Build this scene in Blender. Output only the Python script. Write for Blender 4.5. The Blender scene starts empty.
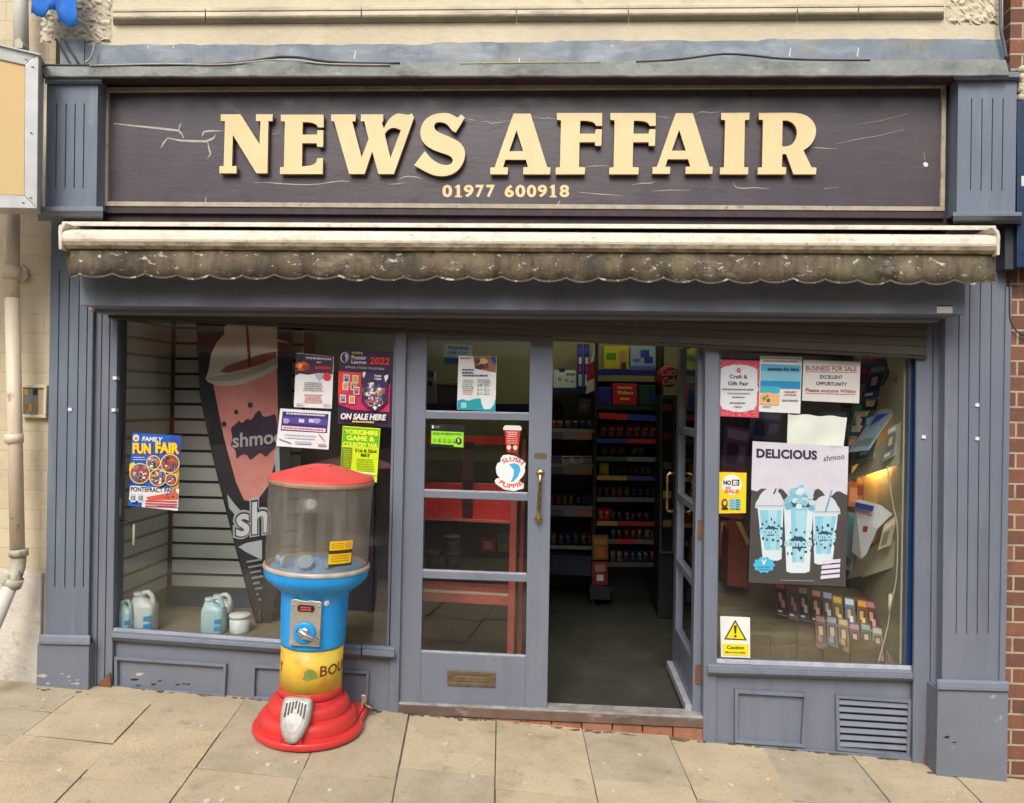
import bpy, bmesh, math, random
from mathutils import Matrix, Vector
random.seed(7)
S = bpy.context.scene
COL = S.collection
# ------------------------------------------------------------------ camera
F = 800.0; W, H = 1024, 803
CAMP = Vector((0.0, -4.0, 1.57))
CAMR = Matrix.Rotation(math.radians(3.3), 4, 'Z') @ Matrix.Rotation(math.radians(90), 4, 'X') @ Matrix.Rotation(0.017, 4, 'Z')
cd = bpy.data.cameras.new('camera'); cam = bpy.data.objects.new('camera', cd); COL.objects.link(cam)
cam.matrix_world = Matrix.Translation(CAMP) @ CAMR
cd.sensor_width = 36; cd.lens = F / W * 36; cd.clip_start = 0.05; cd.clip_end = 500
S.camera = cam
# ------------------------------------------------------------------ world, sun, exposure
wd = bpy.data.worlds.new('World'); S.world = wd; wd.use_nodes = True
nt = wd.node_tree; nt.nodes.clear()
sky = nt.nodes.new('ShaderNodeTexSky'); sky.sky_type = 'NISHITA'; sky.sun_disc = False
SUNEL = 43
sky.sun_elevation = math.radians(SUNEL); sky.sun_rotation = math.radians(188)
sky.air_density = 1.0; sky.dust_density = 4.0; sky.ozone_density = 1.0
hs = nt.nodes.new('ShaderNodeHueSaturation'); hs.inputs['Saturation'].default_value = 0.30
bg = nt.nodes.new('ShaderNodeBackground'); bg.inputs['Strength'].default_value = 0.13
wo = nt.nodes.new('ShaderNodeOutputWorld')
nt.links.new(sky.outputs[0], hs.inputs['Color']); nt.links.new(hs.outputs[0], bg.inputs[0]); nt.links.new(bg.outputs[0], wo.inputs[0])
sd = bpy.data.lights.new('sun', 'SUN'); sd.energy = 1.3; sd.angle = math.radians(24); sd.color = (1.0, 0.93, 0.82)
sun = bpy.data.objects.new('sun', sd); COL.objects.link(sun)
_dir = Vector((math.sin(math.radians(188)) * math.cos(math.radians(SUNEL)), math.cos(math.radians(188)) * math.cos(math.radians(SUNEL)), math.sin(math.radians(SUNEL))))
sun.rotation_euler = _dir.to_track_quat('Z', 'Y').to_euler(); sun.location = (0, -6, 9)
S.view_settings.view_transform = 'Standard'; S.view_settings.look = 'None'
S.view_settings.exposure = 0.65; S.view_settings.gamma = 1.0
S.cycles.use_denoising = True
S.cycles.max_bounces = 8; S.cycles.diffuse_bounces = 4; S.cycles.glossy_bounces = 4
S.cycles.transmission_bounces = 8; S.cycles.transparent_max_bounces = 24
S.cycles.caustics_reflective = False; S.cycles.caustics_refractive = False

# ------------------------------------------------------------------ tracing helpers
CAM3 = CAMR.to_3x3()
def P(x, y, Y):
    "point of the plane at depth Y seen at photo pixel x, y"
    d = CAM3 @ Vector(((x - W / 2) / F, -(y - H / 2) / F, -1.0))
    return CAMP + d * ((Y - CAMP.y) / d.y)
GA, GB, GC = -0.1215, -0.0532, 0.02
def gz(X, Y): return GA + GB * X + GC * Y
def G(x, y):
    d = CAM3 @ Vector(((x - W / 2) / F, -(y - H / 2) / F, -1.0))
    t = (GA + GB * CAMP.x + GC * CAMP.y - CAMP.z) / (d.z - GB * d.x - GC * d.y)
    return CAMP + d * t
def PX(x, y, X):
    "point of the plane at X seen at photo pixel x, y"
    d = CAM3 @ Vector(((x - W / 2) / F, -(y - H / 2) / F, -1.0))
    return CAMP + d * ((X - CAMP.x) / d.x)
def PZ(x, y, z):
    d = CAM3 @ Vector(((x - W / 2) / F, -(y - H / 2) / F, -1.0))
    return CAMP + d * ((z - CAMP.z) / d.z)

def lin(c):
    return tuple(((v / 255) / 12.92 if v / 255 <= 0.04045 else ((v / 255 + 0.055) / 1.055) ** 2.4) for v in c)

# ------------------------------------------------------------------ materials
def _new(name):
    m = bpy.data.materials.new(name); m.use_nodes = True
    n = m.node_tree; n.nodes.clear()
    o = n.nodes.new('ShaderNodeOutputMaterial'); b = n.nodes.new('ShaderNodeBsdfPrincipled')
    n.links.new(b.outputs[0], o.inputs[0]); return m, n, b, o
def _coord(n, scale=(1, 1, 1)):
    t = n.nodes.new('ShaderNodeNewGeometry'); mp = n.nodes.new('ShaderNodeMapping')
    mp.inputs['Scale'].default_value = scale; n.links.new(t.outputs['Position'], mp.inputs[0]); return mp.outputs[0]
def _noise(n, vec, scale, detail=4, rough=0.55, lo=0.35, hi=0.65):
    t = n.nodes.new('ShaderNodeTexNoise'); t.inputs['Scale'].default_value = scale
    t.inputs['Detail'].default_value = detail; t.inputs['Roughness'].default_value = rough
    n.links.new(vec, t.inputs['Vector'])
    r = n.nodes.new('ShaderNodeMapRange'); r.inputs[1].default_value = lo; r.inputs[2].default_value = hi
    n.links.new(t.outputs['Fac'], r.inputs[0]); return r.outputs[0], t.outputs['Fac']
def _mix(n, fac, a, b):
    x = n.nodes.new('ShaderNodeMix'); x.data_type = 'RGBA'
    for i, v in ((0, fac), (6, a), (7, b)):
        if hasattr(v, 'links'): n.links.new(v, x.inputs[i])
        elif i == 0: x.inputs[0].default_value = v
        else: x.inputs[i].default_value = (*v[:3], 1)
    return x.outputs[2]
def surf(name, c1, c2=None, scale=3.0, rough=0.6, layers=(), bump=0.0, bscale=60, bstretch=(1, 1, 1), metal=0.0, spec=0.5, stretch=(1, 1, 1)):
    "c1/c2 blotched by noise; layers = (colour, scale, lo, hi, strength, stretch)"
    m, n, b, o = _new(name)
    v = _coord(n, stretch)
    if c2 is None: c2 = tuple(x * 0.86 for x in c1)
    f, _ = _noise(n, v, scale); c = _mix(n, f, c1, c2)
    for col, sc, lo, hi, st, sr in layers:
        fv, _ = _noise(n, _coord(n, sr), sc, 6, 0.65, lo, hi)
        mm = n.nodes.new('ShaderNodeMath'); mm.operation = 'MULTIPLY'; mm.use_clamp = True; mm.inputs[1].default_value = st
        n.links.new(fv, mm.inputs[0]); c = _mix(n, mm.outputs[0], c, col)
    n.links.new(c, b.inputs['Base Color'])
    rr, _ = _noise(n, v, scale * 4); mr = n.nodes.new('ShaderNodeMapRange')
    mr.inputs[3].default_value = max(0.02, rough - 0.08); mr.inputs[4].default_value = min(1, rough + 0.08)
    n.links.new(rr, mr.inputs[0]); n.links.new(mr.outputs[0], b.inputs['Roughness'])
    b.inputs['Metallic'].default_value = metal; b.inputs['Specular IOR Level'].default_value = spec
    if bump:
        _, bf = _noise(n, _coord(n, bstretch), bscale, 5, 0.6)
        bp = n.nodes.new('ShaderNodeBump'); bp.inputs['Strength'].default_value = bump; bp.inputs['Distance'].default_value = 0.01
        n.links.new(bf, bp.inputs['Height']); n.links.new(bp.outputs[0], b.inputs['Normal'])
    return m
def glass(name, tint=(0.93, 0.95, 0.94), ior=1.45, rough=0.0, gtint=(1, 1, 1), haze=0.0):
    m = bpy.data.materials.new(name); m.use_nodes = True; n = m.node_tree; n.nodes.clear()
    o = n.nodes.new('ShaderNodeOutputMaterial'); t = n.nodes.new('ShaderNodeBsdfTransparent'); g = n.nodes.new('ShaderNodeBsdfGlossy')
    fr = n.nodes.new('ShaderNodeFresnel'); fr.inputs[0].default_value = ior; x = n.nodes.new('ShaderNodeMixShader')
    t.inputs[0].default_value = (*tint, 1); g.inputs[0].default_value = (*gtint, 1); g.inputs['Roughness'].default_value = rough
    ge = n.nodes.new('ShaderNodeNewGeometry'); mu = n.nodes.new('ShaderNodeMath'); mu.operation = 'MULTIPLY'; iv = n.nodes.new('ShaderNodeMath'); iv.operation = 'SUBTRACT'; iv.inputs[0].default_value = 1.0
    n.links.new(ge.outputs['Backfacing'], iv.inputs[1]); n.links.new(fr.outputs[0], mu.inputs[0]); n.links.new(iv.outputs[0], mu.inputs[1])   # reflect at the outer face only
    n.links.new(mu.outputs[0], x.inputs[0]); n.links.new(t.outputs[0], x.inputs[1]); n.links.new(g.outputs[0], x.inputs[2])
    if haze:      # scratched plastic scatters a little daylight
        d = n.nodes.new('ShaderNodeBsdfDiffuse'); d.inputs[0].default_value = (0.70, 0.63, 0.56, 1); y = n.nodes.new('ShaderNodeMixShader')
        hf, _ = _noise(n, _coord(n, (1, 1, 0.12)), 22, 4, 0.6, 0.30, 0.75); hr = n.nodes.new('ShaderNodeMapRange'); hr.inputs[3].default_value = haze * 0.5; hr.inputs[4].default_value = haze * 1.6
        n.links.new(hf, hr.inputs[0]); n.links.new(hr.outputs[0], y.inputs[0]); n.links.new(x.outputs[0], y.inputs[1]); n.links.new(d.outputs[0], y.inputs[2]); x = y
    n.links.new(x.outputs[0], o.inputs[0])
    return m
_ink = {}
def ink(r, g, b, rough=0.45):
    "printed paper / plastic of one photo colour"
    k = (r, g, b, rough)
    if k not in _ink:
        c = lin((r, g, b)); _ink[k] = surf('print_%d_%d_%d' % (r, g, b), tuple(min(0.82, v * 0.86) for v in c), tuple(min(0.78, v * 0.80) for v in c), 14, rough)
    return _ink[k]

# ------------------------------------------------------------------ mesh builder
def earea(p):
    n = Vector()
    for i in range(len(p)): n += p[i].cross(p[(i + 1) % len(p)])
    return n
class MB:
    def __init__(s): s.v = []; s.f = []; s.m = []; s.s = []; s.mats = []
    def mi(s, mat):
        if mat not in s.mats: s.mats.append(mat)
        return s.mats.index(mat)
    def face(s, pts, mat, sm=False):
        i = len(s.v); s.v += [Vector(p) for p in pts]; s.f.append(list(range(i, i + len(pts)))); s.m.append(s.mi(mat)); s.s.append(sm)
    def prism(s, pts, vec, mat, side=None):
        pts = [Vector(p) for p in pts]; vec = Vector(vec)
        if earea(pts).dot(vec) > 0: pts.reverse()
        n = len(pts); i = len(s.v); s.v += pts + [p + vec for p in pts]
        k = s.mi(mat); ks = s.mi(side or mat)
        s.f.append(list(range(i, i + n))); s.m.append(k); s.s.append(False)
        s.f.append(list(range(i + 2 * n - 1, i + n - 1, -1))); s.m.append(ks); s.s.append(False)
        for a in range(n):
            b = (a + 1) % n
            s.f.append([i + b, i + a, i + n + a, i + n + b]); s.m.append(ks); s.s.append(False)
    def px(s, pts, Y, depth, mat, side=None):
        s.prism([P(x, y, Y) for x, y in pts], (0, depth, 0), mat, side)
    def rect(s, x0, y0, x1, y1, Y, depth, mat, sl=0.0):
        d = sl * (x1 - x0); s.px([(x0, y0), (x1, y0 + d), (x1, y1 + d), (x0, y1)], Y, depth, mat)
    def box(s, lo, hi, mat, M=None):
        (a, b, c), (d, e, f) = lo, hi
        pts = [Vector(p) for p in ((a, b, c), (d, b, c), (d, b, f), (a, b, f))]; i = len(s.v)
        s.prism(pts, (0, e - b, 0), mat)
        if M is not None:
            for q in range(i, len(s.v)): s.v[q] = M @ s.v[q]
    def ring(s, rings, mat, closed=False, caps=True, sm=True):
        n = len(rings[0]); i = len(s.v); k = s.mi(mat)
        for r in rings: s.v += [Vector(p) for p in r]
        R = len(rings)
        for a in range(R - (0 if closed else 1)):
            b = (a + 1) % R
            for c in range(n):
                d = (c + 1) % n
                s.f.append([i + a * n + c, i + a * n + d, i + b * n + d, i + b * n + c]); s.m.append(k); s.s.append(sm)
        if caps and not closed:
            s.f.append([i + c for c in range(n - 1, -1, -1)]); s.m.append(k); s.s.append(False)
            s.f.append([i + (R - 1) * n + c for c in range(n)]); s.m.append(k); s.s.append(False)
    def tube(s, pts, r, mat, n=8, closed=False):
        pts = [Vector(p) for p in pts]; rings = []; N = len(pts); up = None
        for a in range(N):
            t = (pts[(a + 1) % N] - pts[a - 1]) if (closed or 0 < a < N - 1) else (pts[1] - pts[0] if a == 0 else pts[-1] - pts[-2])
            t.normalize()
            if up is None: up = Vector((0, 0, 1)) if abs(t.z) < 0.9 else Vector((0, 1, 0))
            x = t.cross(up); x.normalize(); y = x.cross(t); up = y
            rr = r[a] if isinstance(r, (list, tuple)) else r
            rings.append([pts[a] + x * rr * math.cos(2 * math.pi * c / n) + y * rr * math.sin(2 * math.pi * c / n) for c in range(n)])
        s.ring(rings, mat, closed)
    def lathe(s, prof, mat, M=None, n=48, caps=True, sm=True):
        M = M or Matrix()
        s.ring([[M @ Vector((r * math.cos(2 * math.pi * c / n), r * math.sin(2 * math.pi * c / n), z)) for c in range(n)] for r, z in prof], mat, False, caps, sm)
    def mesh(s, me, fn, mat):
        i = len(s.v); k = s.mi(mat)
        for v in me.vertices: s.v.append(fn(v.co))
        for p in me.polygons: s.f.append([i + a for a in p.vertices]); s.m.append(k); s.s.append(False)
    def build(s, name, parent=None, bev=0.0, seg=2, label=None, cat=None, group=None, kind=None, weld=False):
        me = bpy.data.meshes.new(name)
        o = bpy.data.objects.new(name, me); COL.objects.link(o)
        if parent is None:
            org = Vector((sum(v.x for v in s.v) / len(s.v), sum(v.y for v in s.v) / len(s.v), min(v.z for v in s.v))) if kind is None else Vector()
            o.location = org; o['org'] = tuple(org)
        else:
            org = Vector(parent['org']); o.parent = parent; o['org'] = tuple(org)
        me.from_pydata([v - org for v in s.v], [], s.f)
        for m in s.mats: me.materials.append(m)
        me.polygons.foreach_set('material_index', s.m); me.polygons.foreach_set('use_smooth', s.s)
        me.update()
        if weld:
            bm = bmesh.new(); bm.from_mesh(me); bmesh.ops.remove_doubles(bm, verts=bm.verts, dist=1e-5); bmesh.ops.recalc_face_normals(bm, faces=bm.faces); bm.to_mesh(me); bm.free()
        if bev:
            b = o.modifiers.new('bevel', 'BEVEL'); b.width = bev; b.segments = seg; b.limit_method = 'ANGLE'; b.angle_limit = math.radians(35)
        tag(o, label, cat, group, kind); return o
def tag(o, label=None, cat=None, group=None, kind=None):
    for k, v in (('label', label), ('category', cat), ('group', group), ('kind', kind)):
        if v: o[k] = v
    return o
def thing(name, label, cat, loc, group=None):
    o = bpy.data.objects.new(name, None); o.empty_display_size = 0.1; COL.objects.link(o)
    o.location = loc; o['org'] = tuple(loc); return tag(o, label, cat, group)
def copy_tree(o, delta, parent=None):
    c = o.copy(); COL.objects.link(c)
    if parent is None: c.location = Vector(o.location) + Vector(delta)
    else: c.parent = parent
    for ch in o.children: copy_tree(ch, delta, c)
    return c

# lettering -------------------------------------------------------------
def text_mesh(body, bold=0.0, shear=0.0, sp=1.0):
    cu = bpy.data.curves.new('lettering', 'FONT'); cu.body = body; cu.offset = bold; cu.shear = shear; cu.space_character = sp
    cu.resolution_u = 3; cu.fill_mode = 'FRONT'
    ob = bpy.data.objects.new('lettering', cu); COL.objects.link(ob)
    bpy.context.view_layer.update()
    me = bpy.data.meshes.new_from_object(ob.evaluated_get(bpy.context.evaluated_depsgraph_get()))
    bpy.data.objects.remove(ob); bpy.data.curves.remove(cu); return me
def outline_mesh(loops, ext=0.0):
    "filled 2D outline with holes (pixel units), extruded"
    cu = bpy.data.curves.new('outline', 'CURVE'); cu.dimensions = '2D'; cu.fill_mode = 'BOTH' if ext else 'FRONT'; cu.extrude = ext
    for lp in loops:
        sp = cu.splines.new('POLY'); sp.points.add(len(lp) - 1); sp.use_cyclic_u = True
        for q, (x, y) in zip(sp.points, lp): q.co = (x, -y, 0, 1)
    ob = bpy.data.objects.new('outline', cu); COL.objects.link(ob)
    bpy.context.view_layer.update()
    me = bpy.data.meshes.new_from_object(ob.evaluated_get(bpy.context.evaluated_depsgraph_get()))
    bpy.data.objects.remove(ob); bpy.data.curves.remove(cu); return me
class Flat:
    "a printed sheet: a thin card at depth Y with layers of ink on it"
    def __init__(s, Y, step=0.0005): s.b = MB(); s.Y = Y; s.k = 0; s.step = step
    def _y(s): s.k += 1; return s.Y - s.step * s.k
    def card(s, q, mat, t=0.0015): s.b.px(q, s.Y, t, mat)
    def poly(s, q, mat):
        Y = s._y(); p = [P(x, y, Y) for x, y in q]
        if earea(p).y > 0: p.reverse()
        s.b.face(p, mat)
    def loops(s, lps, mat):
        Y = s._y(); s.b.mesh(outline_mesh(lps), lambda c: P(c.x, -c.y, Y), mat)
    def rect(s, x0, y0, x1, y1, mat, sl=0.0, lean=0.0):
        d = sl * (x1 - x0); e = lean * (y1 - y0); s.poly([(x0, y0), (x1, y0 + d), (x1 + e, y1 + d), (x0 + e, y1)], mat)
    def ell(s, cx, cy, rx, ry, mat, n=20): s.poly([(cx + rx * math.cos(6.2832 * i / n), cy + ry * math.sin(6.2832 * i / n)) for i in range(n)], mat)
    def text(s, body, x0, y0, x1, y1, mat, sl=0.0, bold=0.0, shear=0.0, sp=1.0):
        me = text_mesh(body, bold, shear, sp); Y = s._y()
        xs = [v.co.x for v in me.vertices]; ys = [v.co.y for v in me.vertices]
        a, b, c, d = min(xs), max(xs), min(ys), max(ys)
        def fn(co):
            u = (co.x - a) / (b - a); w = (co.y - c) / (d - c)
            return P(x0 + u * (x1 - x0), y1 + w * (y0 - y1) + sl * u * (x1 - x0), Y)
        s.b.mesh(me, fn, mat)
    def lines(s, x0, y0, x1, n, dy, mat, h=0.7, sl=0.0, jag=0.25):
        "rows of print too small to read"
        r = random.Random(int(x0 * 7 + y0 * 13))
        Y = s._y()
        for i in range(n):
            x = x0 + r.random() * jag * (x1 - x0) * 0.5; xe = x1 - r.random() * jag * (x1 - x0) * 0.5; y = y0 + i * dy
            while x < xe:
                w = min(xe - x, 1.0 + 2.6 * r.random())
                p = [P(x, y + sl * (x - x0), Y), P(x, y + h + sl * (x - x0), Y), P(x + w, y + h + sl * (x + w - x0), Y), P(x + w, y + sl * (x + w - x0), Y)]
                if earea(p).y > 0: p.reverse()
                s.b.face(p, mat); x += w + 0.5
    def done(s, name, label, cat, group=None, parent=None): return s.b.build(name, parent, label=label, cat=cat, group=group)

# ------------------------------------------------------------------ palette
PAINT = surf('grey_blue_gloss_paint', (0.168, 0.188, 0.238), (0.146, 0.166, 0.214), 2.2, 0.38,
             [((0.215, 0.225, 0.255), 6, 0.52, 0.74, 0.6, (1, 1, 0.14)), ((0.085, 0.088, 0.10), 10, 0.56, 0.78, 0.55, (1, 1, 0.10)), ((0.27, 0.265, 0.26), 34, 0.66, 0.74, 0.6, (1, 1, 1)), ((0.10, 0.075, 0.06), 16, 0.66, 0.76, 0.5, (1, 1, 0.4))], 0.16, 70, (1, 1, 0.3))
PAINTB = surf('weathered_blue_grey_paint', (0.150, 0.180, 0.232), (0.132, 0.160, 0.210), 3, 0.5,
              [((0.28, 0.31, 0.35), 8, 0.54, 0.76, 0.6, (1, 1, 0.12)), ((0.085, 0.095, 0.115), 12, 0.58, 0.80, 0.55, (1, 1, 0.14)), ((0.36, 0.37, 0.38), 36, 0.66, 0.73, 0.6, (1, 1, 1))], 0.18, 70, (1, 1, 0.3))
PAINTW = surf('chipped_base_paint', (0.168, 0.186, 0.230), (0.146, 0.163, 0.202), 3, 0.55,
              [((0.42, 0.40, 0.36), 11, 0.64, 0.72, 0.8, (1, 1, 1)), ((0.22, 0.12, 0.07), 8, 0.66, 0.75, 0.8, (1, 1, 1))], 0.2, 60)
WHITEEDGE = surf('worn_pale_paint', (0.42, 0.42, 0.46), (0.30, 0.31, 0.36), 20, 0.5)
LEAD = surf('weathered_lead', (0.20, 0.235, 0.28), (0.135, 0.165, 0.205), 3.0, 0.55,
            [((0.34, 0.38, 0.42), 5, 0.50, 0.68, 0.75, (0.6, 1, 2)), ((0.32, 0.27, 0.16), 2.2, 0.54, 0.70, 0.7, (0.7, 1, 1.5)), ((0.08, 0.10, 0.125), 7, 0.55, 0.70, 0.7, (1, 1, 0.4)), ((0.6, 0.6, 0.58), 30, 0.70, 0.78, 0.7, (1, 1, 1))], 0.3, 25)
CORN = surf('mossy_cornice_lead', (0.285, 0.30, 0.295), (0.19, 0.205, 0.20), 5, 0.8,
            [((0.07, 0.08, 0.06), 9, 0.52, 0.70, 0.8, (0.6, 1, 1)), ((0.42, 0.42, 0.40), 16, 0.60, 0.72, 0.7, (0.5, 1, 1))], 0.5, 40)
STONE = surf('painted_cream_stone', (0.62, 0.545, 0.40), (0.54, 0.47, 0.34), 2.5, 0.85,
             [((0.24, 0.21, 0.15), 7, 0.60, 0.78, 0.6, (1, 1, 1)), ((0.58, 0.54, 0.44), 18, 0.55, 0.75, 0.5, (1, 1, 1))], 0.45, 35)
STONED = surf('dirty_cream_moulding', (0.56, 0.49, 0.36), (0.45, 0.40, 0.30), 4, 0.85,
              [((0.15, 0.14, 0.11), 9, 0.50, 0.70, 0.7, (0.25, 1, 1)), ((0.5, 0.45, 0.34), 12, 0.55, 0.75, 0.6, (1, 1, 1))], 0.5, 35)
ROUGHS = surf('ragged_exposed_stone', (0.56, 0.49, 0.37), (0.42, 0.36, 0.27), 9, 0.95,
              [((0.22, 0.18, 0.15), 22, 0.58, 0.68, 0.7, (1, 1, 1)), ((0.66, 0.62, 0.54), 20, 0.54, 0.68, 0.7, (1, 1, 1))], 0.8, 30)
SIGNP = surf('crazed_aubergine_paint', (0.068, 0.052, 0.062), (0.056, 0.046, 0.060), 2, 0.34,
             [((0.10, 0.085, 0.095), 7, 0.52, 0.75, 0.6, (0.3, 1, 3)), ((0.095, 0.062, 0.055), 3, 0.52, 0.72, 0.6, (1, 1, 1)), ((0.26, 0.23, 0.22), 46, 0.67, 0.73, 0.6, (0.25, 1, 1.2)), ((0.035, 0.028, 0.034), 9, 0.58, 0.72, 0.5, (1, 1, 0.2))], 0.09, 34, (0.7, 1, 1.5))
CREAMF = surf('chipped_cream_frame_paint', (0.43, 0.37, 0.28), (0.30, 0.26, 0.20), 12, 0.6, [((0.13, 0.11, 0.10), 25, 0.58, 0.7, 0.8, (1, 1, 1))], 0.2, 60)
MAROON = surf('dark_maroon_soffit', (0.045, 0.022, 0.028), (0.03, 0.018, 0.022), 4, 0.6)
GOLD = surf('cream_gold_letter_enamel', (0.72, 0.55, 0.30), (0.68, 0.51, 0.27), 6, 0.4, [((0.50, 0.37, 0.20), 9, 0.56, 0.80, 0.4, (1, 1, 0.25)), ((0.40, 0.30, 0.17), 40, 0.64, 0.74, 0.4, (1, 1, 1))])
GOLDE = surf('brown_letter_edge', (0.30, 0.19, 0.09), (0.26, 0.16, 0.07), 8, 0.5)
CRACK = surf('bare_filler_crack', (0.50, 0.46, 0.40), (0.36, 0.33, 0.30), 30, 0.8)
AWN = surf('dirty_cream_awning_rail', (0.70, 0.65, 0.55), (0.63, 0.57, 0.47), 3, 0.45,
           [((0.30, 0.25, 0.18), 14, 0.50, 0.72, 0.55, (1, 1, 1)), ((0.12, 0.10, 0.07), 40, 0.58, 0.70, 0.6, (0.6, 1, 1))], 0.1, 50)
AWND = surf('grimy_lower_rail', (0.44, 0.37, 0.26), (0.30, 0.245, 0.165), 9, 0.55,
            [((0.13, 0.105, 0.07), 30, 0.44, 0.60, 0.8, (0.5, 1, 1)), ((0.60, 0.54, 0.44), 9, 0.55, 0.7, 0.6, (1, 1, 1))], 0.15, 60)
VAL = surf('mouldy_canvas_valance', (0.180, 0.132, 0.085), (0.105, 0.080, 0.053), 3.5, 0.9,
           [((0.05, 0.042, 0.03), 16, 0.48, 0.64, 0.65, (1, 1, 0.10)), ((0.042, 0.036, 0.027), 4, 0.47, 0.60, 0.85, (1, 1, 0.5)), ((0.165, 0.15, 0.08), 4, 0.52, 0.64, 0.7, (1, 1, 1)), ((0.04, 0.036, 0.03), 26, 0.56, 0.64, 0.7, (1, 1, 1)), ((0.55, 0.52, 0.43), 34, 0.605, 0.65, 0.85, (0.7, 1, 1.2)), ((0.30, 0.27, 0.20), 9, 0.56, 0.66, 0.5, (0.6, 1, 1.2))], 0.35, 150)
VALH = surf('pale_worn_hem', (0.115, 0.095, 0.065), (0.075, 0.062, 0.045), 30, 0.9, [((0.50, 0.47, 0.38), 14, 0.56, 0.62, 0.9, (1, 1, 1))], 0.2, 150)
SHUT = surf('brown_steel_shutter', (0.105, 0.088, 0.072), (0.092, 0.077, 0.062), 3, 0.5)
SHUTD = surf('shutter_bottom_rail', (0.055, 0.032, 0.024), (0.04, 0.024, 0.018), 8, 0.5)
BLACK = surf('black_plastic', (0.012, 0.012, 0.014), (0.009, 0.009, 0.01), 8, 0.5)
DARKGAP = surf('dark_gap', (0.018, 0.018, 0.02), (0.012, 0.012, 0.013), 8, 0.9)
BRASS = surf('worn_brass', (0.62, 0.42, 0.17), (0.50, 0.32, 0.12), 20, 0.28, metal=1.0)
BRASSD = surf('tarnished_brass', (0.22, 0.17, 0.11), (0.16, 0.12, 0.075), 22, 0.45, metal=0.7)
CHROME = surf('dull_chrome', (0.62, 0.61, 0.59), (0.45, 0.44, 0.42), 30, 0.25, metal=1.0)
STEEL = surf('brushed_plate_steel', (0.62, 0.58, 0.52), (0.52, 0.48, 0.42), 40, 0.38, metal=0.75)
GLASS = glass('window_glass', (0.92, 0.93, 0.92), 1.75)
ACRYL = glass('clear_acrylic', (0.985, 0.985, 0.98), 1.35)
GLOBE = glass('scratched_clear_plastic', (0.95, 0.94, 0.92), 1.36, 0.10, gtint=(0.5, 0.5, 0.5), haze=0.085)
RUST = surf('rust_stain', (0.20, 0.09, 0.045), (0.12, 0.06, 0.035), 20, 0.9)
QUARRY = surf('quarry_tile', (0.34, 0.145, 0.085), (0.25, 0.105, 0.065), 9, 0.7, [((0.12, 0.07, 0.05), 20, 0.56, 0.7, 0.6, (1, 1, 1))], 0.2, 60)
THRB = surf('brown_threshold_strip', (0.15, 0.095, 0.075), (0.10, 0.065, 0.055), 10, 0.6, [((0.33, 0.28, 0.24), 16, 0.58, 0.7, 0.7, (0.4, 1, 1))])
OLIVE = surf('pale_olive_wall', (0.33, 0.32, 0.165), (0.29, 0.28, 0.14), 2, 0.8)

_inkb = {}
def inkb(r, g, b, rough=0.45, gain=1.4):
    "printed packets and magazines deep in the shop: fresh, saturated print"
    k = (r, g, b, rough)
    if k not in _inkb:
        c = tuple(min(0.8, v * gain) for v in lin((r, g, b))); _inkb[k] = surf('packet_print', c, tuple(v * 0.9 for v in c), 14, rough)
    return _inkb[k]
# ================================================================== ground
FLAG = []
for i, (c1, c2) in enumerate([((0.53, 0.44, 0.305), (0.46, 0.38, 0.26)), ((0.49, 0.41, 0.285), (0.41, 0.34, 0.235)), ((0.56, 0.46, 0.31), (0.49, 0.40, 0.27)), ((0.46, 0.395, 0.29), (0.40, 0.34, 0.245))]):
    FLAG.append(surf('york_stone_flag', c1, c2, 3.0 + i * 0.7, 0.85,
        [((0.33, 0.265, 0.17), 1.3 + i * .4, 0.46, 0.72, 0.6, (1, 1, 1)), ((0.28, 0.215, 0.135), 5 + i, 0.58, 0.72, 0.45, (1, 1, 1)), ((0.55, 0.42, 0.22), 4 + i, 0.55, 0.78, 0.5, (1, 1, 1)), ((0.20, 0.165, 0.12), 55, 0.56, 0.70, 0.5, (1, 1, 1)), ((0.62, 0.54, 0.42), 90, 0.60, 0.72, 0.45, (1, 1, 1)), ((0.22, 0.17, 0.11), 9, 0.60, 0.72, 0.5, (1, 1, 1))], 0.45, 110))
JOINT = surf('dark_joint_dirt', (0.15, 0.12, 0.08), (0.08, 0.063, 0.042), 9, 0.95, [((0.055, 0.075, 0.03), 6, 0.58, 0.7, 0.6, (1, 1, 1))], 0.5, 80)
GUM = surf('old_chewing_gum', (0.62, 0.57, 0.47), (0.50, 0.45, 0.37), 20, 0.8)
ASPH = surf('asphalt', (0.095, 0.092, 0.086), (0.07, 0.069, 0.066), 6, 0.9, bump=0.4, bscale=120)
KERBM = surf('kerb_stone', (0.30, 0.29, 0.26), (0.24, 0.23, 0.21), 5, 0.85, bump=0.3)
def gline(p, q):
    a, b = G(*p), G(*q); m = (b.x - a.x) / (b.y - a.y); return a.x - m * a.y, m
DL = [gline((79, 692), (0, 751)), gline((160.6, 695), (56, 802)), gline((242.8, 702.6), (170.6, 802)), None, gline((409, 715), (391.7, 803)),
      gline((496.4, 722.5), (495, 802)), gline((583, 731), (598, 803)), gline((671, 741), (698, 802)), gline((765.6, 752), (794, 802)), gline((858.7, 763.6), (888.5, 800))]
DL[3] = ((DL[2][0] + DL[4][0]) / 2 + 0.02, (DL[2][1] + DL[4][1]) / 2)
L0 = [(DL[0][0] - 0.46 * k, DL[0][1]) for k in range(6, 0, -1)]; L1 = [(DL[-1][0] + 0.45 * k, DL[-1][1] + 0.03) for k in range(1, 7)]
LINES = L0 + DL + L1
YB = 0.21; YK = -2.7
def cross(p, q): return (G(*p).y + G(*q).y) / 2
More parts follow.
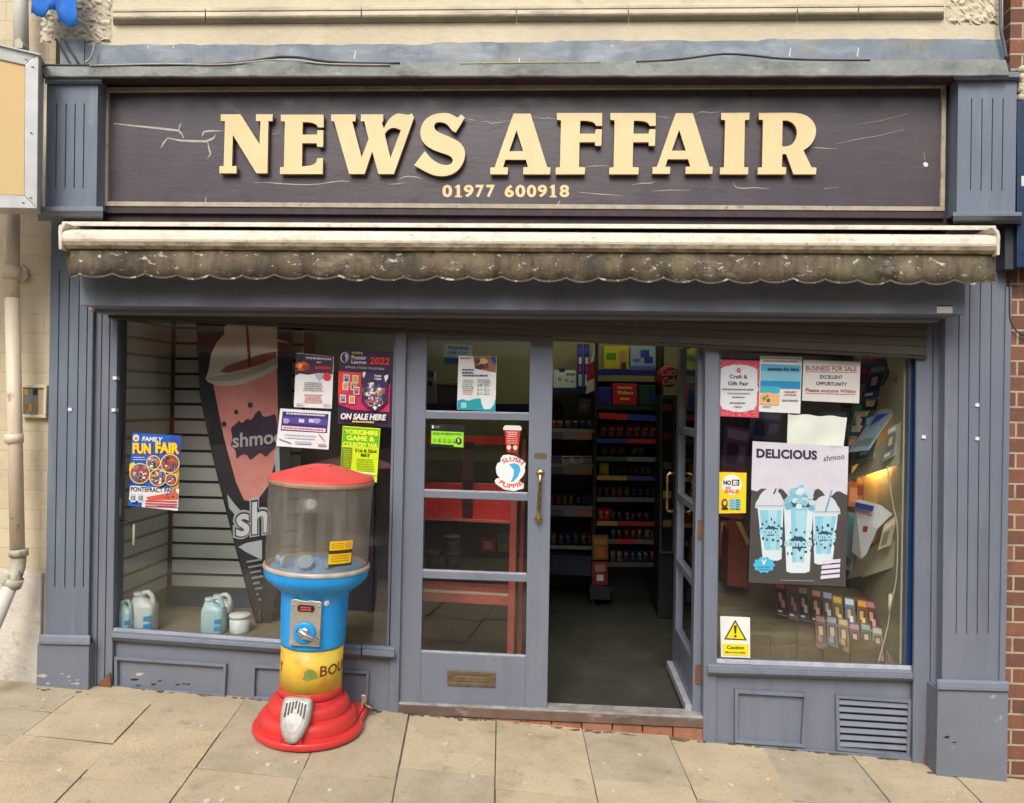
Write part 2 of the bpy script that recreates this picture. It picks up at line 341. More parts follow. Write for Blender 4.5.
FIX = {5: [cross((0, 707.6), (43.6, 710)), cross((0, 751), (30, 752)) - 0.05], 6: [cross((72, 697.6), (147, 702.6)), cross((22.4, 736), (113, 741)), cross((0, 762), (88, 766.6))],
       7: [cross((132, 724.5), (208, 729.5)), cross((81, 779), (178, 786.8))], 8: [cross((196.7, 768), (284, 776))], 9: [cross((284, 772), (392, 779)) + 0.03],
       10: [cross((398.7, 767.7), (492.6, 774))], 11: [-0.52], 12: [cross((600, 779), (690, 787))], 13: [-0.43], 14: [-0.36], 15: [-0.30]}
X0_ = lambda i: LINES[i][0]
b = MB(); rr = random.Random(3)
pav = MB()
for i in range(len(LINES) - 1):
    ys = [YB] + FIX.get(i, [0.0 - 0.5 * rr.random()])
    while ys[-1] > YK + 0.75: ys.append(ys[-1] - 0.45 - 0.35 * rr.random())
    ys.append(YK)
    for a, c in zip(ys[:-1], ys[1:]):
        g = 0.0022 if rr.random() < 0.7 else 0.0042
        gy = 0.0055 if X0_(i) < -1.2 else 0.0035
        dz = rr.uniform(-0.0025, 0.0025); tx = rr.uniform(-0.004, 0.004)
        q = []
        for (X0, m), sg, Y in ((LINES[i], 1, a - gy), (LINES[i + 1], -1, a - gy), (LINES[i + 1], -1, c + gy), (LINES[i], 1, c + gy)):
            X = X0 + m * Y + sg * g + rr.uniform(-0.0015, 0.0015)
            q.append(Vector((X, Y + rr.uniform(-0.002, 0.002), gz(X, Y) + dz + (tx if sg > 0 else -tx))))
        pav.prism(q, (0, 0, -0.05), rr.choice(FLAG))
bed = [(-5.2, YB + 0.15), (5.2, YB + 0.15), (5.2, YK - 0.02), (-5.2, YK - 0.02)]
pav.prism([Vector((x, y, GA + GB * x + GC * y - 0.006)) for x, y in bed], (0, 0, -0.2), JOINT)
for k in range(70):
    if k < 26: px, py = [(44, 700), (41, 707), (202, 726), (137, 739), (268, 765), (258, 753), (238, 788), (222, 800), (207, 801), (296, 762), (446, 744), (613, 791), (659, 739), (731, 785), (866, 763), (948, 799), (473, 776), (530, 735), (60, 770), (330, 790), (132, 745), (98, 726), (415, 730), (783, 760), (640, 755), (700, 770)][k]; p = G(px, py); r = rr.uniform(0.006, 0.014)
    else: p = Vector((rr.uniform(-2.8, 2.4), rr.uniform(-1.6, 0.05), 0)); r = rr.uniform(0.003, 0.009)
    pts = [(p.x + r * (1 + 0.3 * rr.random()) * math.cos(t * 0.7854), p.y + r * (1 + 0.3 * rr.random()) * math.sin(t * 0.7854)) for t in range(8)]
    pav.prism([Vector((x, y, gz(x, y) + 0.0045)) for x, y in pts], (0, 0, -0.006), GUM)
for k in range(150):   # dirt packed against the foot of the shop
    X = rr.uniform(-2.7, 2.3); Y = (0.166 if -2.36 < X < 1.75 else 0.05) - abs(rr.gauss(0, 0.010)); r = rr.uniform(0.004, 0.014)
    if -0.82 < X < 0.78: Y -= 0.0
    pts = [(X + r * 1.8 * (0.6 + 0.6 * rr.random()) * math.cos(t * 0.898), Y + r * 0.7 * (0.6 + 0.6 * rr.random()) * math.sin(t * 0.898)) for t in range(7)]
    pav.prism([Vector((x, y, gz(x, y) + 0.0035)) for x, y in pts], (0, 0, -0.006), JOINT)
pav.build('pavement', kind='structure', bev=0.0016, seg=2)
kb = MB()
for k in range(12):
    x0 = -5.4 + k * 0.9; kb.prism([Vector((x, y, gz(x, y))) for x, y in ((x0 + .004, YK - 0.025), (x0 + 0.896, YK - 0.025), (x0 + 0.896, YK - 0.17), (x0 + .004, YK - 0.17))], (0, 0, -0.3), KERBM)
kb.build('kerb', kind='structure', bev=0.01)
rd = MB()
rd.prism([Vector((x, y, gz(x * 0.2, YK) - 0.13)) for x, y in ((-60, YK - 0.17), (60, YK - 0.17), (60, -60), (-60, -60))], (0, 0, -0.2), ASPH)
rd.prism([Vector((x, y, gz(x * 0.2, YK) - 0.14)) for x, y in ((-60, 60), (60, 60), (60, YK - 0.19), (-60, YK - 0.19))], (0, 0, -0.2), ASPH)
rd.build('road', kind='structure')
fp = MB(); fp.prism([Vector((x, y, gz(x * 0.2, YK) - 0.02)) for x, y in ((-30, -9.2), (30, -9.2), (30, -13), (-30, -13))], (0, 0, -0.2), KERBM); fp.build('far_pavement', kind='structure')

# ================================================================== the shop
WALLX = (P(52, 300, 0).x, P(1006, 300, 0).x)
shop = thing('shop_building', 'cream stone shop building with grey blue painted wooden shopfront and open glazed door', 'shop', (-0.25, 0.2, -0.2))
b = MB()
# painted stone wall over the front, with ragged corners
TOPY = -420
b.px([(40, TOPY), (1003, TOPY), (1003, 46), (62, 46), (60, 40)], 0.03, 0.35, STONE)
b.build('wall', shop)
r3 = random.Random(11)
def crag(name, x0, y0, x1, y1, nx, ny, Y, amp, mat, seed, edge):
    "patch of broken stone: an uneven relief with a ragged outline"
    q = random.Random(seed); b = MB(); hgt = {}
    for i in range(nx + 1):
        for j in range(ny + 1):
            v = q.random(); e = min(i, nx - i) / 2.0; f_ = min(j, ny - j) / 2.0; k = min(1, e, f_ + 0.5)
            hgt[i, j] = P(x0 + (x1 - x0) * (i + (q.random() - .5) * .7) / nx, y0 + (y1 - y0) * (j + (q.random() - .5) * .7) / ny, Y - amp * v * v * k + 0.004 * (1 - k))
    for i in range(nx):
        for j in range(ny):
            if (i in (0, nx - 1) or j in (0, ny - 1)) and q.random() < edge: continue
            b.face([hgt[i, j], hgt[i, j + 1], hgt[i + 1, j + 1], hgt[i + 1, j]], mat)
    b.build(name, shop, weld=True)
crag('ragged_stonework', 40, -16, 114, 43, 26, 20, 0.028, 0.014, ROUGHS, 2, 0.4)
crag('ragged_stonework', 944, -12, 1000, 24, 20, 12, 0.028, 0.014, STONE, 3, 0.4)
# string course: stepped moulding swept along the wall
b = MB()
def sweep(bm, x0, x1, prof, mat, end=0.0, sl=0.0):
    "profile of (photo y, Y) swept from photo x0 to x1"
    A = [P(x0 - 0 * i, y, Y) for i, (y, Y) in enumerate(prof)]; B = [P(x1, y + sl * (x1 - x0), Y) for y, Y in prof]
    n = len(prof); i = len(bm.v); bm.v += A + B; k = bm.mi(mat)
    for a in range(n):
        c = (a + 1) % n
        bm.f.append([i + a, i + c, i + n + c, i + n + a]); bm.m.append(k); bm.s.append(False)
    bm.f.append([i + a for a in range(n - 1, -1, -1)]); bm.m.append(k); bm.s.append(False)
    bm.f.append([i + n + a for a in range(n)]); bm.m.append(k); bm.s.append(False)
for x0, x1 in ((113, 205), (206, 361), (362, 516), (517, 628), (629, 797), (798, 858), (859, 944)):
    d = -5.5 * (x0 - 113) / 830; e = -5.5 * (x1 - x0) / 830
    sweep(b, x0, x1, [(8 + d, 0.029), (8.5 + d, 0.002), (11.5 + d, 0.000), (12.2 + d, 0.008), (14 + d, -0.006), (16.5 + d, -0.012), (19 + d, -0.006), (21 + d, 0.010), (24 + d, 0.022), (24.5 + d, 0.029)], STONED, sl=e / (x1 - x0))
b.build('string_course', shop, bev=0.003)
b = MB()
r3 = random.Random(5)
top = []; xx = 60.0
while xx < 1003:
    top.append((xx, (44.6 if xx < 430 else 42.4 if xx < 560 else 40.6 if xx < 760 else 39.0) + (r3.random() - 0.5) * 1.5)); xx += r3.uniform(3, 16)
b.px(top + [(1004, 39), (1004, 64), (60, 68)], 0.022, 0.006, LEAD)
b.rect(60, 39, 84, 70, 0.016, 0.006, LEAD)
b.build('lead_flashing', shop)
b = MB()
for x, y, h_ in ((355, 51, 8), (148, 46, 3), (173, 46, 3), (790, 48, 9), (519, 58, 5), (612, 45, 2), (858, 48, 9)):
    b = MB(); w_ = 1.2 if h_ > 4 else 0.8; b.px([(x, y), (x + w_, y - .6), (x + w_ * .8 - (1 if h_ > 6 else 0), y + h_), (x - .4 - (1 if h_ > 6 else 0), y + h_ - 1)], 0.0205, 0.0015, ink(214, 214, 206)); b.build('paint_drip', shop)
b = MB()
cp = [(k, 64 + (k - 40) * -0.0045 + (r3.random() - 0.5) * 1.0) for k in range(40, 1012, 14)]
cb = [(k, 76.4 + (k - 40) * -0.001 + (r3.random() - 0.5) * 0.8) for k in range(1010, 36, -14)]
b.px(cp + cb, -0.15, 0.022, CORN)
b.px([(41, 68), (1011, 63), (1011, 75.6), (41, 76.4)], -0.127, 0.14, MAROON)
b.build('cornice', shop, bev=0.003)
b = MB(); b.px([(96, 76), (960, 72), (960, 225), (96, 224)], 0.014, 0.3, MAROON); b.build('fascia_backing', shop)

def flakes(bm, x0, x1, y0, y1, Y, n, mat, seed):
    q = random.Random(seed)
    for k in range(n):
        x, y, r = q.uniform(x0, x1), q.uniform(y0, y1), q.uniform(0.5, 1.7)
        if k % 3 == 0: r *= 1.6
        bm.px([(x + 1.9 * r * math.cos(t) * (0.5 + 0.9 * q.random()), y + r * 0.6 * math.sin(t) * (0.5 + 0.9 * q.random()) + 0.05 * (x - x0)) for t in [i * 0.698 for i in range(9)]], Y - 0.0015, 0.004, mat)
def fluted(bm, x0, x1, y0, y1, fl, fy0, fy1, Y, depth, mat, lean=0.0):
    "shaft with recessed flutes: lists in photo pixels at the top; lean = px shift per px going down"
    def q(xa, ya, xb, yb): return [(xa + lean * (ya - y0), ya), (xb + lean * (ya - y0), ya), (xb + lean * (yb - y0), yb), (xa + lean * (yb - y0), yb)]
    bm.px(q(x0, y0, x1, y1), Y + 0.009, depth - 0.009, mat)
    hw = 0.62
    loops = [q(x0, y0, x1, y1)]
    for f in fl:   # routed flute with rounded ends
        a, c = f - hw, f + hw
        loops.append([(x + lean * (y - y0), y) for x, y in ((a, fy0 + 1.5), (f - hw * .6, fy0 + .4), (f, fy0), (f + hw * .6, fy0 + .4), (c, fy0 + 1.5), (c, fy1 - 1.5), (f + hw * .6, fy1 - .4), (f, fy1), (f - hw * .6, fy1 - .4), (a, fy1 - 1.5))])
    me = outline_mesh(loops, 1.0)
    bm.mesh(me, lambda c: P(c.x, -c.y, Y) + Vector((0, 0.0045 - 0.0045 * c.z, 0)), mat)
# left and right pilasters: shaft, plinth, base moulding, console block, block moulding
for side in (0, 1):
    b = MB()
    if side == 0: fluted(b, 51.5, 94.5, 216, 640, [60.5, 70.5, 80.5, 89], 270, 588, 0.11, 0.22, PAINT if 0 else PAINTB, -0.0155)
    else: fluted(b, 946.5, 1006.5, 216, 690, [960, 970.5, 981, 992], 270, 634, 0.06, 0.27, PAINT, -0.0095)
    pil = b.build('pilaster', shop, bev=0.0015)
    b = MB()
    if side == 0: b.px([(37.5, 643.5), (89, 645.5), (88, 700), (36, 696)], 0.082, 0.20, PAINTW)
    else: b.px([(938, 690), (1008, 692), (1007, 792), (936, 786)], 0.025, 0.24, PAINTW)
    flakes(b, *((42, 86, 672, 684, 0.082, 9, CRACK, 6) if side == 0 else (940, 1004, 735, 742, 0.025, 2, DARKGAP, 8)))
    b.build('plinth', pil)
    b = MB()
    if side == 0: sweep(b, 39, 90, [(634, 0.12), (634, 0.098), (637, 0.088), (641, 0.066), (644, 0.066), (644, 0.12)], PAINT, sl=0.02)
    else: sweep(b, 937, 1009, [(679, 0.07), (679, 0.048), (682, 0.038), (686, 0.008), (689.5, 0.008), (689.5, 0.07)], WHITEEDGE if 0 else PAINT, sl=0.03)
    b.build('base_moulding', pil, bev=0.002)
    b = MB()
    if side == 0: fluted(b, 47, 98, 79, 208, [57.2, 66.6, 75.6, 84.6], 103, 189, -0.10, 0.16, PAINTB, -0.014)
    else: fluted(b, 958.5, 1017, 76, 214, [972, 982.5, 993, 1003.5], 98, 191, -0.10, 0.16, PAINTB, -0.014)
    b.build('console_block', pil, bev=0.002)
    b = MB()
    if side == 0: sweep(b, 38, 103, [(206.5, 0.02), (206.5, -0.15), (211, -0.15), (212, -0.135), (216, -0.12), (221, -0.06), (221, 0.02)], PAINT); b.build('block_moulding', pil, bev=0.002); b = MB(); sweep(b, 45, 102, [(78, 0.02), (78, -0.13), (81, -0.13), (84, -0.11), (84, 0.02)], PAINTB)
    else: sweep(b, 953, 1022, [(212, 0.02), (212, -0.15), (216, -0.15), (217, -0.135), (220, -0.12), (224, -0.06), (224, 0.02)], PAINT); b.build('block_moulding', pil, bev=0.002); b = MB(); sweep(b, 954, 1020, [(72, 0.02), (72, -0.13), (77, -0.13), (80, -0.11), (80, 0.02)], PAINTB)
    b.build('cap_moulding', pil, bev=0.002)
    for x, y, Y in ([(69.7, 409.5, 0.11), (113.4, 410, 0.15), (114.6, 378, 0.15)] if side == 0 else [(924, 437, 0.14), (977.5, 405, 0.06), (977.5, 438.6, 0.06)]):
        b = MB(); b.px([(x - 1.9, y - 1.7), (x + 1.9, y - 1.5), (x + 1.8, y + 1.7), (x - 1.9, y + 1.5)], Y - 0.008, 0.03, ink(240, 240, 235)); b.build('fixing_cap', pil)
# boarded jamb linings between pilaster and window
b = MB()
def splay(bm, xa, xb, Ya, Yb, y0, y1, lean, mat, th=0.02):
    d = lean * (y1 - y0); q = [P(xa, y0, Ya), P(xb, y0, Yb), P(xb + d, y1, Yb), P(xa + d, y1, Ya)]
    bm.prism(q, (0, th, 0), mat)
splay(b, 92, 117.8, 0.165, 0.18, 312, 708, -0.0155, PAINT, 0.1)
for xa, xb, Ya, Yb in ((92.4, 101.6, 0.142, 0.142), (102.6, 109.6, 0.148, 0.148), (110.6, 117.6, 0.154, 0.154)): splay(b, xa, xb, Ya, Yb, 312, 706, -0.0155, PAINT)
b.build('jamb_lining', shop, bev=0.002)
b = MB()
splay(b, 948, 916.5, 0.16, 0.178, 312, 792, -0.0095, PAINT, 0.1)
for xa, xb, Ya, Yb in ((947.5, 934.4, 0.132, 0.132), (933.2, 917, 0.142, 0.142)): splay(b, xa, xb, Ya, Yb, 312, 790, -0.0095, PAINT)
b.px([(927, 735), (930, 733), (936, 770), (937, 790), (926, 790), (924.5, 765)], 0.1295, 0.003, RUST)
b.build('jamb_lining', shop, bev=0.002)
# shutter housing box and half lowered brown shutter
b = MB(); b.px([(79, 268), (965.5, 268), (965.5, 314.5), (80, 305.5)], -0.13, 0.30, PAINT)
b.px([(96, 304), (940, 312.5), (940, 321.4), (96, 313.2)], 0.02, 0.10, PAINT)
hou = b.build('shutter_housing', shop, bev=0.004)
b = MB(); b.px([(937, 306.5), (952.5, 306.5), (952.5, 313), (937, 313)], -0.1315, 0.0015, ink(222, 220, 212)); b.px([(938, 304.8), (953, 305.2), (953, 306.3), (938, 306.2)], -0.1325, 0.0025, BLACK); b.build('sticker', hou)
b = MB(); c = P(92, 308, 0.0); b.lathe([(0.016, 0.03), (0.016, 0.0), (0.012, -0.018), (0.0, -0.02)], ink(190, 180, 160), Matrix.Translation(c)); b.build('sensor_cap', hou)
def sy(x): return 318.0 + (x - 115) * 0.0499
b = MB(); n = 14
ytop = lambda x: 300 + (x - 100) * 0.012
for k in range(5):   # interlocking slats
    a, c = k / 5, (k + 1) / 5
    def yy(x, t): return ytop(x) + (sy(x) - 2.5 - ytop(x)) * t
    b.px([(108, yy(108, a)), (927, yy(927, a)), (927, yy(927, c) - 0.5), (108, yy(108, c) - 0.5)], 0.128, 0.012, SHUT)
b.px([(108, sy(108) - 2.4), (927, sy(927) - 2.4), (927, sy(927) + 0.6), (108, sy(108) + 0.4)], 0.120, 0.026, SHUTD)
b.build('roller_shutter', shop, bev=0.001)
# head beam behind the shutter, mullion posts
b = MB(); b.px([(100, 296), (930, 296), (930, 346), (560, 332), (100, 316)], 0.20, 0.08, PAINT); b.build('head_beam', shop)
b = MB(); b.px([(396.5, 318), (406.5, 318), (398, 716), (388.5, 714)], 0.165, 0.10, PAINT); b.build('mullion', shop, bev=0.003)
b = MB(); b.px([(705.5, 330), (719.5, 330), (716, 750), (703, 748)], 0.165, 0.10, PAINT); b.build('mullion', shop, bev=0.003)
# stall risers
def frame(bm, q, w, Y, d, mat):
    (ax, ay), (bx, by), (cx, cy), (dx, dy) = q
    h = w
    bm.px([(ax, ay), (bx, by), (bx, by + h), (ax, ay + h)], Y, d, mat); bm.px([(dx, dy - h), (cx, cy - h), (cx, cy), (dx, dy)], Y, d, mat)
    bm.px([(ax, ay + h), (ax + w, ay + h), (dx + w, dy - h), (dx, dy - h)], Y, d, mat); bm.px([(bx - w, by + h), (bx, by + h), (cx, cy - h), (cx - w, cy - h)], Y, d, mat)
b = MB(); b.px([(110, 640), (397, 656), (397, 730), (110, 708)], 0.185, 0.09, PAINTW); b.px([(111, 688), (397, 711.5), (397, 730), (111, 708)], 0.175, 0.011, PAINTW)
flakes(b, 132, 222, 679, 687, 0.185, 7, DARKGAP, 3); flakes(b, 120, 150, 670, 674, 0.185, 2, CRACK, 5); b.px([(90, 684), (96, 686), (106, 676), (110, 672), (111, 692), (90, 692)], 0.139, 0.004, RUST)
ris = b.build('stall_riser', shop, bev=0.0)
for q in ([(114, 657), (226, 664.5), (224.5, 697.5), (114, 689)], [(252, 665), (369, 671.5), (367, 709), (251, 699.5)]):
    b = MB(); frame(b, q, 3, 0.160, 0.0245, PAINT); b.build('raised_panel', ris, bev=0.002)
b = MB(); sweep(b, 111.5, 361, [(627, 0.25), (627, 0.165), (631, 0.155), (633, 0.13), (637, 0.125), (640.5, 0.15), (640.5, 0.25)], PAINT, sl=0.071); sweep(b, 362, 394.5, [(644.3, 0.25), (644.3, 0.165), (648.3, 0.15), (649.5, 0.115), (655, 0.112), (657, 0.15), (657, 0.25)], PAINT, sl=0.071)
b.build('sill_moulding', ris, bev=0.002)
b = MB(); b.px([(703, 672), (914, 680), (914, 778), (703, 756)], 0.185, 0.09, PAINT); b.px([(703, 741.5), (914, 758), (914, 778), (703, 756)], 0.160, 0.024, PAINT)
ris = b.build('stall_riser', shop, bev=0.002)
b = MB(); frame(b, [(735, 690), (807.5, 694), (805, 748), (735, 743)], 3.4, 0.156, 0.0285, PAINT); b.px([(738.5, 693.5), (804, 697), (801.6, 744.5), (738.5, 739.5)], 0.182, 0.0025, PAINT); b.build('raised_panel', ris, bev=0.002)
b = MB(); sweep(b, 708, 913, [(663.5, 0.25), (663.5, 0.165), (667, 0.15), (668.2, 0.12), (672.5, 0.118), (675, 0.15), (675, 0.25)], PAINT, sl=0.031); sweep(b, 716, 914, [(658.5, 0.25), (658.5, 0.178), (663.4, 0.172), (663.4, 0.25)], WHITEEDGE, sl=0.036); b.build('sill_moulding', ris, bev=0.002)
b = MB(); frame(b, [(836, 695), (911.5, 700), (910, 757.5), (837, 750.5)], 3.2, 0.165, 0.0195, PAINT); b.px([(839, 698), (908.5, 702.5), (907, 754.5), (839.5, 747.5)], 0.183, 0.0018, DARKGAP)
for k in range(7):
    y = 699.5 + k * 7.0; sl = 0.062
    p = [P(839.4, y, 0.181), P(908, y + sl * 68, 0.181), P(908, y + 4.6 + sl * 68, 0.166), P(839.4, y + 4.6, 0.166)]
    b.prism(p, (0, 0.003, -0.004), PAINT)
b.build('air_vent', ris)
# ------------------------------------------------------------------ windows
def window(q, outer, inner, mt):
    b = MB(); b.px(q, 0.205, 0.006, GLASS); w = MB(); i = len(w.v)
    fo = [P(x, y, 0.188) for x, y in outer]; fi = [P(x, y, 0.188) for x, y in inner]; D_ = Vector((0, 0.05, 0))
    w.v += fo + fi + [p + D_ for p in fo] + [p + D_ for p in fi]; k = w.mi(mt)
    for a in range(4):
        c = (a + 1) % 4
        for f_ in ((a, c, 4 + c, 4 + a), (8 + c, 8 + a, 12 + a, 12 + c), (4 + a, 4 + c, 12 + c, 12 + a), (c, a, 8 + a, 8 + c)): w.f.append(list(f_)); w.m.append(k); w.s.append(False)
    o = w.build('window', shop, weld=True); b.build('pane', o); return o
window([(116, 316), (397, 322), (389, 649), (112, 630)], [(116, 305), (397, 311), (388.8, 650), (111.5, 631)], [(118.6, 308), (394.4, 314), (386.4, 648.3), (114.2, 629.4)], PAINT)
BLUEF = surf('dark_blue_inner_frame', (0.006, 0.035, 0.125), (0.005, 0.028, 0.10), 5, 0.4)
WHITF = surf('off_white_inner_frame', (0.52, 0.52, 0.40), (0.45, 0.45, 0.34), 5, 0.5)
window([(719, 340), (912, 350), (906, 668), (715, 661)], [(719, 335), (917, 341), (912.5, 669), (715, 661)], [(721, 337), (910.5, 343), (905.5, 667), (717, 659.6)], PAINT)
b = MB(); b.px([(911.2, 345), (916.6, 345), (912, 668), (905.8, 668)], 0.186, 0.0015, BLUEF); b.build('inner_frame', shop)

# ------------------------------------------------------------------ doors
THB = P(560, 716, 0.2)
def door_leaf(name):
    b = MB()
    Yd = 0.20; D = 0.045
    b.px([(406.5, 320), (427.3, 320), (420, 705), (398.8, 703.5)], Yd, D, PAINT)
    b.px([(530.3, 325), (553.5, 327), (547, 713), (525, 711.8)], Yd, D, PAINT)
    L = lambda y: 427.3 - 7.3 * (y - 320) / 385; R = lambda y: 530.3 - 5.3 * (y - 325) / 387
    rails = [(320, 341, 320, 341), (411.3, 418.6, 413.6, 420.6), (490.3, 497.4, 493.6, 501), (570.6, 578.2, 574.5, 582), (652, 705, 657, 711.8)]
    for a, c, d, e in rails: b.px([(L(a), a), (R(d), d), (R(e), e), (L(c), c)], Yd, D, PAINT)
    for a, c, d, e in rails[1:4]: b.px([(L(a), a - 1.0), (R(d), d - 1.0), (R(d), d), (L(a), a)], Yd + 0.003, 0.02, WHITEEDGE)
    b.px([(L(651), 650.6), (R(656), 655.6), (R(657), 657), (L(652), 652)], Yd + 0.003, 0.02, WHITEEDGE)
    o = b.build(name, shop, bev=0.0025)
    for (a, c, d, e), (a2, c2, d2, e2) in zip(rails[:-1], rails[1:]):
        g = MB(); g.px([(L(c), c), (R(e), e), (R(d2), d2), (L(a2), a2)], Yd + 0.022, 0.005, GLASS); g.build('pane', o)
    return o
leaf = door_leaf('door')
b = MB(); pa, pb = P(540.5, 473, 0.20), P(538.5, 519, 0.20)
b.tube([pa + Vector((0, -0.001, 0)), pa + Vector((0, -0.045, 0)), pa + Vector((0, -0.055, -0.012)), pa.lerp(pb, 0.2) + Vector((0, -0.058, 0)), pa.lerp(pb, 0.8) + Vector((0, -0.058, 0)), pb + Vector((0, -0.055, 0.012)), pb + Vector((0, -0.045, 0)), pb + Vector((0, -0.001, 0))], 0.0095, BRASS, 12)
for p in (pa, pb): b.lathe([(0.021, 0.0), (0.021, 0.006), (0.014, 0.010), (0.0, 0.0105)], BRASS, Matrix.Translation(p) @ Matrix.Rotation(math.radians(90), 4, 'X'), 20)
b.build('handle', leaf)
b = MB(); b.px([(534.5, 453), (547, 453.5), (546.5, 459), (534, 458.5)], 0.198, 0.003, BRASSD); b.build('lock_plate', leaf)
b = MB(); frame(b, [(447.3, 670.3), (495.6, 672.6), (495.3, 687.5), (447.3, 685.6)], 3.4, 0.192, 0.008, BRASSD); b.px([(450.5, 673.5), (492.3, 675.6), (492, 684.3), (450.5, 682.4)], 0.196, 0.0035, BRASSD); b.px([(455, 676), (488.5, 677.8), (488.4, 682.6), (455, 681)], 0.194, 0.002, BRASSD); b.build('letter_plate', leaf, bev=0.0012)
# right leaf, opened 90 degrees inwards on its right-hand hinges
b = MB(); HX = P(700, 600, 0.24); xh = P(703.5, 560, 0.245).x; T = 0.045
zb = P(690, 716, 0.245).z; zt = 2.0
def op(bm, y0, y1, z0, z1, mat, x0=0.0, x1=None): bm.box((xh - T + x0, 0.245 + y0, z0), (xh - (0 if x1 is None else T - x1), 0.245 + y1, z1), mat)
LW = 0.74
op(b, 0, 0.085, zb, zt, PAINT); op(b, LW - 0.105, LW, zb, zt, PAINT)
zr = [zb + 0.27, zb + 0.30 + 0.36, zb + 1.02 + 0.03, zb + 1.47, zt]
rb = [(zb, zb + 0.285), (zb + 0.66, zb + 0.70), (zb + 1.06, zb + 1.10), (zb + 1.46, zb + 1.50), (zt - 0.1, zt)]
for z0, z1 in rb: op(b, 0.085, LW - 0.105, z0, z1, PAINT)
b.box((xh - T - 0.035, 0.245 + 0.01, zb + 0.012), (xh - T - 0.0005, 0.245 + LW - 0.01, zb + 0.055), WHITEEDGE)
leaf2 = b.build('door', shop, bev=0.0025)
for (z0, z1), (z2, z3) in zip(rb[:-1], rb[1:]):
    g = MB(); op(g, 0.085, LW - 0.105, z1, z2, GLASS, 0.02, 0.025); g.build('pane', leaf2)
b = MB(); pa = Vector((xh - T, 0.245 + LW - 0.05, zb + 1.21)); pb = pa - Vector((0, 0, 0.23)); q = Vector((-0.055, 0, 0))
b.tube([pa, pa + q * 0.8, pa + q + Vector((0, 0, -0.012)), pb + q + Vector((0, 0, 0.012)), pb + q * 0.8, pb], 0.0095, BRASS, 10); b.build('handle', leaf2)
for z in (zb + 0.17, zb + 0.93): b = MB(); b.box((xh - T + 0.012, 0.238, z), (xh - 0.004, 0.2445, z + 0.10), surf('brass_hinge', (0.22, 0.11, 0.06), (0.16, 0.08, 0.05), 20, 0.5, metal=0.3)); b.build('hinge', leaf2)
# threshold
b = MB(); b.px([(398, 705), (704, 719.5), (704, 728), (398, 714)], 0.165, 0.12, THRB); b.px([(398, 703), (704, 716.8), (704, 719.3), (398, 705)], 0.175, 0.10, surf('scuffed_aluminium_strip', (0.40, 0.38, 0.36), (0.22, 0.2, 0.19), 14, 0.5))
thr = b.build('threshold', shop, bev=0.002)
b = MB()
for k in range(10):
    x0 = 400 + k * 30.4; x1 = x0 + 29.2; s_ = lambda x: 714 + (x - 398) * 0.0458
    b.px([(x0, s_(x0) + 0.3), (x1, s_(x1) + 0.3), (x1, s_(x1) + 26), (x0, s_(x0) + 26)], 0.175 + 0.003 * (k % 3), 0.10, QUARRY)
b.build('tile_step', thr, bev=0.003)
# ------------------------------------------------------------------ interior shell
ZF = P(560, 714, 0.25).z; ZC = 2.55; XL, XR, YBK = P(116, 500, 0.24).x - 0.02, P(915, 500, 0.24).x + 0.03, 3.2
VINYL = surf('worn_grey_green_vinyl', (0.052, 0.052, 0.040), (0.034, 0.034, 0.027), 2, 0.55, [((0.10, 0.10, 0.08), 7, 0.55, 0.75, 0.6, (1, 0.4, 1)), ((0.025, 0.025, 0.02), 4, 0.55, 0.7, 0.5, (1, 1, 1))])
b = MB(); b.box((XL - 0.1, 0.275, ZF - 0.2), (XR + 0.1, YBK + 0.1, ZF), VINYL); b.build('shop_floor', shop)
b = MB(); b.box((XL - 0.1, 0.33, ZC), (XR + 0.1, YBK + 0.1, ZC + 0.1), ink(225, 220, 200)); b.build('ceiling', shop)
b = MB(); b.box((XL, YBK, ZF), (XR, YBK + 0.1, ZC), OLIVE); b.box((XL - 0.1, 0.33, ZF), (XL, YBK + 0.1, ZC), OLIVE); b.box((XR, 0.33, ZF), (XR + 0.1, YBK + 0.1, ZC), OLIVE); b.build('interior_wall', shop)
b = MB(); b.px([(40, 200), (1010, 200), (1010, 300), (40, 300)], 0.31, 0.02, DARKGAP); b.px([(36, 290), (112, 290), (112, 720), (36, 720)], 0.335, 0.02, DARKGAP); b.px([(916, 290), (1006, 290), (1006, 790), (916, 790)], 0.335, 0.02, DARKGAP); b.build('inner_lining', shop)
# ================================================================== sign board over the shop
sg = thing('sign_board', 'dark aubergine wooden fascia sign reading NEWS AFFAIR in cream serif letters', 'shop sign', P(525, 208, 0))
b = MB(); b.px([(106, 89), (943, 85), (942, 209), (105, 204)], 0.0, 0.012, SIGNP); panel_mb = b
b = MB()
b.px([(104, 87), (946.5, 82.6), (946.5, 87.0), (104, 91.4)], -0.016, 0.028, CREAMF); b.px([(103, 201.3), (945, 206.6), (945, 211.0), (103, 206)], -0.016, 0.028, CREAMF)
b.px([(104, 91.4), (108.3, 91.4), (107, 201.3), (103, 201.3)], -0.016, 0.028, CREAMF); b.px([(942.3, 87), (946.5, 87), (945, 206.6), (940.5, 206.6)], -0.016, 0.028, CREAMF)
b.px([(103, 206), (945, 211), (945, 218.5), (103, 213)], -0.010, 0.02, MAROON)
b.build('frame', sg, bev=0.002)
def chaikin(p, n=1):
    for _ in range(n): p = [q for i in range(len(p)) for q in ((p[i][0] * .75 + p[(i + 1) % len(p)][0] * .25, p[i][1] * .75 + p[(i + 1) % len(p)][1] * .25), (p[i][0] * .25 + p[(i + 1) % len(p)][0] * .75, p[i][1] * .25 + p[(i + 1) % len(p)][1] * .75))]
    return p
k1, k2 = 130 / 1024, 150 / 1024
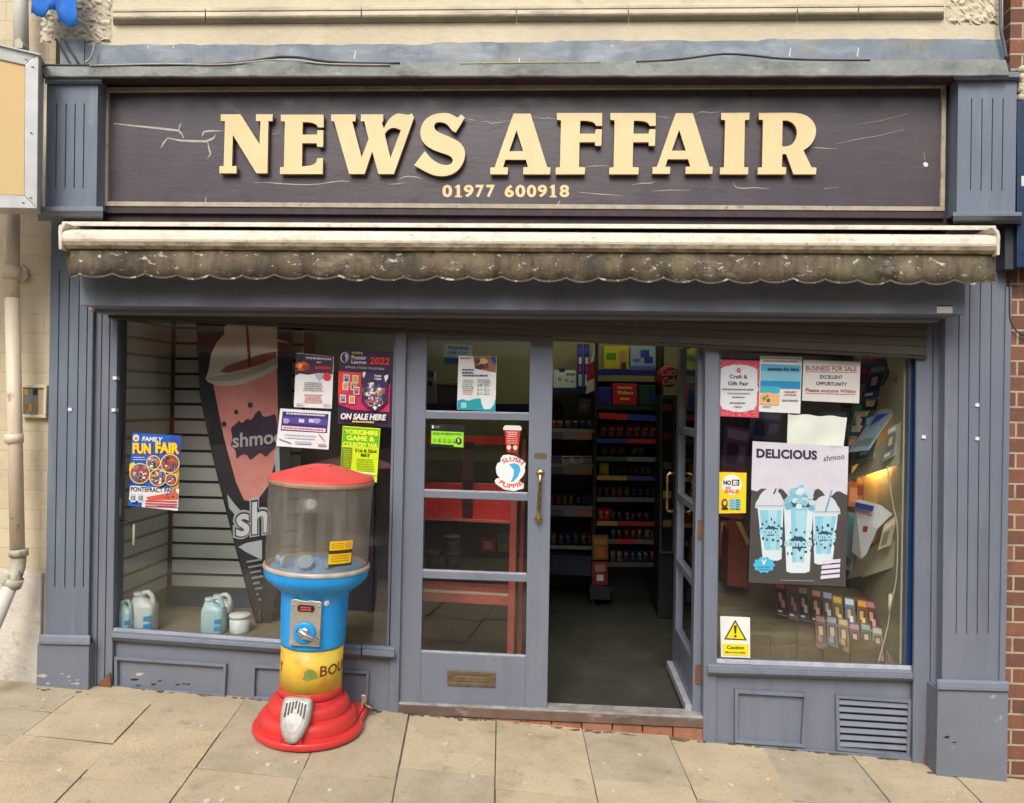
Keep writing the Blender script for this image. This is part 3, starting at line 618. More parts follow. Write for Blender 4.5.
A1 = [(265, 107), (398, 107), (530, 530), (555, 530), (552, 585), (340, 585), (342, 530), (378, 528), (362, 470), (200, 470), (182, 530), (220, 530), (218, 585), (80, 585), (82, 532), (115, 530), (230, 200)]
A1h = [(288, 238), (340, 403), (230, 403)]
F1 = [(605, 102), (962, 102), (962, 203), (915, 203), (905, 185), (890, 174), (870, 168), (830, 163), (790, 162), (786, 265), (905, 265), (912, 230), (960, 230), (956, 360), (908, 360), (905, 332), (784, 332), (780, 528), (828, 530), (825, 585), (595, 585), (597, 532), (630, 530), (638, 160), (605, 155)]
sh = lambda p, dx, dy=0: [(x + dx, y + dy) for x, y in p]
LET = [
 (210, k1, [[(85, 112), (240, 112), (390, 348), (398, 166), (362, 166), (362, 112), (495, 112), (492, 166), (460, 166), (452, 577), (366, 577), (180, 275), (172, 520), (210, 520), (208, 577), (73, 577), (75, 520), (108, 520), (118, 166), (85, 166)]]),
 (210, k1, [[(558, 115), (895, 115), (895, 215), (850, 215), (840, 195), (820, 185), (800, 178), (765, 174), (730, 174), (728, 272), (845, 272), (845, 238), (893, 238), (891, 368), (845, 368), (840, 340), (726, 340), (724, 522), (780, 518), (805, 512), (825, 500), (840, 485), (843, 458), (890, 458), (888, 583), (550, 583), (552, 528), (582, 528), (590, 170), (558, 165)]]),
 (325, k2, [[(42, 98), (210, 98), (208, 145), (185, 145), (250, 392), (298, 265), (268, 145), (245, 145), (245, 98), (398, 98), (397, 145), (388, 155), (402, 195), (412, 172), (425, 150), (442, 127), (460, 110), (480, 98), (500, 92), (520, 94), (540, 97), (560, 100), (575, 100), (592, 92), (608, 118), (470, 505), (365, 505), (322, 350), (270, 505), (165, 505), (62, 145), (42, 143)],
             [(408, 235), (415, 220), (425, 208), (437, 198), (450, 192), (465, 190), (480, 190), (518, 205), (447, 395)]]),
 (325, k2, [[(930, 98), (955, 120), (892, 222)] + [(870, 210), (857, 196), (848, 182), (835, 169), (818, 158), (800, 152), (782, 150), (765, 152), (752, 160), (745, 175), (746, 190), (755, 205), (775, 219), (800, 230), (840, 247), (880, 265), (910, 283), (930, 300), (946, 322), (955, 350), (956, 380), (950, 410), (938, 438), (920, 465), (898, 487), (870, 505), (836, 516), (800, 520), (770, 518), (740, 512), (705, 498), (670, 480), (640, 463), (608, 445)] + [(682, 348), (700, 373), (720, 395), (744, 414), (770, 430), (800, 441), (830, 445), (850, 441), (865, 432), (872, 418), (872, 405), (864, 392), (850, 380), (828, 371), (800, 362), (765, 350), (730, 335), (703, 319), (680, 300), (664, 278), (655, 255), (651, 230), (652, 205), (659, 176), (672, 150), (693, 127), (720, 108), (748, 97), (780, 90), (810, 88), (840, 90), (865, 98), (885, 110), (905, 120)]]),
 (480, k1, [A1, A1h]), (480, k1, [F1]), (600, k1, [sh(F1, -523)]), (600, k1, [sh(A1, 333, -4), sh(A1h, 336, -4)]),
 (710, k1, [[(88, 102), (312, 100), (308, 155), (275, 158), (268, 528), (302, 530), (300, 585), (78, 585), (80, 532), (110, 530), (120, 158), (88, 155)]]),
 (710, k1, [[(385, 102), (640, 100), (680, 102), (712, 107), (740, 115), (770, 129), (795, 150), (814, 173), (828, 200), (835, 228), (835, 255), (830, 284), (820, 310), (805, 337), (785, 360), (762, 380), (735, 395), (800, 530), (838, 532), (836, 585), (658, 585), (600, 425), (570, 425), (566, 528), (600, 530), (597, 585), (375, 585), (377, 532), (410, 530), (418, 158), (385, 153)],
             [(572, 162), (600, 160), (622, 165), (642, 175), (660, 190), (674, 211), (683, 235), (685, 262), (680, 290), (670, 317), (655, 340), (637, 354), (615, 362), (592, 366), (568, 366)]]),
]
for ox, k, lps in LET:
    b = MB()
    me = outline_mesh([[(ox + x * k, 100 + y * k) for x, y in lp] for lp in lps], 1.0)
    i0 = len(b.v); b.mesh(me, lambda c: P(c.x, -c.y, -0.034) + Vector((0, 0.010 - c.z * 0.010, 0)), GOLD)
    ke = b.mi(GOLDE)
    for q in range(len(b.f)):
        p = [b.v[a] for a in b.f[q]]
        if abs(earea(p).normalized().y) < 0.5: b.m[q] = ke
    b.build('letter', sg)
for ch, x0_, x1_ in (('0', 442.3, 452.2), ('1', 455.4, 460.8), ('9', 463.8, 473.6), ('7', 475.6, 484.2), ('7', 486.4, 495), ('6', 504.6, 514), ('0', 515.4, 525.4), ('0', 526.8, 536.4), ('9', 537.6, 547.2), ('1', 550.2, 556.2), ('8', 559.6, 569.2)):
    f = Flat(-0.002, 0.0005)
    if ch == '1': f.poly([(x0_ - .4, 186.9), (x0_ + 2.0, 184.8), (x0_ + 4.6, 184.8), (x0_ + 4.6, 195.7), (x0_ + 6.4, 195.9), (x0_ + 6.4, 197.3), (x0_ - .4, 197.3), (x0_ - .4, 195.9), (x0_ + 1.4, 195.7), (x0_ + 1.4, 187.9), (x0_ - .2, 188.3)], GOLD)
    else: f.text(ch, x0_, 184.7, x1_, 197.3, GOLD, 0.004, 0.035)
    f.done('digit', None, None, parent=sg)
# cracks in the paint
b = panel_mb
def crack(pts, w):
    n = len(pts)
    for i in range(n - 1):
        (x0, y0), (x1, y1) = pts[i], pts[i + 1]
        d = math.hypot(x1 - x0, y1 - y0) or 1; nx, ny = -(y1 - y0) / d, (x1 - x0) / d
        wa = w * (0.25 + 0.75 * math.sin(math.pi * (i + 0.15) / (n - 0.7))); wb = w * (0.25 + 0.75 * math.sin(math.pi * min(n - 1, i + 1.15) / (n - 0.7))) if i < n - 2 else 0.12
        p = [P(x0 + nx * wa, y0 + ny * wa, -0.0012), P(x1 + nx * wb, y1 + ny * wb, -0.0012), P(x1 - nx * wb, y1 - ny * wb, -0.0012), P(x0 - nx * wa, y0 - ny * wa, -0.0012)]
        if earea(p).y > 0: p.reverse()
        b.face(p, CRACK)
T = lambda ox, oy, k, *q: [(ox + x * k, oy + y * k) for x, y in q]
c1 = 300 / 1004
for pts, w in [(T(0, 0, c1, (380, 413), (440, 420), (520, 428), (570, 434), (598, 437), (610, 450), (614, 464)), 1.09), (T(0, 0, c1, (560, 461), (600, 470), (640, 472), (690, 473), (715, 462), (722, 448)), 1.16), (T(0, 0, c1, (676, 456), (682, 441), (700, 438), (748, 438)), 1.01), (T(0, 0, c1, (695, 475), (700, 500), (705, 515), (694, 530)), 0.87), (T(0, 0, c1, (597, 437), (602, 420), (606, 410)), 0.72), (T(0, 0, c1, (560, 462), (548, 478), (538, 495)), 0.87),
    (T(210, 100, k1, (340, 653), (440, 648), (520, 655), (600, 661), (750, 668), (860, 662), (930, 652), (1024, 640)), 0.45), (T(325, 100, k2, (0, 566), (60, 557), (120, 553), (175, 558)), 0.45), (T(325, 100, k2, (430, 575), (500, 572), (545, 564)), 0.4), (T(325, 100, k2, (505, 545), (530, 527), (570, 521), (630, 526), (672, 540)), 0.45), (T(325, 100, k2, (960, 125), (1000, 133), (1024, 140)), 0.4),
    (T(480, 100, k1, (0, 168), (60, 172), (90, 184), (150, 178), (245, 160)), 0.45), (T(480, 100, k1, (420, 135), (500, 146), (540, 140), (590, 148)), 0.4), (T(480, 100, k1, (835, 527), (900, 520), (1000, 515)), 0.35), (T(600, 100, k1, (250, 668), (330, 655), (400, 655), (438, 640)), 0.4), (T(600, 100, k1, (448, 130), (520, 136), (565, 147)), 0.4), (T(600, 100, k1, (755, 115), (780, 97), (810, 92), (870, 100), (960, 92)), 0.45),
    (T(710, 100, k1, (790, 374), (880, 378), (1000, 384)), 0.4), (T(710, 100, k1, (185, 655), (198, 680), (215, 692), (270, 695), (360, 690), (470, 702)), 0.45), (T(210, 100, k1, (490, 268), (560, 258)), 0.35), (T(520, 0, c1, (195, 643), (270, 650), (345, 655)), 0.4), (T(520, 0, c1, (440, 640), (500, 636), (570, 637)), 0.35), (T(774, 0, 250 / 1004, (200, 757), (260, 752)), 0.4), (T(774, 0, 250 / 1004, (240, 580), (330, 560), (420, 545), (520, 520)), 0.22), (T(774, 0, 250 / 1004, (330, 500), (430, 485), (540, 455)), 0.2), (T(774, 0, 250 / 1004, (606, 640), (602, 610)), 0.5), ([(205.7, 206), (205.5, 199.5), (206.6, 196.5)], 0.4), ([(557.8, 206.5), (558.4, 203), (560.5, 200)], 0.45)]: crack(pts, w)
b.px([(923, 163), (926, 161.8), (928.5, 164.5), (927, 167), (924, 166.3)], -0.004, 0.005, ink(235, 232, 225))
b.build('panel', sg)

# ================================================================== retracted awning
aw = thing('awning', 'grimy cream retracted awning with scalloped mouldy valance under the sign', 'awning', P(528, 282, -0.28))
b = MB(); sweep(b, 62, 996, [(221.4, -0.06), (221.4, -0.20), (223, -0.225), (226.0, -0.225), (226.0, -0.06)], AWN, sl=0.0045); b.build('hood', aw, bev=0.002)
b = MB()
sweep(b, 59, 999, [(231, -0.24), (229.4, -0.285), (230.4, -0.310), (233.5, -0.322), (238.5, -0.325), (241.0, -0.322), (241.0, -0.24)], AWN, sl=0.0058)
sweep(b, 59, 999, [(241.05, -0.24), (241.05, -0.3215), (245, -0.315), (248.2, -0.300), (249.6, -0.28), (249.6, -0.24)], AWND, sl=0.0058)
for k in range(36):
    x = 80 + r3.random() * 880
b.build('front_rail', aw, bev=0.001)
for q in ([(58, 231), (58.5, 225.5), (64, 222), (66, 223), (61.8, 230), (61.5, 249.6), (58.5, 249)], [(1000.5, 236), (999.4, 231), (995, 226.6), (992, 227), (997, 234), (997, 255), (1000, 255)]): b = MB(); b.px(q, -0.327, 0.20, AWN); b.build('end_cap', aw, bev=0.003)
b = MB(); h = MB()
rings = []; hr = []
rv = random.Random(8); x = 71.0; ph = 0
NV = 470
for i in range(NV):
    x = 70 + i * (995 - 70) / (NV - 1)
    top = 248.6 + (x - 60) * 0.0053
    lob = abs(math.sin(math.pi * (x - 80) / 32.4)); bot = 277.0 + (x - 70) * 0.0078 + 4.2 * (lob ** 0.7) - 3.0 + 0.6 * math.sin(x * 0.037) + 0.4 * math.sin(x * 0.11)
    yo = -0.287 + 0.011 * math.sin(x * 0.052) + 0.006 * math.sin(x * 0.19 + 1); yb = yo - 0.004 - 0.006 * math.sin(x * 0.194 * 0.5 + 0.5)
    mid = (top + bot) / 2
    A = [P(x, top, -0.287), P(x, mid, yo), P(x, bot - 1.8, yb)]; 
    rings.append(A + [a + Vector((0, 0.003, 0)) for a in reversed(A)])
    Bq = [P(x, bot - 1.9, yb - 0.001), P(x, bot, yb - 0.001)]
    hr.append(Bq + [a + Vector((0, 0.005, 0)) for a in reversed(Bq)])
b.ring(rings, VAL); val = b.build('valance', aw, weld=True); h.ring(hr, VALH, sm=False); h.build('hem', val)
b = MB(); b.ring([[P(70.5, 249, -0.285), P(65, 254, -0.22), P(70, 277, -0.22), P(72, 275, -0.285)], [P(72, 249, -0.283), P(67, 254, -0.218), P(72, 277, -0.218), P(73, 275, -0.283)]], VAL, sm=False); b.build('valance_return', aw)
# torn pale flecks stay in the canvas material

# ================================================================== cables on the cornice
CABM = surf('black_cable', (0.018, 0.018, 0.02), (0.03, 0.03, 0.03), 20, 0.6); CABW = surf('weathered_pale_cable', (0.42, 0.40, 0.34), (0.30, 0.29, 0.25), 20, 0.6)
def cable(name, pts, Y, r, mat, label, n=6, group=None):
    b = MB(); q = [P(x, y, Y) for x, y in pts]
    out = []
    for i in range(len(q) - 1):
        p0, p1, p2, p3 = q[max(0, i - 1)], q[i], q[i + 1], q[min(len(q) - 1, i + 2)]
        for t in (0, 0.25, 0.5, 0.75): out.append(0.5 * ((2 * p1) + (p2 - p0) * t + (2 * p0 - 5 * p1 + 4 * p2 - p3) * t * t + (3 * p1 - p0 - 3 * p2 + p3) * t ** 3))
    out.append(q[-1]); b.tube(out, r, mat, n); return b.build(name, label=label, cat='cable', group=group)
cable('cable', [(42, 65), (80, 65.5), (120, 65), (160, 65.5), (200, 64.5), (235, 63), (262, 59.5), (280, 57), (300, 57.5), (322, 61), (350, 63), (400, 63.5)], -0.148, 0.006, CABM, 'black cable lying along the cornice, humped above the E of the sign')
cable('cable', [(90, 65.5), (160, 64), (220, 64.5), (255, 61.5), (276, 60), (300, 61), (330, 64), (390, 65)], -0.154, 0.004, CABW, 'thin pale cable lying along the cornice beside the black one')
cable('cable', [(636, 62), (665, 60.5), (690, 58), (712, 55), (730, 54), (752, 55.5), (780, 58.5), (820, 60), (870, 60.5)], -0.148, 0.005, CABM, 'black cable arching over the cornice above the A of AFFAIR')
cable('cable', [(56, 39), (61, 48), (67, 58), (71, 65)], -0.02, 0.006, CABM, 'short black wire stub leaning on the lead, nearest the light box sign')
cable('cable', [(65, 41), (70, 50), (76, 59), (79, 65)], -0.02, 0.006, CABM, 'short black wire stub beside the pale looped wire above the left pilaster')
cable('cable', [(94, 43), (93, 52), (90, 59), (85, 63)], -0.02, 0.005, CABW, 'pale looped wire end hanging above the left pilaster')
cable('cable', [(999.5, -30), (1000.5, 10), (1001, 30), (1004, 45), (1006, 58)], -0.01, 0.009, surf('blue_grey_cable', (0.10, 0.11, 0.15), (0.07, 0.08, 0.11), 10, 0.5), 'dark blue grey cable running down the wall corner beside the red bricks')
cable('cable', [(1009.5, 262), (1009.5, 300), (1010, 318), (1014, 328), (1022, 335), (1034, 338)], 0.05, 0.004, CABM, 'thin black cable curving across the red brick wall below the navy sign')
cable('cable', [(460, 63.6), (500, 63), (540, 62.5), (600, 62.3)], -0.151, 0.0025, surf('yellow_lichen_wire', (0.45, 0.43, 0.16), (0.35, 0.34, 0.16), 20, 0.8), 'thin yellowish wire lying on the middle of the cornice')

# ================================================================== neighbours
def brick_mat(name, c1, c2, mort, bw, bh, msz, bump, rough=0.85, extra=()):
    m, n, bs, o = _new(name)
    g = n.nodes.new('ShaderNodeNewGeometry'); sp = n.nodes.new('ShaderNodeSeparateXYZ'); cb = n.nodes.new('ShaderNodeCombineXYZ')
    n.links.new(g.outputs['Position'], sp.inputs[0]); n.links.new(sp.outputs['X'], cb.inputs['X']); n.links.new(sp.outputs['Z'], cb.inputs['Y'])
    t = n.nodes.new('ShaderNodeTexBrick'); n.links.new(cb.outputs[0], t.inputs['Vector'])
    t.inputs['Scale'].default_value = 1.0; t.inputs['Brick Width'].default_value = bw; t.inputs['Row Height'].default_value = bh; t.inputs['Mortar Size'].default_value = msz; t.inputs['Mortar Smooth'].default_value = 0.3; t.inputs['Bias'].default_value = 0.0
    for i, c in ((1, c1), (2, c2), (3, mort)): t.inputs[i].default_value = (*c, 1)
    c = t.outputs['Color']
    for col, sc, lo, hi, st, sr in extra:
        fv, _ = _noise(n, _coord(n, sr), sc, 6, 0.65, lo, hi); mm = n.nodes.new('ShaderNodeMath'); mm.operation = 'MULTIPLY'; mm.use_clamp = True; mm.inputs[1].default_value = st
        n.links.new(fv, mm.inputs[0]); c = _mix(n, mm.outputs[0], c, col)
    n.links.new(c, bs.inputs['Base Color']); bs.inputs['Roughness'].default_value = rough
    _, nf = _noise(n, _coord(n), 45, 5); ad = n.nodes.new('ShaderNodeMath'); ad.operation = 'MULTIPLY_ADD'; ad.inputs[1].default_value = -1.0
    ns = n.nodes.new('ShaderNodeMath'); ns.operation = 'MULTIPLY'; ns.inputs[1].default_value = 0.5; n.links.new(nf, ns.inputs[0])
    n.links.new(t.outputs['Fac'], ad.inputs[0]); n.links.new(ns.outputs[0], ad.inputs[2])
    bp = n.nodes.new('ShaderNodeBump'); bp.inputs['Strength'].default_value = bump; bp.inputs['Distance'].default_value = 0.012
    n.links.new(ad.outputs[0], bp.inputs['Height']); n.links.new(bp.outputs[0], bs.inputs['Normal']); return m
RB = brick_mat('red_brick', (0.215, 0.088, 0.052), (0.115, 0.052, 0.036), (0.40, 0.31, 0.23), 0.225, 0.0755, 0.006, 0.6, extra=[((0.07, 0.045, 0.035), 9, 0.52, 0.7, 0.6, (1, 1, 1)), ((0.33, 0.17, 0.11), 14, 0.58, 0.7, 0.5, (1, 1, 1))])
CB = brick_mat('cream_painted_brick', (0.57, 0.485, 0.345), (0.52, 0.44, 0.31), (0.50, 0.42, 0.29), 0.24, 0.105, 0.004, 0.45, extra=[((0.36, 0.28, 0.19), 5, 0.55, 0.75, 0.5, (1, 1, 1)), ((0.20, 0.16, 0.12), 9, 0.66, 0.74, 0.7, (1, 1, 1)), ((0.56, 0.50, 0.40), 12, 0.55, 0.7, 0.5, (1, 1, 1))])
WR = surf('flaking_white_render', (0.62, 0.58, 0.52), (0.52, 0.48, 0.42), 6, 0.9, [((0.33, 0.25, 0.18), 14, 0.58, 0.70, 0.7, (1, 1, 1)), ((0.22, 0.16, 0.12), 30, 0.64, 0.72, 0.6, (1, 1, 1))], 0.8, 40)
nb = thing('neighbouring_building', 'cream painted brick building with white rendered base, at the drainpipe side of the shop', 'building', P(-60, 690, 0.1))
b = MB(); xr = P(50, 400, 0.14).x; b.box((-7, 0.14, gz(-2.7, 0) - 0.1), (xr, 0.5, 7.0), CB); b.build('wall', nb)
b = MB(); b.px([(-500, 575), (-40, 572), (0, 570), (14, 574), (25, 571), (33, 576), (41, 573), (40, 640), (38, 700), (-600, 660)], 0.11, 0.05, WR); b.build('rendered_base', nb, bev=0.008)
rb2 = thing('brick_building', 'red brick building with pale mortar at the navy sign side of the shop', 'building', P(1060, 780, 0.1))
b = MB(); xl = P(1004, 400, 0.07).x; b.box((xl, 0.07, gz(2.3, 0) - 0.15), (7, 0.5, 7.0), RB); b.build('wall', rb2)
b = MB(); b.box((xl - 0.01, 0.05, P(1000, 285, 0).z - 2.5), (xl + 0.018, 0.075, P(1000, 285, 0).z), PAINT); b.build('edge_strip', rb2)
# drainpipe
PIPE = surf('cream_painted_iron_pipe', (0.68, 0.575, 0.43), (0.60, 0.51, 0.38), 4, 0.5, [((0.16, 0.11, 0.08), 12, 0.64, 0.72, 0.8, (1, 1, 0.6))], 0.1, 60)
PIPEG = surf('flaking_pipe_elbow', (0.50, 0.46, 0.37), (0.38, 0.36, 0.28), 8, 0.55, [((0.12, 0.20, 0.13), 13, 0.52, 0.60, 0.9, (1, 1, 1)), ((0.14, 0.08, 0.05), 22, 0.62, 0.68, 0.9, (1, 1, 1))], 0.2, 60)
PIPEW = surf('white_plastic_pipe', (0.66, 0.63, 0.58), (0.58, 0.55, 0.50), 5, 0.4)
dp = thing('drainpipe', 'cream iron drainpipe running down the painted brick and kicking out at its foot', 'drainpipe', P(18, 545, 0.0))
def vt(x0, y0, x1, y1, rp, Y, mat, bm, n=20): r = (P(x0 + rp, y0, Y) - P(x0, y0, Y)).length; bm.tube([P(x0, y0, Y), P(x1, y1, Y)], r, mat, n)
b = MB(); vt(13.0, 205, 12.2, 300, 6.2, -0.02, PIPE, b); vt(12.2, 298, 17.5, 548, 6.4, -0.02, PIPE, b); b.build('pipe', dp)
for v in ((12.3, 266, 12.4, 279, 8.2, -0.02, PIPE), (14, 434, 14.2, 443, 8.0, -0.02, PIPE), (18.5, 549, 18.7, 556, 8.4, -0.02, PIPEG), (15, 578, 11.5, 586, 8.4, -0.045, PIPEG)): b = MB(); vt(*v, b); b.build('collar', dp)
b = MB(); r = (P(25, 560, -0.02) - P(18.5, 560, -0.02)).length; b.tube([P(18.6, 553, -0.02), P(18.8, 560, -0.02), P(17.8, 568, -0.026), P(14.5, 577, -0.04), P(12, 583, -0.05)], r, PIPEG, 20); b.build('elbow', dp)
b = MB(); b.tube([P(12, 582, -0.05), P(-12, 640, -0.13), P(-25, 672, -0.17)], r * 0.98, PIPEW, 20); b.build('spout', dp)
b = MB(); b.px([(4, 262), (22, 264), (27, 270), (28, 277), (24, 281), (4, 280)], 0.125, 0.03, ROUGHS); b.build('wall_patch', dp)
b = MB(); vt(20, -60, 21.5, 60, 6.5, 0.0, PIPEW, b); dq = thing('drainpipe', 'pale upper drainpipe disappearing behind the light box sign', 'drainpipe', P(21, 60, 0)); b.build('pipe', dq)
b = MB(); b.px([(14, 40), (20, 38), (23, 44), (22, 48), (15, 48)], -0.04, 0.05, PIPEG); b.build('bracket', dq)
# meter box on the brick
mb_ = thing('meter_box', 'small cream framed meter box with glazed front on the painted brick', 'meter box', P(32, 418, 0.03))
b = MB(); frame(b, [(20, 384.5), (46.5, 385), (45.5, 418), (20, 417.5)], 3.0, 0.105, 0.045, PIPE); b.px([(22, 387), (44.5, 387), (43.5, 416), (22, 415)], 0.118, 0.03, ink(196, 178, 140)); b.build('case', mb_, bev=0.003)
b = MB(); b.px([(23, 388), (37.5, 388), (37.3, 414), (23, 413.5)], 0.114, 0.003, ink(126, 132, 128)); b.build('glazed_door', mb_)
for x, y, w, h_, c in ((24, 389, 4, 6, (190, 150, 60)), (33, 389, 4, 6, (40, 38, 36)), (24, 404, 3, 7, (170, 90, 50)), (29, 404, 3, 7, (186, 150, 80)), (33.5, 404, 3, 7, (160, 120, 60))): b = MB(); b.px([(x, y), (x + w, y), (x + w, y + h_), (x, y + h_)], 0.112, 0.0015, ink(*c)); b.build('dial', mb_)
# light box sign, angled out from the neighbour
ALU = surf('brushed_aluminium_frame', (0.66, 0.66, 0.64), (0.56, 0.56, 0.55), 12, 0.35, metal=0.35)
LBP = surf('pale_orange_sign_face', (0.72, 0.50, 0.235), (0.70, 0.52, 0.27), 1.2, 0.35)
lb = thing('light_box_sign', 'pale orange light box sign in a metal frame, jutting out beside the left pilaster', 'light box', P(0, 207, -0.3))
def LP(x, y, d=0.0): return P(x, y, -0.26 + (x - 38) * 0.0022 + d)
def lq(bm, q, th, mat, d=0.0): bm.prism([LP(x, y, d) for x, y in q], (-0.41 * th, 0.91 * th, 0), mat)
b = MB(); lq(b, [(-150, 13), (38.0, 56), (36.2, 207.6), (-150, 204)], 0.16, ALU, 0.012); b.build('case', lb)
b = MB(); lq(b, [(-150, 28), (25, 64), (24, 195), (-150, 191)], 0.004, LBP, 0.006); b.build('face_panel', lb)
b = MB(); lq(b, [(-150, 10), (38.5, 53), (26, 65), (-150, 25.5)], 0.016, ALU); lq(b, [(38.5, 53), (37, 208), (24.6, 195.5), (25.6, 65.3)], 0.016, ALU); lq(b, [(-150, 191), (24.4, 195.6), (37, 208.4), (-150, 204.5)], 0.016, ALU)
lq(b, [(-150, 8), (41, 54), (41, 55.5), (-150, 10)], 0.16, ALU, -0.01)
for x, y in ((26, 58.5), (32.5, 66), (31, 132), (30.5, 197), (23, 202), (2, 53)): p = LP(x, y, -0.003); b.lathe([(0.006, 0), (0.005, 0.004), (0, 0.005)], STEEL, Matrix.Translation(p) @ Matrix.Rotation(math.radians(90), 4, 'X'), 10)
b.build('frame', lb, bev=0.002)
# blue cloth hanging at the top left
CL = surf('bright_blue_cloth', (0.012, 0.16, 0.62), (0.010, 0.125, 0.52), 5, 0.7, bump=0.3, bscale=25)
b = MB(); rings = []
ctop = [(32, 16), (46, 18.5), (50, 10), (54, 10), (58, 22), (68, 27), (77, 25)]
for i in range(25):
    t = i / 24; x = 31 + 46 * t
    lo = [13, 14.5, 16, 17.5, 17, 13, 9.5, 9, 10, 15, 21, 24, 26, 27, 26.5, 25][min(15, int(t * 16))]
    col = [P(x - 2 * (1 - j / 6) * (0.5 - t) * -3, -40 + (lo + 40) * j / 6, -0.12 + 0.016 * math.sin(x * 0.2 + j * 0.15 + 0.6) * (0.3 + j / 8)) for j in range(7)]
    rings.append(col + [c + Vector((0, 0.004, 0)) for c in reversed(col)])
b.ring(rings, CL); b.build('hanging_cloth', label='bright blue cloth hanging above the left end of the cornice', cat='cloth')
# navy sign at the right edge
NAVY = surf('navy_blue_panel', (0.012, 0.035, 0.085), (0.010, 0.028, 0.07), 6, 0.35)
ns = thing('hanging_sign', 'navy blue box sign on the red brick at the edge of view', 'sign', P(1040, 268, -0.05))
b = MB(); b.px([(1017.5, 101), (1150, 96), (1150, 262), (1017.0, 267.5)], -0.05, 0.115, NAVY); b.build('panel', ns, bev=0.004)
b = MB(); b.px([(1021.5, 176), (1028, 176), (1028, 179), (1024.5, 179), (1024.5, 186), (1021.5, 186)], -0.053, 0.004, ink(220, 225, 230)); b.build('lettering', ns)
b = MB(); b.px([(1005, 226), (1018, 226), (1018, 269), (1005, 269)], -0.02, 0.085, surf('dark_slate_trim', (0.05, 0.055, 0.065), (0.035, 0.04, 0.05), 8, 0.5)); b.build('bracket', ns)
for k in range(8): b = MB(); b.lathe([(0.004, -0.02), (0.022, -0.012), (0.026, 0.0), (0.018, 0.015), (0.003, 0.022)], ROUGHS, Matrix.Translation(P(1021 + 5 * r3.random(), 70 + k * 4, 0.05)) @ Matrix.Rotation(k, 4, 'X'), 7); b.build('wall_debris', rb2)
# ================================================================== across the street (seen only mirrored in the glass)
op_ = thing('terraced_building', 'buff brick building across the street, only mirrored in the shop windows', 'building', (0, -13.2, 0))
b = MB(); BRN = brick_mat('buff_brick', (0.66, 0.56, 0.40), (0.58, 0.48, 0.34), (0.60, 0.54, 0.44), 0.225, 0.075, 0.008, 0.3)
b.box((-22, -14.0, -0.4), (22, -13.0, 6.2), BRN); b.build('wall', op_)
DKW = surf('dark_shop_window', (0.03, 0.032, 0.035), (0.02, 0.022, 0.025), 2, 0.15)
for k in range(8):
    b = MB(); b.box((-19 + k * 5.0, -12.99, 0.5), (-15.6 + k * 5.0, -12.95, 2.5), DKW); b.build('shop_window', op_); b = MB(); b.box((-18.6 + k * 5.0, -12.99, 3.6), (-17.4 + k * 5.0, -12.95, 5.2), DKW); b.build('window', op_); b = MB(); b.box((-18.75 + k * 5.0, -12.995, 3.4), (-17.25 + k * 5.0, -12.9, 3.6), ink(235, 232, 225)); b.build('window_sill', op_); b = MB(); b.box((-19.2 + k * 5.0, -12.99, 2.56), (-15.4 + k * 5.0, -12.85, 3.0), ink(*[(230, 226, 216), (70, 90, 120), (200, 120, 70), (224, 224, 224)][k % 4])); b.build('fascia', op_)
b = MB(); 
def mir(x, y, Yb):
    p = P(x, y, 0.205); d = p - CAMP; d.normalize(); d.y = -d.y; return p + d * ((Yb - p.y) / d.y)
q = [mir(120, 412, -12.9), mir(208, 418, -12.9), mir(208, 448, -12.9), mir(120, 446, -12.9)]
b.prism(q, (0, -0.08, 0), ink(214, 120, 62)); b.build('fascia', op_)
b = MB(); b.box((-22.3, -16, 6.2), (22.3, -12.8, 6.45), KERBM); b.build('roof', op_)
# ================================================================== capsule vending machine
RED = surf('red_moulded_plastic', (0.66, 0.045, 0.040), (0.58, 0.035, 0.034), 4, 0.38, [((0.45, 0.03, 0.03), 9, 0.58, 0.75, 0.5, (1, 1, 1)), ((0.70, 0.16, 0.13), 16, 0.60, 0.75, 0.5, (1, 1, 1)), ((0.30, 0.06, 0.05), 46, 0.64, 0.72, 0.5, (1, 1, 1)), ((0.50, 0.20, 0.15), 5, 0.60, 0.78, 0.35, (1, 1, 1))], 0.06, 60)
REDL = surf('faded_red_lid', (0.70, 0.055, 0.050), (0.66, 0.085, 0.075), 5, 0.5, [((0.10, 0.02, 0.02), 26, 0.70, 0.74, 0.8, (0.4, 1.6, 1))])
TANR = surf('sun_browned_rim', (0.36, 0.23, 0.15), (0.28, 0.17, 0.11), 14, 0.45)
BLUE = surf('bright_blue_plastic', (0.005, 0.32, 0.80), (0.005, 0.285, 0.74), 4, 0.33, [((0.10, 0.36, 0.72), 9, 0.60, 0.78, 0.5, (1, 1, 0.5)), ((0.01, 0.15, 0.45), 30, 0.64, 0.72, 0.4, (1, 1, 1)), ((0.20, 0.38, 0.60), 60, 0.68, 0.74, 0.5, (1, 1, 0.5))])
YEL = surf('mottled_yellow_band', (0.72, 0.42, 0.04), (0.68, 0.50, 0.06), 7, 0.45, [((0.66, 0.20, 0.03), 6, 0.55, 0.70, 0.8, (1, 1, 1)), ((0.74, 0.58, 0.12), 9, 0.55, 0.7, 0.7, (1, 1, 1))])
mc = P(308.6, 700, -0.12); bx = mc.x; base = Vector((bx, -0.12, gz(bx, -0.12) + 0.005))
mm_ = (P(308.6, 500, -0.12).z - P(308.6, 700, -0.12).z) / 200      # metres per photo pixel here
y0 = 727.0
while abs(P(308.6, y0, -0.12).z - base.z) > 0.002: y0 += (P(308.6, y0, -0.12).z - base.z) / mm_
MT = Matrix.Translation(base) @ Matrix.Rotation(0.043, 4, 'Y') @ Matrix.Rotation(0.015, 4, 'X')
U = mm_
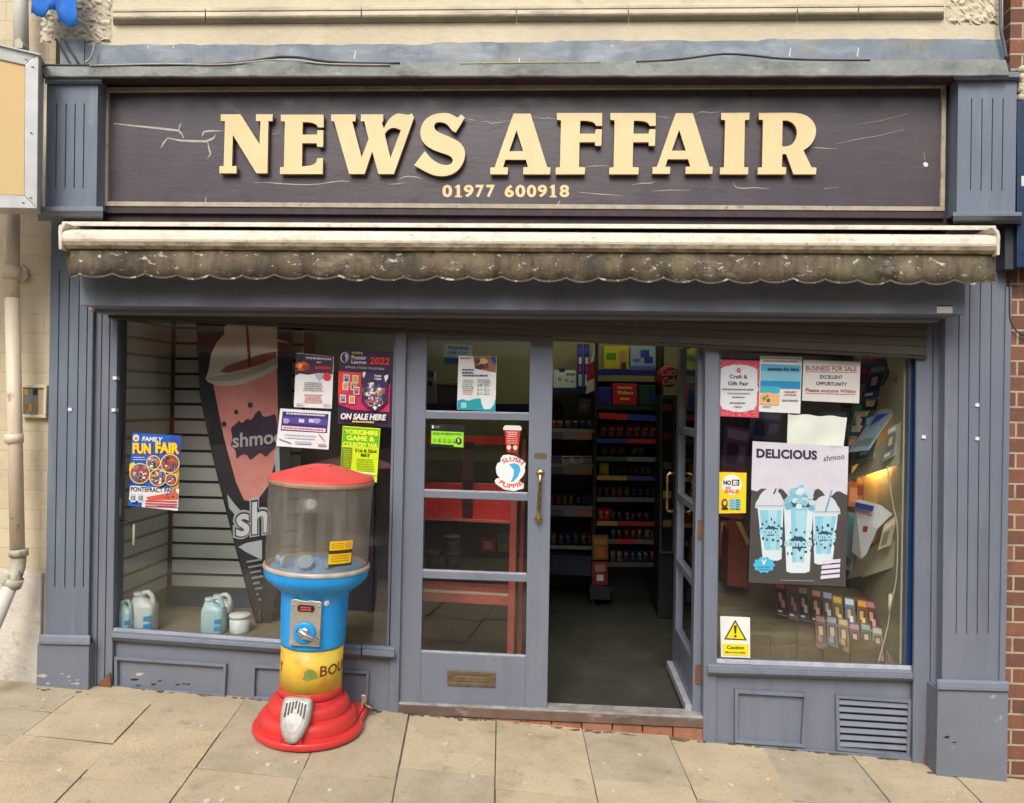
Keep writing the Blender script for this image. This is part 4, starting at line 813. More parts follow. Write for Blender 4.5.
K_ = 0.955     # widths read off the photo are stretched a little off its axis
vm = thing('vending_machine', 'capsule vending machine with red lid, clear drum, blue column and red stepped base', 'vending machine', base)
def Z(y): return (y0 - y) * U
def lz(bm, prof, mat, **k): bm.lathe([(r * U * K_, Z(y)) for r, y in prof], mat, MT, **k)
CAMAZ = 16.8
def AZ(deg, r, z): a = math.radians(deg); return MT @ Vector((K_ * r * math.sin(a), -K_ * r * math.cos(a), z))
b = MB()
yz = lambda z: y0 - z
lz(b, [(r, yz(z)) for r, z in ((55.5, 0), (56.5, 1.5), (56.5, 5), (55.6, 6.6), (54.5, 7.0), (54.5, 7.0), (49.2, 7.6), (49.2, 7.6), (49.4, 10), (49.3, 14), (48.3, 17.5), (46.2, 19.8), (43.4, 20.8), (43.4, 20.8), (41.0, 21.2), (41.0, 21.2), (41.4, 24), (41.0, 28.0), (39.4, 31.2), (36.6, 32.8), (33.6, 33.2), (33.6, 33.2), (32.8, 36.5))], RED, n=72)
q = [(0.0, -0.10), (0.245, -0.02), (0.248, 0.10), (0.248, 0.25), (0.02, 0.25), (-0.22, 0.18), (-0.27, 0.04)]
b.prism([MT @ Vector((x, y, 0.006)) for x, y in q], MT.to_3x3() @ Vector((0, 0, 0.032)), RED)
b.prism([MT @ Vector((x * 0.93, y * 0.95, 0.036)) for x, y in q], MT.to_3x3() @ Vector((0, 0, 0.016)), RED)
b.build('base', vm, bev=0.004)
b = MB(); lz(b, [(32.6, yz(35.5)), (32.6, yz(44)), (32.2, yz(44.5))], RED); 
b.build('base_drum', vm)
b = MB(); lz(b, [(31.9, yz(42)), (31.9, yz(88))], YEL); band = b.build('printed_band', vm)
def wrap(bm, body, a0, a1, ya, yb, rpx, mat, bold=0.02):
    me = text_mesh(body, bold); xs = [v.co.x for v in me.vertices]; ys = [v.co.y for v in me.vertices]
    A, B, C_, D = min(xs), max(xs), min(ys), max(ys)
    bm.mesh(me, lambda c: AZ(a0 + (c.x - A) / (B - A) * (a1 - a0), rpx * U, Z(yb + (c.y - C_) / (D - C_) * (ya - yb))), mat)
BRN2 = ink(120, 66, 30)
b = MB(); wrap(b, 'BOU', CAMAZ + 15, CAMAZ + 72, 655.5, 666, 32.2, BRN2); wrap(b, 'NCY', CAMAZ + 78, CAMAZ + 135, 655.5, 666, 32.2, BRN2); b.build('lettering', band); b = MB(); wrap(b, 'Y', CAMAZ - 78, CAMAZ - 62, 656, 666, 32.2, BRN2)
b.build('lettering', band)
def patch(bm, pts, rpx, mat):   # (azimuth offset from the middle seen by the photo, y) outline laid on the drum
    p = [AZ(CAMAZ + a, rpx * U, Z(y)) for a, y in pts]
    c = AZ(CAMAZ + sum(a for a, _ in pts) / len(pts), rpx * U, Z(sum(y for _, y in pts) / len(pts)))
    for i in range(len(p)): 
        q = [p[i], p[(i + 1) % len(p)], c]
        if earea(q).dot(c - (MT @ Vector((0, 0, Z(pts[0][1]))))) < 0: q.reverse()
        bm.face(q, mat)
b = MB()
patch(b, [(-2 + 17 * math.cos(t * 0.628) * (0.8 + 0.25 * math.sin(t * 2.1)), 664 + 6.5 * math.sin(t * 0.628) * (0.85 + 0.2 * math.cos(t * 1.7))) for t in range(10)], 32.15, surf('olive_green_paint', (0.16, 0.24, 0.05), (0.30, 0.30, 0.06), 18, 0.5))
b.build('green_blot', band)
b = MB(); lz(b, [(32.4, yz(86.5)), (32.8, yz(89)), (34.6, 596), (34.6, 591), (36, 588), (41, 584), (48, 578.5), (52, 574), (53, 571), (53.3, 568), (53.6, 566.5), (53.6, 565), (51, 564.5)], BLUE, n=64); colm = b.build('column', vm)
b = MB(); lz(b, [(52.6, 566), (54.2, 565.5), (54.4, 563.4), (53.8, 561.5), (52.6, 561)], surf('cloudy_plastic_rim', (0.46, 0.42, 0.40), (0.36, 0.31, 0.28), 16, 0.3), n=64, caps=False); b.build('drum_rim', vm)
b = MB(); lz(b, [(51.5, 567), (50.5, 564.5), (46, 564), (20, 558), (4, 556), (0.01, 556)], surf('pale_blue_tray', (0.12, 0.35, 0.62), (0.08, 0.28, 0.55), 10, 0.4), n=48, caps=False); lz(b, [(51.3, 565), (51.3, 561.5), (49.5, 561), (47, 564)], TANR, n=48, caps=False); b.build('tray', vm)
b = MB(); lz(b, [(52.4, 564), (52.6, 520), (53.2, 480), (52.6, 480), (52.0, 520), (51.8, 564)], GLOBE, n=72, caps=False)
drum = b.build('clear_drum', vm)
b = MB()
for a in (-88, -58, 4, 62, 96):
    p = [AZ(CAMAZ + a, 51.6 * U, Z(564)), AZ(CAMAZ + a, 52.4 * U, Z(481))]; b.tube(p, 0.0022, ACRYL, 6)
b.build('drum_rib', drum)
b = MB(); YS = ink(250, 205, 20); YK2 = ink(70, 56, 20)
def cpatch(bm, a0, a1, ya, yb, rpx, mat, n=6):
    for i in range(n):
        u, v = a0 + (a1 - a0) * i / n, a0 + (a1 - a0) * (i + 1) / n
        bm.face([AZ(u, rpx * U, Z(yb)), AZ(v, rpx * U, Z(yb)), AZ(v, rpx * U, Z(ya)), AZ(u, rpx * U, Z(ya))], mat)
cpatch(b, CAMAZ + 11, CAMAZ + 38.5, 531, 554.5, 53.15, YK2)
cpatch(b, CAMAZ + 11.5, CAMAZ + 38.5, 530.5, 539, 53.3, YS); cpatch(b, CAMAZ + 11, CAMAZ + 37.5, 542.5, 552, 53.3, YS)
wrap(b, '20p', CAMAZ + 29, CAMAZ + 36.5, 542, 547.5, 53.45, ink(216, 120, 30)) if 0 else None
cpatch(b, CAMAZ + 29, CAMAZ + 37, 532.2, 537.4, 53.42, ink(240, 160, 70))
for k in range(3): cpatch(b, CAMAZ + 13, CAMAZ + 27, 532.4 + 2 * k, 533.2 + 2 * k, 53.45, ink(196, 140, 20)); cpatch(b, CAMAZ + 13, CAMAZ + 34, 544 + 2.4 * k, 545 + 2.4 * k, 53.45, ink(196, 140, 20))
b.build('price_sticker', drum)
# a few clear capsules lie in the tray: things of their own
capP = None
for i, (a, rp, yy, rad, lb_) in enumerate([(-20, 34, 560, 10.0, 'clear capsule with blue half, alone nearest the middle of the drum tray'), (-55, 38, 561, 7, 'small clear capsule lying towards the banner side of the drum tray'), (-85, 36, 560.5, 7, 'clear capsule farthest round the banner side of the drum tray'), (18, 32, 560.5, 6, 'clear capsule half hidden behind the yellow price sticker')]):
    c = AZ(CAMAZ + a, rp * U, Z(yy)); r = rad * U * 0.8; cp = thing('capsule', lb_, 'toy capsule', c, 'capsules in the vending machine')
    b = MB(); Mx = Matrix.Translation(c + Vector((0, 0, r * 0.8))) @ Matrix.Rotation(0.7 + i, 4, 'X') @ Matrix.Rotation(i * 1.3, 4, 'Y')
    b.lathe([(r * math.sin(t * 0.157), -r * math.cos(t * 0.157)) for t in range(11)], ink(150, 190, 225), Mx, 20); b.build('base', cp)
    b = MB(); b.lathe([(r * 1.03 * math.cos(t * 0.157), r * 1.03 * math.sin(t * 0.157)) for t in range(11)], GLOBE, Mx, 20); b.build('lid', cp)
b = MB(); lz(b, [(53.4, 482.5), (54.2, 481), (54.2, 477.8), (53.0, 476.5)], TANR, n=64); b.build('lid_rim', vm)
b = MB(); lz(b, [(53.2, 478.2), (54.0, 477.0), (53.0, 475.2), (46, 473.2), (36, 470.2), (26, 467.2), (18, 465.2), (15, 464.6), (13, 464.0), (10, 463.7), (0.01, 463.6)], REDL, n=64); lid = b.build('lid', vm)
b = MB()
for a, r0, r1 in ((-24, 21, 15), (40, 13, 10)):
    p = [AZ(CAMAZ + a + t * 9, (r0 + (r1 - r0) * t / 4) * U, Z(466.4 if a < 0 else 464.2) + 0.001) for t in range(-1, 4)]; b.tube(p, 0.0022, ink(90, 30, 28), 6)
b.build('lid_slot', lid)
# coin mechanism
def AZM(deg, r, z): return MT @ Matrix.Rotation(math.radians(deg), 4, 'Z') @ Matrix.Translation((0, -r, z)) @ Matrix.Rotation(math.radians(90), 4, 'X')
CA = 3.0
Mx = AZM(CA, 33.0 * U * K_, Z(612.5))
hw, hh = 14.6 * U, 21.8 * U
b = MB(); pl = [(-hw, -hh), (hw, -hh), (hw, hh * .97), (hw * .85, hh), (hw * .55, hh * 1.0), (hw * .3, hh * 1.03), (0, hh * .98), (-hw * .4, hh), (-hw * .7, hh * 1.04), (-hw, hh)]
b.prism([Mx @ Vector((x, y, 0.016)) for x, y in pl], Mx.to_3x3() @ Vector((0, 0, -0.03)), STEEL); plate = b.build('coin_plate', vm, bev=0.002)
b = MB()
def disc(x, y, r, h, mat, z=0.016, n=24): b.lathe([(r, 0), (r, h * .7), (r * .85, h), (0.0001, h)], mat, Mx @ Matrix.Translation((x, y, z)), n)
for sx in (-1, 1):
    for sy_ in (-1, 1): disc(sx * hw * .84, sy_ * hh * .88 - (hh * .1 if sy_ > 0 else 0), 0.0045, 0.003, CHROME)
b.build('screw', plate)
b = MB(); lw, lh = 7.2 * U, 3.2 * U; cy_ = 14.5 * U
b.prism([Mx @ Vector((lw * cx + (lh * .6) * math.cos(t) , cy_ + lh * math.sin(t), 0.017)) for cx, ts in ((0.9, (-1.57, -0.8, 0, 0.8, 1.57)), (-0.9, (1.57, 2.35, 3.14, 3.93, 4.71))) for t in ts], Mx.to_3x3() @ Vector((0, 0, 0.002)), ink(52, 34, 34)); coin = b.build('coin_slot', plate)
b = MB()
for k in range(2): b.prism([Mx @ Vector((x * lw * .75, cy_ + (1.0 - 2.2 * k) * U + y, 0.0195)) for x, y in ((-1, -0.6 * U), (0.9, -0.6 * U), (0.9, 0.6 * U), (-1, 0.6 * U))], Mx.to_3x3() @ Vector((0, 0, 0.0006)), ink(214, 90, 84))
b.build('slot_print', coin)
b = MB(); ky = -9 * U
disc(0, ky, 10.6 * U, 0.012, BLUE); disc(0, ky, 6.0 * U, 0.02, CHROME); b.build('dial', plate)
b = MB()
b.tube([Mx @ Vector((x * U, ky + y * U, z)) for x, y, z in ((-6, 3, 0.038), (-2, 2.5, 0.046), (3, -1, 0.048), (9, -3.2, 0.046), (15, -4, 0.043))], [0.011, 0.018, 0.017, 0.011, 0.006], CHROME, 12); b.build('turn_handle', plate)
b = MB(); p = AZM(CA + 33, 34.4 * U * K_, Z(594)); b.lathe([(3.0 * U, 0), (3.0 * U, 0.004), (0.0001, 0.005)], ink(225, 235, 240), p, 16); b.build('lock_cover', colm)
FLAPM = surf('worn_grey_metal', (0.46, 0.45, 0.43), (0.34, 0.33, 0.31), 24, 0.5, metal=0.25)
# chute flap: shield with dark slots
b = MB(); tl = Matrix.Rotation(math.radians(-30), 4, 'X')
Mc = MT @ Matrix.Rotation(math.radians(2), 4, 'Z') @ Matrix.Translation((-1.0 * U, -46.0 * U, Z(yz(27)))) @ Matrix.Rotation(math.radians(90 - 27), 4, 'X') @ Matrix.Diagonal((0.98, 0.86, 1, 1))
shp = [(-13.5, 21), (-11, 23.5), (11, 23.5), (13.5, 21), (14.5, 14), (14.2, 2), (12.5, -8), (9, -17), (5, -22.5), (1.5, -24), (-1.5, -24), (-5, -22.5), (-9, -17), (-12.5, -8), (-14.2, 2), (-14.5, 14)]
b.ring([[Mc @ Vector((x * U * k, y * U * k, z)) for x, y in shp] for k, z in ((1.0, -0.02), (1.0, 0.008), (0.93, 0.018), (0.80, 0.024), (0.55, 0.028), (0.25, 0.0295))], FLAPM, sm=False); flap = b.build('chute_flap', vm)
b = MB()
for k in range(7):
    x = (-9 + 3 * k) * U; ya, yb = (19 - abs(k - 3) * 0.9) * U, (8.5 - abs(k - 3) * 2.2 + (2.4 if k == 3 else 0)) * U
    b.prism([Mc @ Vector(q) for q in ((x - 0.8 * U, yb, 0.0315), (x + 0.8 * U, yb, 0.0315), (x + 0.8 * U, ya, 0.0295), (x - 0.8 * U, ya, 0.0295))], Mc.to_3x3() @ Vector((0, 0, -0.014)), BLACK)
b.build('slot', flap)
b = MB(); b.prism([MT @ Vector((x * U, y * U, 0.012)) for x, y in ((-11, -52.0), (10, -52.0), (10, -30), (-11, -30))], MT.to_3x3() @ Vector((0, 0, 0.05)), surf('deep_red_plastic', (0.56, 0.02, 0.022), (0.5, 0.02, 0.02), 6, 0.35)); b.build('chute_block', vm, bev=0.004)
# padlock hasp at the back corner
hs_ = P(364, 703, 0.09)
b = MB(); b.box((-0.012, -0.012, -0.05), (0.012, 0.012, 0.045), STEEL, Matrix.Translation(hs_)); b.tube([hs_ + Vector((0, -0.01, 0.0)), hs_ + Vector((0.03, -0.02, -0.012)), hs_ + Vector((0.05, -0.02, -0.02))], 0.011, BRASSD, 10); b.build('hasp', vm, bev=0.002)
# ================================================================== notices on the glass
W_ = ink(236, 236, 238); GR = ink(150, 150, 150); GY = ink(120, 122, 126); BK = ink(38, 34, 48); RD = ink(206, 58, 58)
YG = 0.199
def blob(f, cx, cy, r, mat, n=12, seed=0, sx=1.0):
    q = random.Random(seed + int(cx * 10)); f.poly([(cx + sx * r * (0.75 + 0.5 * q.random()) * math.cos(6.283 * i / n), cy + r * (0.75 + 0.5 * q.random()) * math.sin(6.283 * i / n)) for i in range(n)], mat)
def confetti(f, cx, cy, rx, ry, n, cols, s=2.0, seed=1, sq=False):
    q = random.Random(seed); Y = f._y()
    for i in range(n):
        a = q.random() * 6.283; rr_ = math.sqrt(q.random()) * 0.9
        x = cx + (rx * (q.random() * 2 - 1) if sq else rx * rr_ * math.cos(a)); y = cy + (ry * (q.random() * 2 - 1) if sq else ry * rr_ * math.sin(a)); w = s * (0.5 + q.random()); h = s * (0.5 + q.random())
        y_ = Y - 0.00002 * i
        p = [P(x - w / 2, y - h / 2, y_), P(x + w / 2, y - h / 2 + 0.3, y_), P(x + w / 2 - 0.4, y + h / 2, y_), P(x - w / 2 - 0.3, y + h / 2, y_)]
        if earea(p).y > 0: p.reverse()
        f.b.face(p, q.choice(cols))
CONF = [ink(*c) for c in ((200, 60, 50), (230, 190, 60), (60, 90, 170), (240, 235, 225), (60, 45, 40), (180, 110, 70), (120, 60, 110), (90, 140, 190))]
# 1 fun fair
f = Flat(YG); f.card([(132.3, 432.6), (181.4, 435.8), (177.6, 510.8), (128.4, 505.6)], ink(30, 96, 190))
f.poly([(170, 436), (181, 436.5), (179.8, 462), (176, 470), (168, 455)], ink(52, 76, 170)); f.poly([(128.8, 497), (129.8, 478), (136, 490), (140, 497)], ink(24, 60, 140)); f.poly([(172, 470), (179.6, 462), (178.3, 492), (170, 490)], ink(232, 170, 60))
f.ell(136, 438, 3.2, 3.6, ink(240, 225, 190)); f.ell(136, 438.5, 1.6, 1.8, ink(214, 120, 100))
f.text('FAMILY', 142, 436.3, 163, 441, W_, 0.05, 0.04, 0.2)
f.text('FUN', 133.2, 443.5, 151.4, 454.2, ink(210, 60, 30), 0.03, 0.06); f.text('FUN', 132.6, 442.8, 150.8, 453.5, ink(252, 214, 40), 0.03, 0.05)
f.text('FAIR', 156.0, 442.6, 180, 453.6, ink(210, 60, 30), 0.04, 0.06); f.text('FAIR', 155.4, 441.9, 179.2, 452.9, ink(252, 214, 40), 0.04, 0.05)
f.lines(133, 457, 146, 2, 2.2, W_, 0.7)
f.poly([(129.5, 464), (134, 462), (137, 468), (133, 474), (129.2, 471)], ink(240, 210, 70))
for cx, cy, r, s in ((153.5, 462.5, 7.2, 3), (139.8, 473.5, 10.4, 4), (170, 463.5, 9.6, 5), (158, 477.5, 8.8, 6), (171.2, 479.5, 6.2, 7)):
    f.ell(cx, cy, r, r, ink(240, 220, 150), 28); f.ell(cx, cy, r - 0.9, r - 0.9, ink(140, 80, 60), 28); confetti(f, cx, cy, r - 1.6, r - 1.6, int(r * 5), CONF, 2.2, s)
f.poly([(130.2, 485.5), (179.2, 489), (177.7, 510.8), (142, 507), (141.6, 501.5), (129, 499.6)], ink(232, 226, 234))
f.text('PONTEFRACT PARK', 130.8, 486.6, 177, 491.6, BK, 0.035, 0.035)
f.rect(130.5, 493.5, 135.8, 502, ink(196, 204, 214), 0.04); f.rect(138, 494, 143.4, 502.6, ink(196, 204, 214), 0.04); f.text('12', 131.2, 495.8, 135.2, 500, BK, 0, 0.03); f.text('15', 138.7, 496.2, 142.7, 500.4, BK, 0, 0.03)
f.poly([(146, 497), (176, 491.8), (178.4, 494), (177.8, 499.5), (148, 500)], ink(214, 96, 60)); confetti(f, 168, 496, 8, 2.4, 16, CONF, 2.0, 9)
for k in range(3): f.rect(145, 500.2 + 2.6 * k, 177, 501.5 + 2.6 * k, RD, 0.03)
f.lines(156, 505.4, 176, 1, 2, BK, 0.8, 0.03); f.done('poster', 'bright blue fun fair poster stuck by itself low on the slatwall window', 'poster')
# 2 firework style poster
f = Flat(YG); f.card([(296.4, 352.8), (333.8, 356.8), (331.8, 408.6), (293.8, 407)], W_)
f.poly([(296.2, 353.2), (333.4, 357), (332.6, 374.5), (326, 372.5), (318, 373.2), (308, 374.8), (300, 373.6), (295.4, 375.4)], ink(48, 32, 62)); f.poly([(298, 366), (332.9, 368), (332.6, 374.2), (318, 373), (300, 373)], ink(74, 34, 66))
blob(f, 302.5, 366.5, 4.6, ink(214, 88, 40), 14, 3, 1.5); blob(f, 300.4, 366, 2.2, ink(244, 170, 60), 9, 4); blob(f, 306, 367.8, 2.8, ink(150, 60, 40), 10, 6, 1.4)
f.lines(305.5, 356.6, 331.4, 1, 2, ink(196, 186, 196), 2.2, 0.06, 0.05); f.lines(316.5, 361.4, 321.4, 1, 2, ink(180, 170, 180), 1.6, 0.05, 0.05); f.lines(314.5, 366, 331.4, 1, 2, ink(196, 36, 48), 3.0, 0.03, 0.05)
f.poly([(315, 374.4), (317, 372.6), (319, 374), (322, 372.8), (323, 375.5), (321, 379), (319.4, 380.8), (316.5, 378)], ink(176, 186, 204)); f.ell(326.8, 376.6, 4.0, 4.0, ink(216, 54, 50))
f.lines(302, 382, 324, 5, 1.9, GR, 0.8, 0.03); f.lines(303, 394, 323, 5, 1.9, ink(224, 130, 130), 0.8, 0.03); f.lines(296, 403.4, 304, 2, 1.6, GR, 0.6, 0.04); f.lines(323, 404, 331, 2, 1.6, GR, 0.6, 0.04)
f.done('poster', 'white poster with dark night sky heading and glowing orange shape', 'poster')
# 3 white and purple landscape notice
f = Flat(YG); f.card([(280.2, 408.4), (330.8, 411.6), (328.6, 449.6), (276.2, 446)], W_)
f.poly([(282.6, 411.4), (328.6, 414.2), (327, 433.2), (280.6, 430.4)], ink(56, 44, 112)); f.poly([(283.5, 416.4), (327.6, 419.2), (327.2, 425.6), (283, 422.8)], ink(84, 72, 150))
f.lines(285, 412.4, 327, 1, 2, ink(226, 220, 240), 1.6, 0.06, 0.1); 
for x in (283.4, 296, 306, 314.5): f.poly([(x + 3, 418.6), (x + 8.4, 419.2), (x + 8, 422.8), (x + 2.6, 422.2)], ink(214, 208, 236)) if x in (296, 306) else f.poly([(x, 418.2), (x + 4.6, 418.6), (x + 6.6, 420.6), (x + 4.0, 423.6), (x, 423)], ink(170, 160, 214))
f.poly([(282.0, 425.6), (325.8, 428.6), (325.4, 432.2), (281.6, 429.2)], ink(240, 224, 236)); f.lines(283.4, 426.8, 324, 1, 2, ink(196, 90, 130), 1.5, 0.07, 0.05)
f.lines(284, 434, 318, 2, 3.0, ink(170, 190, 220), 0.8, 0.06); f.poly([(279, 438.4), (291, 442.8), (290.8, 443.8), (278.8, 439.2)], GY); f.rect(295, 441, 311, 443.6, ink(186, 196, 212), 0.05); f.rect(318, 443.6, 326, 446, ink(170, 176, 186), 0.05); f.poly([(318, 434), (320, 434.4), (325, 440.6), (324, 441)], ink(226, 130, 140))
f.done('notice', 'white landscape notice with a purple banner heading, above the vending machine lid', 'notice')
# 4 sticker collection poster
f = Flat(0.199); f.card([(339.4, 347.8), (394.6, 352.2), (392.6, 427.5), (337.6, 423.6)], ink(52, 26, 66))
f.text('PANINI', 352, 351.6, 362.4, 354, ink(226, 196, 70), 0.03, 0.03); f.ell(344.8, 357.4, 4.4, 5.4, ink(206, 196, 214), 20); f.ell(345.2, 357.8, 3.6, 4.6, ink(56, 30, 70), 20); f.poly([(344.6, 355), (346.6, 353.4), (348.2, 356.4), (347, 360.6), (345.4, 361.6), (345.8, 358)], ink(206, 196, 214))
f.text('Premier', 351.6, 355.2, 366.4, 359.4, ink(220, 212, 226), 0.03, 0.02); f.text('League', 351.4, 360, 366.2, 364.6, ink(220, 212, 226), 0.03, 0.02); f.text('2022', 369.4, 356.8, 389.6, 364.2, ink(226, 60, 44), 0.04, 0.03, 0.15)
f.text('OFFICIAL STICKER COLLECTION', 345.4, 366, 384, 368, ink(200, 190, 206), 0.05, 0.01)
f.poly([(338.6, 371.2), (361.6, 372.8), (360.4, 399.4), (352, 402), (338.0, 395)], ink(226, 66, 50)); f.poly([(362, 384), (390.4, 384), (389.4, 412.2), (352, 409.6), (338.2, 404), (338, 396)], ink(206, 38, 100))
for x, y, c in ((343.5, 374.2, (50, 80, 170)), (352.5, 375, (214, 160, 60)), (342.4, 382, (230, 150, 130)), (350.5, 382, (120, 40, 90)), (353.4, 386.5, (120, 90, 60)), (340, 394.5, (60, 130, 140)), (349, 395.5, (210, 160, 50))): 
    f.rect(x, y, x + 6, y + 8, ink(236, 214, 200), 0.06); f.rect(x + 1, y + 1.2, x + 5, y + 7, ink(*c), 0.06); f.ell(x + 3, y + 3, 1.1, 1.3, ink(206, 160, 130), 10)
f.poly([(362.6, 371.8), (388.4, 373.6), (387.6, 402), (381, 408.6), (375, 411), (367, 407.8), (361.4, 401.6)], ink(58, 34, 86)); f.text('Premier', 374.6, 374.4, 381.4, 376.8, W_, 0.05, 0.03); f.text('League', 374.6, 377.4, 381.4, 380, W_, 0.05, 0.03)
for p in ([(362.8, 372), (366, 372.2), (364, 378), (362.6, 376)], [(384, 376), (388, 374.4), (388.2, 378), (385.4, 382)]): f.poly(p, W_)
confetti(f, 374.4, 390, 11, 7, 60, CONF, 3.2, 21); confetti(f, 374.4, 401.5, 10.5, 5.4, 90, [W_, ink(40, 36, 46), ink(130, 126, 134), ink(206, 70, 90)], 1.7, 22); f.poly([(372.6, 407.4), (375, 404.4), (377, 407.8), (375, 410.4)], W_)
f.text('ON SALE HERE', 340.6, 413.0, 386.2, 419.2, W_, 0.03, 0.045, 0.2); f.lines(352.2, 420.6, 374, 1, 2, ink(226, 206, 80), 1.6, 0.04, 0.03)
f.done('poster', 'dark purple football sticker collection poster with pink panels marked ON SALE HERE', 'poster')
# 5 yellow green country fair poster
f = Flat(0.1965); f.card([(342.8, 425.8), (380.4, 428.4), (376.8, 482.4), (339.8, 477.4)], ink(214, 238, 20))
f.poly([(343.4, 427.0), (379.8, 429.6), (378.4, 448), (342.2, 445.4)], ink(98, 190, 30)); Y5 = ink(240, 250, 60)
f.text('YORKSHIRE', 344.6, 428.9, 378.4, 433.9, Y5, 0.06, 0.045); f.text('GAME &', 346.6, 435.1, 374.8, 440.1, Y5, 0.06, 0.045); f.text('COUNTRY FAIR', 343.2, 441.4, 377.6, 446.4, Y5, 0.06, 0.04)
f.poly([(342.0, 447), (352.4, 447.8), (350.6, 468.6), (340.6, 467)], ink(110, 140, 16)); f.lines(343, 449, 351, 9, 2.1, ink(190, 215, 40), 0.8, 0.06); f.text('21st & 22nd', 355, 448.4, 376.4, 451.6, ink(56, 78, 16), 0.06, 0.03); f.text('MAY', 360.8, 453.2, 370, 456.6, ink(56, 78, 16), 0.06, 0.05); f.lines(355.5, 458.6, 375, 8, 2.3, ink(120, 160, 20), 0.8, 0.06)
f.poly([(353.5, 470.6), (376.8, 473.4), (376.6, 475.2), (353.4, 472.4)], ink(246, 250, 190)); f.done('poster', 'yellow and green country fair poster half hidden behind the vending machine lid', 'poster')
# 7 white and teal notice in the top pane
f = Flat(0.220); f.card([(458.6, 355.6), (496.6, 356.4), (495.4, 411.8), (457, 409.6)], W_)
f.poly([(473.2, 356.2), (496.2, 356.8), (495.8, 372.8), (485, 370.6), (474.6, 368.6)], ink(150, 110, 84)); f.poly([(490, 356.8), (496.2, 356.8), (496, 367)], ink(46, 66, 140)); blob(f, 482, 362, 4.2, ink(226, 190, 130), 12, 2, 1.2); blob(f, 480, 367, 3, ink(70, 44, 40), 10, 3, 1.4); blob(f, 486, 366, 3, ink(120, 56, 56), 10, 5); blob(f, 477.5, 361.5, 2.6, ink(90, 60, 40), 10, 9)
f.text('metcom', 460.4, 357.4, 471, 359.2, ink(170, 40, 60), 0, 0.02) if 0 else f.lines(460.4, 357.6, 470.6, 1, 1, ink(170, 60, 80), 1.2, 0.0, 0.05)
f.lines(462, 369, 474, 2, 3, ink(40, 60, 110), 1.4, 0.01, 0.05); f.lines(462, 374.6, 488, 1, 3, ink(70, 80, 110), 1.5, 0.01, 0.05); f.lines(461.6, 379.4, 474, 6, 2, GR, 0.7, 0.01); f.lines(477, 379.4, 491, 3, 2, GR, 0.7, 0.01); f.lines(461.6, 389.4, 473, 3, 2, ink(220, 150, 160), 0.7, 0.01)
for x in (477.8, 485): 
    for y in (385.4, 389.2, 393): f.ell(x, y, 0.9, 1.1, ink(130, 196, 120), 8); f.lines(x + 1.6, y - 0.5, x + 5, 1, 1, GR, 0.8)
f.poly([(457.6, 400.6), (462, 399.0), (468, 400.8), (475, 398.8), (481, 398.4), (495.6, 400.6), (495.2, 411.4), (457.2, 409.4)], ink(24, 160, 176)); f.poly([(480.4, 397), (488, 395.2), (494.8, 397.4), (494.2, 404), (490.4, 409), (484, 409.2), (481.6, 404)], ink(226, 236, 240)); f.rect(461, 402.4, 466.4, 408, ink(150, 214, 220))
f.done('notice', 'white and teal notice with a photo corner in the top pane of the shut door', 'notice')
# 8 food hygiene sticker
f = Flat(0.220); f.card([(430.2, 423.6), (464.8, 425.6), (464.4, 448.8), (430, 446.6)], ink(14, 22, 24)); LG = ink(160, 230, 40)
f.poly([(431.4, 430.8), (463.6, 432.4), (463.3, 447.4), (454, 446.8), (453.6, 445), (431.2, 443.6)], LG); f.text('FOOD HYGIENE RATING', 433, 432.4, 461.6, 434.8, ink(24, 50, 20), 0.03, 0.03)
for k in range(5): f.ell(434.6 + 4.9 * k, 440.2 + 0.16 * k, 1.7, 1.9, ink(110, 170, 30), 12); f.ell(434.6 + 4.9 * k, 440.2 + 0.16 * k, 1.2, 1.4, LG, 12); f.text('01234'[k], 434.1 + 4.9 * k, 439.2 + 0.16 * k, 435.2 + 4.9 * k, 441.2 + 0.16 * k, ink(70, 120, 30), 0, 0.02)
f.ell(458.6, 440.6, 2.9, 3.2, ink(16, 30, 16), 16); f.text('5', 457.5, 438.8, 459.7, 442.4, W_, 0, 0.04); f.poly([(432, 425.4), (433.8, 425.4), (433.6, 428.4), (432, 428.2)], W_); f.lines(434.6, 426, 440, 2, 1.4, GR, 0.6)
f.done('sticker', 'black and lime green food hygiene rating sticker on the shut door', 'sticker')
# 9 coffee cup sticker
f = Flat(0.220); f.card([(504.4, 429.6), (520.6, 429.8), (518, 450.8), (516, 452.4), (508, 452.2), (506.4, 450.6)], ink(196, 44, 36)); f.poly([(503, 428.4), (504, 426.4), (505.6, 425.2), (519.4, 425.6), (521, 426.6), (521.8, 428.8), (521.4, 430.4), (503.2, 430.0)], ink(232, 226, 220))
f.lines(506.6, 431.6, 517.6, 3, 2.0, ink(240, 200, 190), 1.0, 0.02); f.lines(506.4, 438, 518, 3, 2.2, ink(236, 170, 160), 1.0, 0.02, 0.1); f.ell(508.9, 447.4, 2.2, 2.4, ink(240, 214, 200), 12); f.ell(515.2, 447.6, 2.2, 2.4, ink(240, 214, 200), 12); f.poly([(510.6, 450.6), (512, 446), (513.6, 450.8)], ink(60, 30, 24)); f.poly([(510, 445), (514, 445), (512, 447)], ink(60, 30, 24))
f.done('sticker', 'red takeaway coffee cup sticker with white lid on the shut door', 'sticker')
